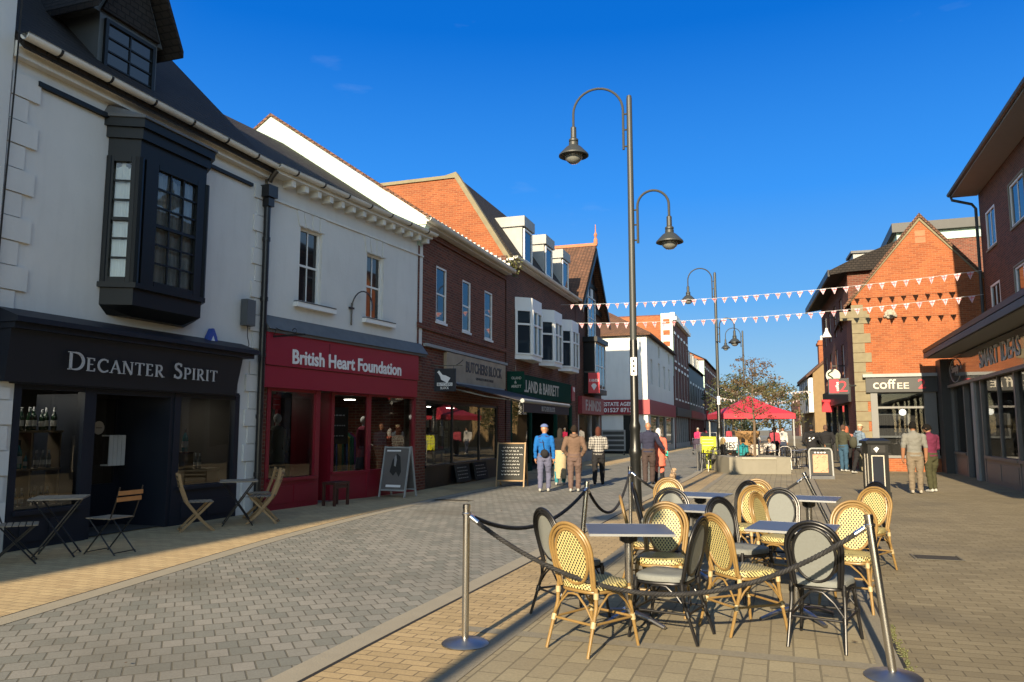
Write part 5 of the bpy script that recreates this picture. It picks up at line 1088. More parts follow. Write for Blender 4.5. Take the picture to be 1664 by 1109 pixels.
def rope(a, b_, sag, label, low=None):
    t = thing('barrier_rope', label, 'rope', tuple(a), 0, 'black twisted barrier ropes'); L = (b_ - a).length; n = int((L + sag) * 70)
    pts = []
    for i in range(n + 1): k = i / n; p = a.lerp(b_, k); p.z -= sag * 4 * k * (1 - k); pts.append(p - a)
    m = MB()
    for s in range(3):
        q = []
        for i, p in enumerate(pts):
            tg = (pts[min(i + 1, n)] - pts[max(i - 1, 0)]).normalized(); x = tg.cross(Vector((0, 0, 1))).normalized(); y = x.cross(tg); ph = i / 70 * 2 * math.pi / .085 + s * 2.094
            if i < 6 or i > n - 6: continue
            q.append(p + (x * math.cos(ph) + y * math.sin(ph)) * .0085)
        m.tube(q, .0105, 6)
    m.build('cord', 'cord_black', t, True)
    for e, nx_ in ((pts[0], pts[7]), (pts[-1], pts[-8])):
        d = (nx_ - e).normalized(); MB().tube([e + d * .035, e + d * .11], .0185, 10).build('end_cap', 'chrome', t, True)
        o = e + d * .02; MB().tube([o + Vector((.016 * math.cos(a_), 0, .016 * math.sin(a_))) for a_ in [2 * math.pi * i / 12 for i in range(12)]], .004, 5, True).build('hook', 'chrome', t, True)
rope(p1, p2, .24, 'black twisted rope sagging from the free left post back to the second post')
rope(p1, p5, .52, 'longest black twisted rope sagging low across the front of the seating')
rope(p2, p3, .42, 'black rope hanging in a deep curve in front of the walking people')
rope(p3, p4, .50, 'black rope running right from the post by the street lamp')
# ------------------------------------------------------------------ bistro sets by the wine shop
def folding_chair(kind):
    metal = kind == 'metal'; t = thing('folding_chair', 'chair', 'folding chair', (0, 0, 0), 0, 'slatted folding chairs by the wine shop')
    fm, wd = ('black_metal', 'orange_wood') if metal else ('pine', 'pine')
    r_ = .009 if metal else .0
    for s in (-1, 1):
        x = s * .19
        a = [(x, -.30, .86), (x, -.24, .64), (x, -.17, .45), (x, .22, 0)] if metal else [(x, -.31, .90), (x, -.27, .72), (x, -.17, .45), (x, .06, .16), (x, .24, 0)]
        b_ = [(x * .9, .19, .45), (x * .9, -.26, 0)]
        if metal:
            MB().tube(a, .010, 7).build('leg', fm, t, True); MB().tube(b_, .010, 7).build('leg', fm, t, True)
        else:
            m = MB()
            for p, q in zip(a, a[1:]): m.bar(p, q, .024, .042, (0, 1, 0))
            m.build('leg', fm, t); m = MB(); m.bar(*b_, .022, .036, (0, 1, 0)); m.build('leg', fm, t)
    for y, z in ((.2, .03), (-.24, .03)): MB().bar((-.18, y, z + (.015 if not metal else 0)), (.18, y, z), .012 if metal else .02, .012 if metal else .03).build('crossbar', fm, t)
    m = MB()
    for i in range(6): y = -.18 + i * .068; m.box(-.20, .20, y, y + .056, .448, .462)
    m.build('seat', 'weathered_wood', t)
    m = MB()
    for z in ((.70, .78) if metal else (.70, .77, .84)): y = -.26 - (z - .64) * .27; m.bar((-.20, y, z), (.20, y, z), .014, .055 if metal else .042)
    m.build('backrest', wd, t)
    return t
fm_, fw_ = folding_chair('metal'), folding_chair('wood'); um, uw = [False], [False]
def bistro_table(label, x, y, rz):
    t = thing('bistro_table', label, 'table', (x, y, .004), rz, 'slatted folding tables by the wine shop'); m = MB()
    for i in range(7): a = -.3 + i * .087; m.box(-.3, .3, a, a + .078, .715, .735)
    m.build('tabletop', 'weathered_wood', t)
    for s in (-1, 1):
        MB().tube([(-.25, s * .22, .71), (.24, s * .22, 0)], .011, 7).build('leg', 'black_metal', t, True); MB().tube([(.25, s * .2, .71), (-.24, s * .2, 0)], .011, 7).build('leg', 'black_metal', t, True)
    m = MB(); m.tube([(.22, -.22, .05), (.22, .22, .05)], .008, 6); m.tube([(-.22, -.2, .05), (-.22, .2, .05)], .008, 6); m.build('crossbar', 'black_metal', t)
    return t
bistro_table('dark slatted folding table at the far left, under the wine shop window', -5.78, 10.0, 20)
bistro_table('dark slatted folding table in front of the white stone corner', -4.62, 13.2, 20)
place(fm_, um, (-5.22, 10.22, .004), 72, 'black metal folding chair with two orange back slats, right of the left table')
place(fm_, um, (-5.95, 9.45, .004), -60, 'black metal folding chair with wooden slats at the far left edge')
place(fw_, uw, (-5.0, 12.45, .004), -62, 'pale wooden folding chair left of the second table, facing it')
place(fw_, uw, (-4.28, 13.45, .004), 100, 'wooden folding chair right of the second table, nearer the kerb')
place(fw_, uw, (-4.55, 14.1, .004), 120, 'wooden folding chair behind the second table, against the red shop front')
t = thing('stool', 'small plain brown wooden stool in front of the charity shop door', 'stool', (-3.72, 16.5, .004), 65)
MB().box(-.25, .25, -.17, .17, .44, .49).build('seat', 'brown_wood', t)
for x in (-.22, .22):
    for y in (-.14, .14): MB().box(x - .025, x + .025, y - .025, y + .025, 0, .44).build('leg', 'brown_wood', t)
MB().box(-.2, .2, -.15, -.12, .36, .43).build('apron', 'brown_wood', t)
# bottles and shelves in the wine shop
def W_(lx, ly): return D(lx, ly)
for z, l in ((1.05, 'lower'), (1.58, 'upper')):
    t = thing('shelf', 'dark wooden shelf in the left wine shop window, ' + l + ' of the two', 'shelf', W_(.68, .45) + (z,), 90 - 19.1, 'shelves in the wine shop window')
    MB().box(-.48, .48, -.14, .14, -.03, 0).build('board', 'interior_wood', t)
    for x in (-.46, 0, .46): MB().box(x - .012, x + .012, -.12, .12, -.53, -.03).build('upright', 'interior_wood', t)
t = thing('display_counter', 'low wooden display counter in the left wine shop window', 'counter', W_(.68, .5) + (0,), 90 - 19.1); MB().box(-.5, .5, -.18, .3, .1, .5).build('carcass', 'interior_wood', t); MB().box(-.52, .52, -.2, .32, .5, .53).build('top', 'weathered_wood', t)
def bottle(col, cap):
    t = thing('bottle', 'bottle', 'bottle', (0, 0, 0), 0)
    m = MB(); m.lathe([(.036, 0), (.038, .01), (.038, .18), (.03, .215), (.014, .245), (.013, .30)], n=12); m.build('glass_body', col, t, True)
    m = MB(); m.lathe([(.0395, .06), (.0395, .14)], n=12); m.build('bottle_label', 'paper', t, True); m = MB(); m.lathe([(.016, .26), (.016, .315), (.01, .318)], n=10); m.build('cap', cap, t, True); return t
darkglass('green_bottle', (.01, .03, .012)); darkglass('teal_bottle', (.01, .16, .17)); darkglass('amber_bottle', (.30, .13, .01)); darkglass('clear_bottle', (.12, .13, .13))
bots = {'dark': [bottle('green_bottle', 'silver_ink'), [False]], 'teal': [bottle('teal_bottle', 'black_ink'), [False]], 'amber': [bottle('amber_bottle', 'black_ink'), [False]], 'clear': [bottle('clear_bottle', 'silver_ink'), [False]]}
def bot(k, lx, ly, z, label, sc=1.0, g='bottles in the wine shop windows'): place(bots[k][0], bots[k][1], W_(lx, ly) + (z,), 0, label, g, sc)
random.seed(11)
for i in range(9): bot('dark', .30 + i * .098, .42 + .04 * (i % 2), 1.58, 'dark bottle with silver cap on the upper shelf of the left wine shop window', random.uniform(.9, 1.15), 'dark bottles on the upper shelf')
bot('amber', .42, .42, 1.05, 'squat amber bottle on the lower shelf, left of the teal one', 1.25); bot('teal', .56, .42, 1.05, 'teal bottle on the lower shelf beside the amber one', 1.25); bot('teal', .66, .4, 1.05, 'small teal bottle right of the larger teal one', .7)
for i in range(3): bot('clear', .84 + i * .1, .42, 1.05, 'clear bottle with pale label on the right of the lower shelf', .8, 'clear bottles on the lower shelf')
for i in range(9): bot('dark', .25 + i * .1, .42, .53, 'dark bottle on the low counter in the left wine shop window', .8, 'bottles on the low counter')
t = thing('display_counter', 'pale display ledge in the right-hand wine shop window', 'counter', W_(3.8, .45) + (0,), 90 - 19.1); MB().box(-.62, .62, -.2, .3, .1, .85).build('carcass', 'interior_wood', t); MB().box(-.64, .64, -.22, .32, .85, .89).build('top', 'weathered_wood', t)
bot('teal', 3.72, .4, 1.20, 'large teal bottle standing on a box in the right-hand wine shop window', 1.3); 
t = thing('display_box', 'small dark box carrying the teal bottle in the right-hand wine shop window', 'box', W_(3.72, .4) + (.89,), 70.9); MB().box(-.1, .1, -.1, .1, 0, .28).build('box_body', 'interior_wood', t); MB().box(-.105, .105, -.105, .105, .28, .31).build('lid', 'brown_wood', t)
for i in range(5): bot('clear', 3.35 + i * .1 + (.35 if i > 2 else 0), .4, .89, 'clear bottle on the ledge of the right-hand wine shop window', .85, 'clear bottles on the right-hand ledge')
t = thing('shop_notice', 'round white sticker on the wine shop door glass', 'sticker', W_(2.45, 1.04) + (1.62,), 70.9); m = MB(); m.py([(.11 * math.cos(a), .11 * math.sin(a)) for a in [2 * math.pi * i / 24 for i in range(24)]][::-1], -.004, 0); m.build('disc', 'paper', t); MB().box(-.06, .06, -.007, -.004, -.01, .01).build('print', 'grey_ink', t)
t = thing('wine_crate', 'white painted slatted crate standing on end in the wine shop doorway window', 'crate', W_(2.62, .95) + (1.0,), 70.9)
m = MB(); [m.box(-.16 + i * .085, -.16 + i * .085 + .075, -.15, -.135, 0, .5) for i in range(4)]; m.build('slats', 'paper', t); m = MB(); m.box(-.16, .17, -.135, .02, 0, .02); m.box(-.16, .17, -.135, .02, .48, .5); m.build('ends', 'paper', t)
t = thing('alarm_box', 'blue triangular alarm box on the white wall below the black oriel window', 'alarm box', W_(3.72, -.02) + (3.12,), 70.9)
m = MB(); m.py([(-.14, 0), (.14, 0), (.10, .12), (.02, .26), (-.02, .26), (-.10, .12)], -.09, 0); M('alarm_blue', (.02, .07, .35), .4, var=.05); m.build('cover', 'alarm_blue', t); MB().py([(-.05, .03), (.05, .03), (0, .13)], -.094, -.09).build('emblem', 'white_ink', t)
t = thing('meter_box', 'grey metal meter box on the white wall beside the black downpipe', 'meter box', W_(4.68, -.02) + (3.55,), 70.9)
MB().box(-.14, .12, -.14, 0, 0, .5).build('cabinet', 'zinc', t); m = MB(); m.box(-.13, .11, -.147, -.14, .02, .48); m.build('door', 'zinc', t); m = MB(); m.tube([(0, -.06, 0), (.02, -.05, -.2), (.1, -.03, -.35), (0, -.03, -.5)], .008, 5); m.build('cable', 'cord_black', t)
# ------------------------------------------------------------------ pavement boards
def a_board(x, y, rz, w_, h_, frame, face, label, ink, lines, name='a_board', script=False):
    t = thing(name, label, 'a-board', (x, y, .004), rz); lean = .22 * h_
    def leaf(sgn, nm):
        P_ = lambda s, k, o=0: (s, sgn * (lean * (1 - k) + .02 + o), h_ * k)
        m = MB(); m.bar(P_(-w_ / 2, 0), P_(-w_ / 2, 1), .035, .04, (0, 1, 0)); m.bar(P_(w_ / 2, 0), P_(w_ / 2, 1), .035, .04, (0, 1, 0)); m.bar(P_(-w_ / 2, .98), P_(w_ / 2, .98), .04, .035); m.bar(P_(-w_ / 2, .14), P_(w_ / 2, .14), .04, .035)
        m.build('frame', frame, t)
        m = MB(); m.poly([P_(-w_ / 2, .15), P_(w_ / 2, .15), P_(w_ / 2, .97), P_(-w_ / 2, .97)]); m.poly([P_(-w_ / 2, .15, -.012), P_(-w_ / 2, .97, -.012), P_(w_ / 2, .97, -.012), P_(w_ / 2, .15, -.012)]); m.build(nm, face, t); return P_
    leaf(1, 'rear_panel'); P_ = leaf(-1, 'front_panel')
    m = MB()
    for i in range(lines):
        k = .88 - i * (.68 / lines); s = -w_ * .36 + random.uniform(0, .05)
        while s < w_ * .30:
            l = random.uniform(.03, .10); hh_ = .25 / lines
            if script:
                n = max(3, int(l / .018)); m.tube([P_(s + l * j / n, k + hh_ * .5 * math.sin(j * 2.2 + i), -.002 if 0 else .006) for j in range(n + 1)], .006, 4)
            else: m.poly([P_(s, k - hh_ * .4, .004), P_(s + l, k - hh_ * .4, .004), P_(s + l, k + hh_ * .4, .004), P_(s, k + hh_ * .4, .004)])
            s += l + .03
    if ink: m.build('chalk_writing' if script else 'print', ink, t)
    return t, P_
random.seed(5)
a_board(.0, 21.9, -12, .78, 1.22, 'pine', 'chalkboard', 'pine framed chalkboard a-board covered in white handwriting', 'chalk', 9, script=True)
t, P_ = a_board(-2.72, 18.6, -22, .68, 1.18, 'lead_light', 'poster_board', 'silver framed a-board with a jacket poster by the charity shop', 'white_ink', 0)
m = MB(); m.poly([P_(s * .34, k, .004) for s, k in ((-.1, .42), (-.42, .50), (-.3, .72), (0, .86), (.3, .8), (.5, .5), (.35, .40), (.1, .5))]); m.build('jacket_picture', 'black_ink', t); m = MB(); m.poly([P_(s * .34, k, .006) for s, k in ((-.12, .62), (.02, .60), (.05, .74), (-.05, .84), (-.16, .78))]); m.build('shirt_picture', 'grey_ink', t); m = MB(); m.poly([P_(-.2, .20, .005), P_(.2, .20, .005), P_(.2, .245, .005), P_(-.2, .245, .005)]); m.poly([P_(-.28, .9, .005), P_(.1, .9, .005), P_(.1, .93, .005), P_(-.28, .93, .005)]); m.build('print', 'white_ink', t)
t = thing('pavement_sign', 'grey framed pavement sign with a peach poster and rounded top', 'pavement sign', (10.0, 25.2, .0), -6)
m = MB(); m.tube([(-.36, -.08, .0), (-.36, 0, .85)] + [(-.36 + .1 - .1 * math.cos(a), 0, .85 + .12 * math.sin(a)) for a in [math.pi / 2 * i / 5 for i in range(6)]] + [(.36 - .1 + .1 * math.sin(a), 0, .85 + .12 * math.cos(a)) for a in [math.pi / 2 * i / 5 for i in range(6)]] + [(.36, 0, .85), (.36, -.08, 0)], .028, 8); m.build('frame', 'lead_light', t, True)
m = MB(); m.box(-.33, .33, -.01, .02, .12, .9); m.build('backing', 'slate_paint', t); MB().box(-.25, .22, -.03, -.012, .2, .78).build('poster', 'peach', t); MB().pz([(-.36, -.2), (.36, -.2), (.36, .2), (-.36, .2)], .0, .1).build('base', 'lead', t)
m = MB(); random.seed(2)
for i in range(40): x, z = random.uniform(-.23, .2), random.choice((random.uniform(.22, .32), random.uniform(.66, .76), random.uniform(.3, .7))); m.box(x, x + .02, -.034, -.03, z, z + .012)
m.build('print', 'maroon_sign', t); m = MB(); [m.box(-.2 + i * .1, -.14 + i * .1, -.016, -.01, .82, .86) for i in range(4)]; m.build('heading', 'white_ink', t)
# litter bin
t = thing('litter_bin', 'tall square black litter bin with gold edged panels beside the people', 'litter bin', (8.13, 17.4, .0), -8)
m = MB(); m.box(-.235, .235, -.235, .235, 0, .22); m.box(-.215, .215, -.215, .215, .22, 1.28); m.build('body', 'post_black', t)
m = MB(); m.box(-.26, .26, -.26, .26, 1.28, 1.34); m.add([(-.26, -.26, 1.34), (.26, -.26, 1.34), (.26, .26, 1.34), (-.26, .26, 1.34), (-.14, -.14, 1.40), (.14, -.14, 1.40), (.14, .14, 1.40), (-.14, .14, 1.40)], [(0, 1, 5, 4), (1, 2, 6, 5), (2, 3, 7, 6), (3, 0, 4, 7), (4, 5, 6, 7)]); m.build('lid', 'post_black', t)
m = MB()
for y, x in ((-.219, None),):
    for a, b_, c, d in ((-.15, .12, 1.0, 1.02), (-.15, .12, .26, .28), (-.15, -.13, .28, 1.0), (.10, .12, .28, 1.0)): m.box(a, b_, -.221, -.215, c, d)
m.build('front_beading', 'cream_ink', t)
m = MB(); m.box(-.221, -.215, -.19, -.13, .24, 1.05); m.box(-.221, -.215, .0, .06, .24, 1.05); m.build('side_beading', 'cream_ink', t)
m = MB(); m.box(-.13, .10, -.218, -.215, .28, 1.0); m.build('front_panel', 'navy_paint', t); m = MB(); m.box(-.15, .15, -.222, -.214, 1.08, 1.24); m.build('slot', 'black_ink', t); m = MB(); m.py([(-.10, 1.16), (-.03, 1.21), (.02, 1.17), (-.02, 1.12), (-.04, 1.08), (-.06, 1.12)], -.226, -.222); m.build('emblem', 'white_ink', t)
# ------------------------------------------------------------------ planter bench with a young tree
t = thing('planter_bench', 'square pale concrete planter bench round the young tree', 'planter', (8.85, 28.85, 0), 0)
m = MB(); m.box(-1.1, -.64, -1.1, 1.1, 0, .60); m.box(.58, 1.1, -1.1, 1.1, 0, .60); m.box(-.64, .58, -1.085, -.62, 0, .52); m.box(-.64, .58, .62, 1.085, 0, .52); m.build('blocks', 'concrete', t)
m = MB(); m.box(-.64, .58, -1.12, -.6, .52, .60); m.build('seat_slab', 'concrete_light', t); MB().box(-.64, .58, -.62, .62, 0, .5).build('soil', 'interior_wood', t)
def leaf_cloud(m, c, rad, n, size, flat=.8):
    for _ in range(n):
        d = Vector((random.gauss(0, 1), random.gauss(0, 1), random.gauss(0, 1))).normalized() * (random.random() ** .45); p = Vector((c[0] + d.x * rad, c[1] + d.y * rad, c[2] + d.z * rad * flat)); s = size * random.uniform(.6, 1.4)
        u = Vector((random.gauss(0, 1), random.gauss(0, 1), random.gauss(0, 1))).normalized() * s; v_ = u.cross(Vector((random.gauss(0, 1), random.gauss(0, 1), random.gauss(0, 1)))).normalized() * s * .6
        m.poly([p - u, p - v_ * .9, p + u, p + v_ * .9])
def tree(x, y, h, spread, nbr, nleaf, label, leaf='leaf_green', trunk_h=.35, tr=.05, size=.05, seed=1, cl=.35, group=None, z0=0):
    random.seed(seed); t = thing('tree', label, 'tree', (x, y, z0), 0, group); m = MB(); lf = MB()
    m.tube([(0, 0, 0), (.03, .02, h * trunk_h), (-.02, 0, h * .62), (.03, .01, h * .92)], [tr, tr * .8, tr * .45, tr * .15], 8)
    tips = []
    for i in range(nbr):
        k = trunk_h * .95 + (1 - trunk_h) * (i / nbr) * .85; a = i * 2.4 + random.uniform(-.3, .3); L = spread * (1.05 - abs(k - .6) * .8) * random.uniform(.75, 1.15)
        b_ = Vector((0, 0, h * k)); e = b_ + Vector((math.cos(a) * L, math.sin(a) * L, L * random.uniform(.25, .7))); mid = b_.lerp(e, .5) + Vector((0, 0, -.05 * L)); m.tube([b_, mid, e], [tr * .35, tr * .2, tr * .07], 5)
        tips += [e, mid.lerp(e, .4)]
        for j in range(3): q = mid.lerp(e, random.random()); e2 = q + Vector((random.gauss(0, 1), random.gauss(0, 1), random.uniform(-.2, 1.0))) * L * .3; m.tube([q, e2], [tr * .1, tr * .04], 4); tips.append(e2)
    for p in tips: leaf_cloud(lf, p, spread * cl * random.uniform(.5, 1.2), max(3, int(nleaf / len(tips))), size)
    m.build('trunk', 'trunk', t, True); lf.build('crown', leaf, t); return t
tree(8.98, 28.75, 4.4, .90, 22, 1700, 'slender young street tree with sparse brown leaves growing from the concrete planter', 'leaf_brown', .42, .055, .038, 4, .22)
tree(13.2, 44.5, 4.4, 1.35, 18, 2600, 'green street tree behind the red canopy, left of the pair', 'leaf_olive', .36, .09, .07, 8, .34, 'street trees behind the canopy')
tree(16.6, 48.0, 4.3, 1.45, 18, 2600, 'green street tree behind the red canopy, right of the pair', 'leaf_olive', .36, .09, .07, 9, .34, 'street trees behind the canopy')
tree(27.5, 88.0, 7.0, 3.0, 16, 2600, 'dark green tree in the distance where the street ends', 'leaf_dark', .3, .15, .14, 10, .4); tree(24.0, 84.0, 6.2, 2.5, 14, 2200, 'smaller dark tree in the distance left of the street end', 'leaf_dark', .3, .14, .14, 12, .4)
# stone pedestal planter
t = thing('pedestal_planter', 'large terracotta coloured stone pedestal planter under the canopy', 'planter', (10.15, 33.4, 0), 0)
m = MB(); m.lathe([(.45, 0), (.45, .12), (.36, .2), (.33, 1.0), (.38, 1.15), (.50, 1.28), (.54, 1.40), (.54, 1.5), (.46, 1.52), (.44, 1.45), (.05, 1.44)], n=8); m.build('pedestal', 'terracotta', t)
m = MB(); random.seed(6); leaf_cloud(m, (0, 0, 1.72), .52, 500, .05, .55); m.build('plants', 'leaf_dark', t)
# ------------------------------------------------------------------ red canopy
t = thing('gazebo', 'red pop-up canopy on four pale legs in the middle of the street', 'gazebo', (11.15, 36.3, 0), -3)
m = MB(); h_ = 1.62
m.add([(-h_, -h_, 2.30), (h_, -h_, 2.30), (h_, h_, 2.30), (-h_, h_, 2.30), (0, 0, 3.14)] + [(-h_ * .5, -h_ * .5, 2.66), (h_ * .5, -h_ * .5, 2.66), (h_ * .5, h_ * .5, 2.66), (-h_ * .5, h_ * .5, 2.66)], [(0, 1, 6, 5), (1, 2, 7, 6), (2, 3, 8, 7), (3, 0, 5, 8), (5, 6, 4), (6, 7, 4), (7, 8, 4), (8, 5, 4)]); m.build('canopy_top', 'canopy_red', t)
m = MB(); m.box(-h_, h_, -h_ - .01, -h_ + .01, 2.06, 2.30); m.box(-h_, h_, h_ - .01, h_ + .01, 2.06, 2.30); m.box(-h_ - .01, -h_ + .01, -h_, h_, 2.06, 2.3); m.box(h_ - .01, h_ + .01, -h_, h_, 2.06, 2.3); m.build('valance', 'canopy_red', t)
for x in (-1, 1):
    for y in (-1, 1): MB().box(x * 1.55 - .03, x * 1.55 + .03, y * 1.55 - .03, y * 1.55 + .03, 0, 2.28).build('leg', 'lead_light', t)
# ------------------------------------------------------------------ furniture round the canopy
def mini_chair():
    t = thing('outdoor_chair', 'chair', 'chair', (0, 0, 0), 0, 'black metal chairs round the red canopy'); m = MB(); m.tube([(-.22, -.24, .45), (-.22, -.32, .82), (-.1, -.34, .90), (.1, -.34, .90), (.22, -.32, .82), (.22, -.24, .45)], .014, 6)
    for i in range(5): x = -.16 + i * .08; m.tube([(x, -.25, .46), (x, -.33, .87)], .008, 5)
    m.build('backrest', 'black_metal', t); MB().box(-.22, .22, -.24, .2, .44, .46).build('seat', 'black_metal', t)
    for x in (-1, 1):
        for y in (-.22, .2): MB().tube([(x * .2, y, .44), (x * .23, y * 1.15, 0)], .012, 6).build('leg', 'steel_dull', t)
        MB().tube([(x * .23, -.25, .62), (x * .25, .15, .65), (x * .22, .19, .45)], .012, 6).build('armrest', 'black_metal', t)
    return t
mc, umc = mini_chair(), [False]
spots = [(7.55, 29.7, 110, 'nearest the barrier posts, facing right'), (8.05, 30.5, 200, 'behind the barrier posts, facing the viewer'), (7.75, 31.2, 60, 'in front of the yellow board'), (9.35, 31.5, 20, 'beside the stone pedestal'), (10.3, 31.3, 200, 'right behind the young tree'), (10.9, 31.0, 160, 'in the dark row, left'), (11.35, 31.2, 190, 'in the dark row, second'), (11.0, 32.1, 20, 'in the dark row behind the first'), (11.6, 32.0, 330, 'in the dark row behind the second'), (12.2, 32.6, 250, 'at the right end of the dark row'), (10.4, 32.6, 80, 'under the left edge of the canopy'), (13.3, 34.0, 250, 'right of the canopy leg'), (8.7, 31.9, 120, 'between the boards and the pedestal')]
for x, y, rz, l in spots: place(mc, umc, (x, y, 0), rz, 'black metal chair ' + l)
def mini_table(x, y, label):
    t = thing('outdoor_table', label, 'table', (x, y, 0), 0, 'small round tables round the canopy'); m = MB(); m.lathe([(.33, .72), (.34, .73), (.33, .745)], n=20); m.build('tabletop', 'steel_dull', t); m = MB(); m.lathe([(.22, 0), (.2, .02), (.025, .05), (.025, .72)], n=12); m.build('pedestal', 'black_metal', t)
for x, y, l in ((8.0, 31.0, 'small round table in front of the yellow board'), (10.65, 31.7, 'small round table behind the young tree'), (11.5, 31.5, 'small round table among the dark chairs'), (9.2, 32.3, 'small round table by the stone pedestal'), (12.6, 33.3, 'small round table right of the canopy')): mini_table(x, y, l)
for i, (x, y) in enumerate(((7.05, 29.6), (7.3, 30.3), (7.55, 31.0), (7.75, 31.8), (8.0, 32.5), (8.75, 30.0))):
    t = thing('barrier_post', 'grey metal barrier post, ' + ['nearest of the row', 'second of the row from the near end', 'third of the row', 'fourth of the row', 'farthest of the row', 'the one standing apart on the right'][i], 'post', (x, y, 0), 0, 'grey barrier posts left of the canopy'); m = MB(); m.lathe([(.03, .03), (.03, .98), (.035, .99), (.02, 1.02)], n=10); m.build('pole', 'steel_dull', t); m = MB(); m.lathe([(.16, 0), (.15, .02), (.03, .04)], n=16); m.build('base', 'lead', t)
interior_lights()
t = thing('sign_board', 'bright yellow notice board in a metal frame left of the canopy', 'notice board', (8.2, 32.4, 0), -5)
m = MB(); m.tube([(-.34, 0, 0), (-.34, 0, 1.45), (.34, 0, 1.45), (.34, 0, 0)], .02, 6); m.build('frame', 'steel_dull', t); MB().box(-.31, .31, -.02, .02, .62, 1.28).build('panel', 'yellow', t); MB().box(-.31, .0, -.015, .015, 1.3, 1.43).build('header', 'navy_paint', t); m = MB(); [m.box(-.25, .2, -.024, -.02, z, z + .03) for z in (1.15, 1.02, .9)]; m.build('print', 'grey_ink', t)
t = thing('sign_board', 'yellow painted wooden chair-like board below the yellow notice', 'notice board', (8.15, 31.75, 0), -5); m = MB(); m.add([(-.25, -.25, 0), (.25, -.25, 0), (.22, .05, .7), (-.22, .05, .7)], [(0, 1, 2, 3), (3, 2, 1, 0)]); m.build('panel', 'yellow', t); m = MB(); m.bar((-.25, .25, 0), (-.2, .05, .7), .03, .03); m.bar((.25, .25, 0), (.2, .05, .7), .03, .03); m.build('strut', 'steel_dull', t)
t = thing('sign_board', 'white menu board with coloured lettering left of the stone pedestal', 'notice board', (9.1, 32.6, 0), -5)
m = MB(); m.box(-.37, .37, -.03, .03, .32, 1.26); m.build('panel', 'paper', t); m = MB(); m.bar((-.3, .03, .32), (-.33, .2, 0), .03, .03); m.bar((.3, .03, .32), (.33, .2, 0), .03, .03); m.bar((-.3, -.03, .32), (-.33, -.15, 0), .03, .03); m.bar((.3, -.03, .32), (.33, -.15, 0), .03, .03); m.build('feet', 'steel_dull', t)
text('PIES', t, .02, .92, .5, .26, 'black_ink', -.034, .02, .004); text('&', t, -.28, 1.1, .1, .14, 'red_ink', -.034, .02, .004); m = MB(); [m.box(-.2, .25, -.034, -.03, z, z + .03) for z in (.68, .6, .5, .42)]; m.build('print', 'grey_ink', t)
t = thing('estate_board', 'small pale property display stand against the white side wall', 'stand', (6.3, 48.2, 0), -5)
MB().box(-.75, .75, -.03, .03, .25, 1.55).build('panel', 'lead_light', t); m = MB(); [m.box(-.65, .65, -.036, -.03, z, z + .2) for z in (.35, .65, .95, 1.25)]; m.build('print', 'slate_paint', t); m = MB(); m.box(-.7, -.6, -.3, .3, 0, .1); m.box(.6, .7, -.3, .3, 0, .1); m.box(-.68, -.62, -.03, .03, .1, .25); m.box(.62, .68, -.03, .03, .1, .25); m.build('feet', 'black_metal', t)
# signs along the far left row
t = thing('hanging_sign', 'red hanging sign with a white flower on the far dark fronted shop', 'hanging sign', D(15.0, -.9, 17.5, 76, 18.4) + (2.9,), -6); MB().box(-.45, .45, -.06, .06, 0, .9).build('board', 'bright_red', t); m = MB()
for i in range(6): a = i * math.pi / 3; m.py([(.16 * math.cos(a) + .1 * math.cos(q), .45 + .16 * math.sin(a) + .1 * math.sin(q)) for q in [2 * math.pi * j / 8 for j in range(8)]][::-1], -.07 - i * .001, -.06)
m.build('flower_emblem', 'white_ink', t)
# ------------------------------------------------------------------ bunting
def bunting(a, b_, sag, n, fl, label, size=.23, seed=1, simple=False):
    random.seed(seed); a, b_ = Vector(a), Vector(b_); t = thing('bunting', label, 'bunting', tuple(a), 0, 'strings of flag bunting across the street'); N_ = 60
    pt = lambda k: a.lerp(b_, k) - a - Vector((0, 0, sag * 4 * k * (1 - k)))
    MB().tube([pt(i / N_) for i in range(N_ + 1)], .006 if not simple else .02, 4).build('string', 'paper', t)
    d = (b_ - a).normalized(); nn = Vector((d.y, -d.x, 0)).normalized()
    for i in range(n):
        k = (i + .5) / n * fl[1] + fl[0]; p = pt(k); tw = random.gauss(0, .22); sw = d * math.cos(tw) + nn * math.sin(tw); w_ = size * .5 * random.uniform(.85, 1.05); hh_ = size * random.uniform(1.0, 1.2); dn = Vector((0, 0, -1)) + nn * random.gauss(0, .25); dn.normalize()
        A, B, Cc = p - sw * w_, p + sw * w_, p + dn * hh_ + sw * random.gauss(0, .01)
        m = MB(); nf = sw.cross(dn).normalized() * .002
        m.ext([A, B, Cc], nf)
        if not simple:
            for o in (nf * 2.2, -nf * 1.2):
                f = lambda u, v_: A + (B - A) * u + ((Cc - (A + B) / 2)) * v_ + o
                m.poly([f(.44, 0), f(.56, 0), f(.53, .85), f(.47, .85)], 1); m.poly([f(.05, .22), f(.95, .22), f(.90, .34), f(.10, .34)][::1], 1)
                m.poly([f(.10, .04), f(.34, .04), f(.36, .15)], 2); m.poly([f(.90, .04), f(.66, .04), f(.64, .15)], 2); m.poly([f(.24, .42), f(.40, .42), f(.42, .75)], 2)
        m.build('pennant', ['flag_white', 'flag_red', 'flag_blue'], t)
M('flag_white', (.52, .40, .42), .8, var=.05); M('flag_red', (.48, .08, .10), .8, var=.05); M('flag_blue', (.30, .30, .48), .8, var=.05)
bunting((2.2, 34.2, 7.15), (17.0, 27.35, 7.30), .25, 38, (.02, .97), 'upper string of pink and white flag bunting across the street')
bunting((2.45, 34.9, 6.42), (17.0, 27.35, 6.42), .28, 38, (.01, .98), 'lower string of pink and white flag bunting across the street', seed=2)
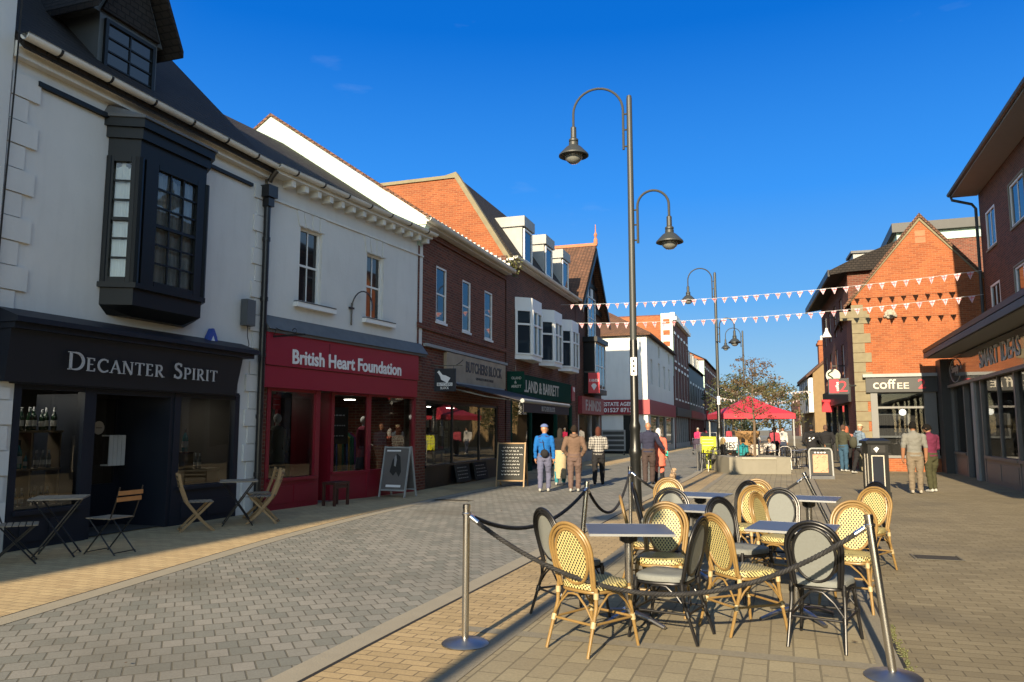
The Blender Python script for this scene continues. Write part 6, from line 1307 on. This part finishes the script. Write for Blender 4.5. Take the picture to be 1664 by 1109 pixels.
bunting((17.2, 63, 4.9), (23.6, 60.5, 4.6), .25, 22, (.02, .95), 'upper of the two distant bunting strings beyond the canopy', .2, 3, True)
bunting((17.6, 66, 4.3), (24.0, 64.0, 4.0), .3, 22, (.02, .95), 'lower of the two distant bunting strings beyond the canopy', .2, 4, True)
# ------------------------------------------------------------------ people
def seg_d(p, a, b, ra, rb):
    ab = b - a; k = max(0, min(1, (p - a).dot(ab) / max(ab.length_squared, 1e-9))); return (p - (a + ab * k)).length - (ra + (rb - ra) * k)
def remesh(m, vox, smooth=6):
    me = bpy.data.meshes.new('t'); me.from_pydata(m.v, [], m.f); o = bpy.data.objects.new('t', me); COL.objects.link(o)
    r_ = o.modifiers.new('r', 'REMESH'); r_.mode = 'VOXEL'; r_.voxel_size = vox; s_ = o.modifiers.new('s', 'SMOOTH'); s_.iterations = smooth; s_.factor = .5
    bpy.context.view_layer.update(); out = bpy.data.meshes.new_from_object(o.evaluated_get(bpy.context.evaluated_depsgraph_get())); bpy.data.objects.remove(o); bpy.data.meshes.remove(me); return out
def rings(m, rs, n=16):
    """stack of ellipses (centre, rx, ry) joined into one limb or trunk"""
    vs = [Vector((c[0] + rx * math.cos(2 * math.pi * j / n), c[1] + ry * math.sin(2 * math.pi * j / n), c[2])) for c, rx, ry in rs for j in range(n)]; k = len(rs)
    m.add(vs, [(i * n + j, i * n + (j + 1) % n, (i + 1) * n + (j + 1) % n, (i + 1) * n + j) for i in range(k - 1) for j in range(n)] + [tuple(range(n))[::-1], tuple(range((k - 1) * n, k * n))])
def person(label, x, y, az, H, top, bottom, hair=(.007, .006, .005), shoes=(.6, .6, .58), skin='skin', step=.0, arms=('down', 'down'), bulk=1.0, hair_style='short', coat=0, hat=None, head_turn=0, head_down=0, vox=.0125, seated=False, lean=0, sleeve=True, extras=(), z=0, group='people in the street', bare_head=False, topmat=None, bx=1.0):
    t = thing('person', label, 'person', (x, y, z), -az, group); k = H / 1.75
    V = lambda a, b, c: Vector((a, b, c)) * k
    ty = lambda zz: lean * max(0, zz - .95)          # leaning forward from the hips
    m = MB(); T = []                                  # T: labelled limbs for the clothing
    def limb(p, slot):
        for (a, ra), (b_, rb) in zip(p, p[1:]):
            T.append((a, b_, ra * k, rb * k, slot))
        pts = [q[0] for q in p]; m.tube(pts, [q[1] * k for q in p], 10)
        for q in p: m.sphere(tuple(q[0]), q[1] * k * .98, 8)
    hipz = .93 if not seated else .50
    dz = hipz - .93
    b_ = bulk
    tr = [(.80, .135, .10), (.86, .165, .115), (.94, .172, .122), (1.04, .150, .105), (1.14, .152, .108), (1.26, .172, .118), (1.36, .200, .122), (1.42, .180, .104), (1.455, .125, .082), (1.48, .07, .065)]
    rs = [(V(0, ty(zz), zz + dz), rx * k * b_ * bx, ry * k * b_) for zz, rx, ry in tr]; rings(m, rs)
    for (c0, a0, a1), (c1, b0, b1) in zip(rs, rs[1:]): T.append((c0, c1, a1 * 1.15, b1 * 1.15, 2 if c1.z < (.95 + dz) * k else 1))
    for s in (-1, 1): T.append((V(0, ty(1.38), 1.38 + dz), V(s * .16, ty(1.39), 1.39 + dz), .07 * k, .07 * k, 1))
    if coat:
        rs2 = [(V(0, ty(.9), coat), .225 * k * b_, .18 * k * b_), (V(0, 0, .75 + dz), .20 * k * b_, .15 * k * b_), (V(0, 0, .95 + dz), .185 * k * b_, .135 * k * b_), (V(0, ty(1.1), 1.1 + dz), .165 * k * b_, .12 * k * b_)]; rings(m, rs2)
        for (c0, a0, a1), (c1, b0, b1) in zip(rs2, rs2[1:]): T.append((c0, c1, a0 * 1.02, b0 * 1.02, 1))
    # neck and head
    hb = V(0, ty(1.5) + .01, 1.50 + dz); hc = V(0, ty(1.6) + .02 + head_down * .07, 1.635 + dz - head_down * .03)
    m.tube([V(0, ty(1.43), 1.43 + dz), hc + V(0, -.01, -.05)], [.058 * k, .052 * k], 10); T.append((V(0, ty(1.5), 1.49 + dz), hc, .05 * k, .05 * k, 0))
    hr = Matrix.Rotation(R(-head_turn), 3, 'Z') @ Matrix.Rotation(R(-head_down * 35), 3, 'X')
    hp = lambda a, b, c: hc + hr @ V(a, b, c)
    hm = MB(); hm.sphere((0, 0, 0), 1, 16); hm2 = [(hp(v[0] * .076, v[1] * .094, v[2] * .112)) for v in hm.v]; m.add(hm2, hm.f)
    jm = MB(); jm.sphere((0, 0, 0), 1, 12); m.add([hp(v[0] * .052, .028 + v[1] * .058, -.062 + v[2] * .055) for v in jm.v], jm.f)
    m.tube([hp(0, .085, .018), hp(0, .112, -.020), hp(0, .098, -.032)], [.010 * k, .016 * k, .013 * k], 8)                     # nose
    m.tube([hp(-.022, .088, -.056), hp(.022, .088, -.056)], [.010 * k] * 2, 8)                                        # lips
    for s in (-1, 1): m.tube([hp(s * .074, -.002, .020), hp(s * .082, -.010, .0), hp(s * .076, -.002, -.024)], [.010 * k, .014 * k, .008 * k], 6)
    T.append((hp(0, 0, -.05), hp(0, 0, .05), .10 * k, .10 * k, 0))
    # legs
    feet = []
    for s in (-1, 1):
        st = step * s
        if seated: P_ = [(V(s * .09, 0, .50), .088), (V(s * .12, .42, .50), .062), (V(s * .11, .40, .26), .054), (V(s * .11, .38, .09), .042)]; fx = V(s * .11, .38, 0)
        else:
            kn = V(s * .095, st * .30 + (.05 if st > 0 else .0), .50); an = V(s * .09, st * .62 - (.02 if st < 0 else 0), .09 + (.05 * abs(step) if st < 0 else 0))
            P_ = [(V(s * .088, 0, .88), .102), (V(s * .098, st * .15, .70), .092), (kn, .070), (kn.lerp(an, .35), .068), (an + Vector((0, 0, .02)), .056)]; fx = Vector((an.x, an.y, an.z - .09 * k))
        limb([(p, r_ * (1.0 if not b_ > 1 else 1.0 + (b_ - 1) * .6)) for p, r_ in P_], 2)
        limb([(fx + V(0, -.045, .05), .040), (fx + V(s * .006, .06, .042), .042), (fx + V(s * .010, .15, .030), .032)], 3)
    # arms
    fm_ = []
    for s, pose in zip((-1, 1), arms):
        sh = V(s * .185 * b_ * bx, ty(1.39), 1.385 + dz)
        if pose == 'down': el_, wr = V(s * .235 * b_, ty(1.1) - .02, 1.12 + dz), V(s * .24 * b_, .03, .87 + dz)
        elif pose == 'swing': el_, wr = V(s * .24 * b_, -.10, 1.13 + dz), V(s * .24, -.04, .89 + dz)
        elif pose == 'front': el_, wr = V(s * .23 * b_, .02, 1.12 + dz), V(s * .10, .22, 1.08 + dz)
        elif pose == 'pocket': el_, wr = V(s * .27 * b_, -.07, 1.12 + dz), V(s * .19, .04, .95 + dz)
        elif pose == 'phone': el_, wr = V(s * .20 * b_, .12, 1.16 + dz), V(s * .10, .26, 1.34 + dz)
        elif pose == 'out': el_, wr = V(s * .30, .05, 1.16 + dz), V(s * .42, .16, 1.00 + dz)
        elif pose == 'push': el_, wr = V(s * .22, .08, 1.16 + dz), V(s * .18, .34, 1.02 + dz)
        mid = el_.lerp(wr, .5)
        limb([(sh, .070 * b_), (sh.lerp(el_, .5), .060 * b_), (el_, .050 * b_)], 1); limb([(el_, .050 * b_), (wr, .037 * b_)], 1 if sleeve else 0)
        d = (wr - el_).normalized(); side = Vector((0, 0, 1)).cross(d); side = side.normalized() if side.length > .1 else Vector((0, 1, 0))
        if abs(d.z) > .8: side = Vector((0, 1, 0))
        nn = d.cross(side).normalized(); pc = wr + d * .055 * k
        m.tube([wr, wr + d * .03 * k, wr + d * .085 * k], [.024 * k, .036 * k, .034 * k], 10, flat=.62); T.append((wr + d * .01 * k, wr + d * .13 * k, .036 * k, .036 * k, 0))
        for j, L_ in enumerate((.068, .078, .073, .058)):
            o = pc + d * .022 * k + side * (.024 - j * .016) * k; c = nn * (.016 * k) * (-s)
            fm_.append([o, o + d * L_ * .45 * k + c * .3, o + d * L_ * .75 * k + c, o + d * L_ * .92 * k + c * 1.9])
        o = wr + d * .03 * k + side * .03 * k; fm_.append([o, o + side * .025 * k + d * .02 * k, o + side * .032 * k + d * .05 * k])
    me = remesh(m, vox * k)
    n_body = len(me.vertices)
    from mathutils import noise as NZ
    nrm = [v.normal.copy() for v in me.vertices]
    for v, n_ in zip(me.vertices, nrm):
        best = min(T, key=lambda q: seg_d(v.co, q[0], q[1], q[2], q[3]))[4]
        if best in (1, 2):
            p = v.co / k; f = NZ.noise(Vector((p.x * 9 + x, p.y * 9, p.z * 16))) * .011 + NZ.noise(Vector((p.x * 22, p.y * 22 + y, p.z * 30))) * .005 + .006
            v.co += n_ * f * k
    slots = []
    for p in me.polygons:
        c = p.center; best = min(T, key=lambda q: seg_d(c, q[0], q[1], q[2], q[3])); slots.append(best[4])
    fb = MB(); fb.v = [tuple(v.co) for v in me.vertices]; fb.f = [list(p.vertices) for p in me.polygons]; fb.m = slots; bpy.data.meshes.remove(me)
    for f in fm_: fb.tube(f, [.0088 * k] * (len(f) - 1) + [.0068 * k], 6, mi=0)
    fb.build('body', [skin, topmat or cloth(top), cloth(bottom), cloth(shoes)], t, True, 180)
    # hair
    if hair and not bare_head:
        hm = MB(); n = 20; rows = 9; vs = []
        long_ = {'short': 0, 'long': .22, 'bob': .10, 'bun': .02}[hair_style]
        for i in range(rows):
            for j in range(n):
                a = 2 * math.pi * j / n; front = math.sin(a) > .35; low = 1.35 if front else 2.1; ph = low * i / (rows - 1) + .0; rr = 1.10 + .03 * math.sin(j * 5 + i * 2)
                vv = Vector((.079 * rr * math.sin(ph) * math.cos(a), .097 * rr * math.sin(ph) * math.sin(a) - .006, .116 * rr * math.cos(ph)))
                if long_ and not front and i > rows - 4: vv.z -= long_ * (i - rows + 4) / 3; vv.y -= .02
                vs.append(hp(*vv))
        fs = [(i * n + j, i * n + (j + 1) % n, (i + 1) * n + (j + 1) % n, (i + 1) * n + j) for i in range(rows - 1) for j in range(n)]
        hm.add(vs, fs); hm.build('hair', cloth(hair), t, True, 180)
    if hat:
        hm = MB(); n = 20; vs = []
        for i in range(7):
            for j in range(n):
                a = 2 * math.pi * j / n; ph = 1.42 * i / 6; vs.append(hp(.088 * math.sin(ph) * math.cos(a) * 1.06, .106 * math.sin(ph) * math.sin(a) * 1.04, .034 + .098 * math.cos(ph)))
        hm.add(vs, [(i * n + j, i * n + (j + 1) % n, (i + 1) * n + (j + 1) % n, (i + 1) * n + j) for i in range(6) for j in range(n)])
        if hat[1] == 'cap': hm.ext([hp(-.07, .085, .045), hp(.07, .085, .045), hp(.05, .16, .035), hp(0, .18, .033), hp(-.05, .16, .035)], hr @ V(0, 0, .008))
        hm.build('hat', cloth(hat[0]), t, True, 60)
    for s in (-1, 1): MB().sphere(tuple(hp(s * .030, .086, .014)), .0115 * k, 8).build('eye', 'black_ink', t, True)
    for e in extras: e(t, V, k, T)
    return t
def bag(col, c, s): 
    def f(t, V, k, T):
        m = MB(); x, y, z = c; m.sphere(tuple(V(x, y, z)), 1, 12, 0, (s[0] * k, s[1] * k, s[2] * k)); m.build('bag', cloth(col), t, True, 180); MB().tube([V(x * .6, -.12, z + .1), V(-x * .3, -.14, 1.3), V(-.12, 0, 1.45)], .012 * k, 6).build('strap', cloth(col), t)
    return f
def hood(col):
    def f(t, V, k, T): m = MB(); m.tube([V(-.09, .03, 1.47), V(-.08, -.07, 1.48), V(0, -.11, 1.45), V(.08, -.07, 1.48), V(.09, .03, 1.47)], [.03 * k, .042 * k, .055 * k, .042 * k, .03 * k], 10); m.build('hood', cloth(col), t, True, 180)
    return f
def yoke(col):
    def f(t, V, k, T):
        m = MB(); rings(m, [(V(0, 0, 1.27), .178 * k, .124 * k), (V(0, 0, 1.36), .196 * k, .122 * k), (V(0, 0, 1.425), .180 * k, .107 * k), (V(0, 0, 1.46), .12 * k, .085 * k)]); m.build('jacket_yoke', cloth(col), t, True)
    return f
def back_print():
    def f(t, V, k, T): m = MB(); [m.bar(V(x, -.128, z), V(x + .09, -.125, z + .06), .012, .04) for x, z in ((-.10, 1.22), (-.02, 1.26), (.02, 1.20), (-.08, 1.12))]; m.build('back_print', 'white_ink', t)
    return f
NAVY = (.028, .030, .055); LILAC = (.10, .105, .165); TAUPE = (.13, .085, .062); DARK = (.018, .018, .020); WH = (.34, .34, .32)
person('person in a bright blue jacket and pale blue cap, black bag at the waist', .83, 19.95, 12, 1.72, (.012, .105, .34), LILAC, None, WH, step=.14, arms=('down', 'down'), hat=((.10, .14, .29), 'beanie'), head_turn=62, extras=(yoke((.03, .04, .13)), bag(DARK, (.03, -.16, 1.0), (.11, .07, .11))), bare_head=True)
person('person in a long cream skirt and black top walking beside the blue jacket', 1.38, 22.3, 16, 1.62, DARK, (.03, .16, .20), (.025, .022, .02), WH, step=.15, coat=0, hair_style='long', extras=(lambda t, V, k, T: (lambda m: (rings(m, [(V(0, 0, .22), .20 * k, .17 * k), (V(0, 0, .5), .19 * k, .16 * k), (V(0, 0, .85), .20 * k, .15 * k), (V(0, 0, 1.0), .165 * k, .125 * k), (V(0, 0, 1.08), .158 * k, .12 * k)]), m.build('skirt', cloth((.36, .29, .18)), t, True)))(MB()),))
person('person in a taupe hooded top and trousers walking away, beside the checked shirt', 1.60, 19.95, 10, 1.70, TAUPE, (.11, .075, .065), (.018, .013, .010), WH, step=.12, arms=('pocket', 'pocket'), bulk=1.08, extras=(hood(TAUPE),))
person('person in a black and white checked shirt and black trousers, walking away', 2.50, 22.5, 14, 1.66, DARK, DARK, (.07, .025, .018), DARK, step=.30, arms=('front', 'front'), bulk=1.10, hair_style='bob', topmat='check_cloth')
person('bald person in a dark navy jacket walking away just right of the street lamp', 3.97, 22.6, 14, 1.80, NAVY, (.055, .04, .038), None, DARK, step=.16, arms=('down', 'out'), bulk=1.12, bare_head=True)
person('person with white hair in a coral pink coat, half hidden by the navy jacket', 4.38, 23.2, 16, 1.62, (.48, .13, .09), DARK, (.6, .58, .55), DARK, step=.14, coat=.55, hair_style='bob')
person('person in a pink jacket pushing a dark pushchair far down the left side', 12.0, 50.0, 190, 1.68, (.55, .03, .10), DARK, (.3, .28, .25), DARK, step=.15, arms=('push', 'push'), vox=.022, hair_style='bob')
t = thing('pushchair', 'dark pushchair with a hood far down the left side of the street', 'pushchair', (11.75, 49.3, 0), 170); m = MB(); m.sphere((0, 0, .72), .33, 12, 0, (.8, 1.1, .9)); m.build('hood', cloth((.05, .04, .06)), t, True); m = MB(); m.box(-.22, .22, -.3, .35, .35, .6); m.build('seat', cloth((.05, .04, .06)), t)
for x in (-.25, .25):
    for y in (-.3, .35): MB().tube([(x - .02, y, .14), (x + .02, y, .14)], .14, 14).build('wheel', 'black_metal', t)
m = MB(); [m.tube([(x, .3, .2), (x, -.35, .75), (x, -.55, 1.0)], .015, 6) for x in (-.24, .24)]; m.tube([(-.24, -.55, 1.0), (.24, -.55, 1.0)], .018, 6); m.build('handle', 'steel_dull', t)
person('person with dark hair in a cream jacket seated with back turned behind the young tree', 9.85, 31.3, 15, 1.66, (.42, .36, .30), DARK, (.02, .015, .012), DARK, seated=True, arms=('front', 'front'), hair_style='long', vox=.018, lean=.15)
person('person in a teal top seated left of the cream jacket', 9.45, 31.9, 40, 1.62, (.02, .20, .22), DARK, (.02, .015, .012), DARK, seated=True, arms=('front', 'front'), vox=.018, lean=.2)
person('person in a dark red top seated facing the viewer behind the young tree', 10.35, 33.4, 195, 1.65, (.25, .03, .07), DARK, (.03, .02, .02), DARK, seated=True, arms=('front', 'front'), vox=.018)
person('person in a pale shirt seated right of the young tree under the canopy', 10.95, 33.0, 215, 1.68, (.45, .42, .38), DARK, (.06, .04, .03), DARK, seated=True, arms=('front', 'front'), vox=.018)
person('person in a black top with pale hair seated by the yellow board', 8.55, 31.5, 100, 1.66, DARK, DARK, (.45, .33, .15), DARK, seated=True, arms=('front', 'front'), vox=.018, hair_style='long')
person('person in a black hooded top with white print across the back, walking away', 11.9, 30.8, 25, 1.76, DARK, DARK, (.015, .012, .012), DARK, step=.1, arms=('pocket', 'out'), bulk=1.14, extras=(back_print(), hood(DARK)), hat=(DARK, 'beanie'))
person('stout person in a plain black jacket with cropped hair, walking away', 12.75, 31.5, 12, 1.76, DARK, (.03, .035, .03), (.10, .06, .045), DARK, step=.12, arms=('pocket', 'pocket'), bulk=1.2)
person('person in an olive brown jumper and blue jeans standing by the coffee shop sign', 12.55, 29.4, 60, 1.76, (.05, .052, .035), (.035, .075, .12), (.07, .04, .03), WH, arms=('down', 'phone'), bulk=1.1, head_down=.2)
person('person in a pale blue hooded top and cream cap striding past the stone corner', 12.55, 28.0, 75, 1.78, (.14, .19, .25), DARK, None, WH, step=.36, arms=('down', 'front'), hat=((.44, .37, .24), 'cap'), bare_head=True, head_down=.25, extras=(hood((.14, .19, .25)), bag((.05, .05, .035), (-.02, -.26, 1.1), (.16, .13, .22))))
person('person with pink scarf half hidden between the jeans and the pale blue top', 12.95, 30.0, 30, 1.70, (.30, .12, .09), DARK, (.30, .09, .05), DARK, arms=('front', 'front'), hair_style='long')
person('person in a light grey t-shirt and stone trousers seen from behind by the gift shop', 10.05, 19.4, 14, 1.79, (.155, .155, .14), (.15, .122, .088), (.007, .006, .005), (.28, .26, .22), arms=('down', 'down'), bulk=1.07, skin='skin_tan', sleeve=False, head_down=.35, head_turn=8)
person('person in a maroon sweatshirt and olive trousers looking down by the gift shop', 10.72, 19.9, -14, 1.75, (.105, .020, .045), (.045, .045, .024), (.007, .006, .005), WH, arms=('front', 'front'), bulk=1.05, skin='skin_tan', head_down=.8, head_turn=-30, step=.05)
# people far down the street: three figures built, then copied
far = [(21.0, 62, 10), (22.3, 66, 190), (19.6, 70, 10), (24.6, 72, 185), (21.8, 76, 20), (17.6, 58, 200), (18.4, 62.5, 15), (23.4, 80, 190), (20.9, 84, 0), (16.4, 52.0, 170), (18.7, 55.5, 10), (13.9, 41.0, 20), (15.2, 43.5, 200)]
protos = [person('p', 0, 0, 0, 1.72, (.45, .44, .42), (.04, .05, .08), step=.16, vox=.03), person('p', 0, 0, 0, 1.68, DARK, (.10, .09, .09), step=.12, vox=.03, bulk=1.05), person('p', 0, 0, 0, 1.70, (.30, .05, .07), DARK, step=.2, vox=.03, hair_style='bob')]
us = [[False] for _ in protos]; words = ['pale top', 'black top', 'dark red top']; where = ['just right of the canopy leg', 'behind the first of the far walkers', 'left of the far walkers', 'near the white fronted building', 'farther behind the canopy', 'by the farthest street lamp', 'beside another in the distance', 'close to the street end', 'at the street end, smallest of all', 'in front of the distant trees on the left', 'in front of the distant trees on the right', 'under the far side of the canopy, left', 'under the far side of the canopy, right']
for i, (x, y, a) in enumerate(far): place(protos[i % 3], us[i % 3], (x, y, 0), -a, 'distant walker in a %s %s' % (words[i % 3], where[i]), 'people far down the street', 1.0)
# dog
t = thing('dog', 'small scruffy tan dog on a lead beside the coral coat', 'dog', (4.75, 23.0, .004), -20)
m = MB(); m.tube([(0, -.17, .24), (0, -.05, .235), (0, .10, .245), (0, .17, .27)], [.075, .07, .085, .07], 12); m.sphere((0, .12, .25), .085, 10); m.sphere((0, -.17, .25), .075, 10)
m.tube([(0, .16, .28), (0, .22, .36)], [.055, .045], 8); m.sphere((0, .25, .39), .058, 10); m.tube([(0, .28, .38), (0, .35, .365)], [.034, .022], 8)
for s in (-1, 1):
    m.tube([(s * .045, .13, .22), (s * .048, .115, .11), (s * .048, .13, .02), (s * .048, .15, .012)], [.032, .02, .017, .018], 8); m.tube([(s * .045, -.17, .24), (s * .05, -.13, .15), (s * .05, -.20, .09), (s * .05, -.18, .02), (s * .05, -.16, .012)], [.042, .03, .019, .016, .018], 8)
    m.tube([(s * .04, .23, .43), (s * .062, .23, .40), (s * .066, .24, .36)], [.02, .018, .008], 6)
m.tube([(0, -.22, .28), (0, -.30, .36), (0, -.29, .42)], [.022, .018, .012], 8)
me = remesh(m, .012, 2); me.materials.append(MAT['leaf_brown']); me.materials.clear(); M('dog_fur', (.34, .24, .15), .95, var=.4, scale=25, bmp=.01); me.materials.append(MAT['dog_fur']); me.name = 'body'; o = bpy.data.objects.new('body', me); COL.objects.link(o); o.parent = t; me.shade_smooth()
t = thing('dog_lead', 'thin dark dog lead with a turquoise handle', 'lead', (4.55, 22.85, .9), 0); MB().tube([(0, 0, 0), (.1, .08, -.3), (.2, .32, -.55)], .006, 5).build('cord', 'cord_black', t); m = MB(); m.box(-.03, .03, -.04, .04, -.08, .06); M('turquoise', (.03, .45, .38), .4); m.build('handle', 'turquoise', t)
# ------------------------------------------------------------------ tidy: pieces of one part that stand apart become parts of their own
import numpy as np
KEEP = ('crown', 'leaves', 'lettering', 'print', 'chalk_writing', 'plants', 'moss', 'flower_emblem', 'numerals', 'heading', 'back_print', 'grating', 'fixings', 'body', 'seat_slab')
def split_apart():
    users = {}
    for o in bpy.data.objects:
        if o.type == 'MESH' and o.data: users.setdefault(o.data, []).append(o)
    for me, obs in users.items():
        nm = obs[0].name.split('.')[0]
        if nm in KEEP or len(me.vertices) > 6000 or not me.polygons: continue
        n = len(me.vertices); par = list(range(n))
        def fd(i):
            while par[i] != i: par[i] = par[par[i]]; i = par[i]
            return i
        for e in me.edges:
            a, b_ = fd(e.vertices[0]), fd(e.vertices[1])
            if a != b_: par[a] = b_
        roots = {}; isl = [roots.setdefault(fd(i), len(roots)) for i in range(n)]; k = len(roots)
        if k < 2 or k > 400: continue
        co = np.array([v.co[:] for v in me.vertices]); isl = np.array(isl); lo = np.full((k, 3), 1e9); hi = np.full((k, 3), -1e9)
        np.minimum.at(lo, isl, co); np.maximum.at(hi, isl, co); size = (hi - lo).max(axis=1)
        gap = np.maximum(0, np.maximum(lo[:, None] - hi[None], lo[None] - hi[:, None])); near = np.sqrt((gap ** 2).sum(2)) <= np.maximum(.0199, .499 * np.maximum(size[:, None], size[None]))
        lab = list(range(k))
        def f2(i):
            while lab[i] != i: i = lab[i]
            return i
        for i in range(k):
            for j in range(i + 1, k):
                if near[i, j]: a, b_ = f2(i), f2(j); lab[max(a, b_)] = min(a, b_)
        pc = [f2(i) for i in range(k)]; groups = sorted(set(pc))
        if len(groups) < 2 or len(groups) > 60: continue
        piece = [pc[i] for i in isl]; metas = []
        for g in groups:
            idx = {}; vs = []; fs = []; ms = []; sm = []
            for p in me.polygons:
                if piece[p.vertices[0]] != g: continue
                f = []
                for v in p.vertices:
                    if v not in idx: idx[v] = len(vs); vs.append(tuple(me.vertices[v].co))
                    f.append(idx[v])
                fs.append(f); ms.append(p.material_index); sm.append(p.use_smooth)
            q = bpy.data.meshes.new(nm); q.from_pydata(vs, [], fs); [q.materials.append(x) for x in me.materials]; q.polygons.foreach_set('material_index', ms); q.polygons.foreach_set('use_smooth', sm)
            if any(sm): q.set_sharp_from_angle(angle=R(45))
            metas.append(q)
        for o in obs:
            if o.parent is None and o.get('kind') is None: continue
            for q in metas[1:]: c = o.copy(); c.data = q; COL.objects.link(c)
            o.data = metas[0]
split_apart()
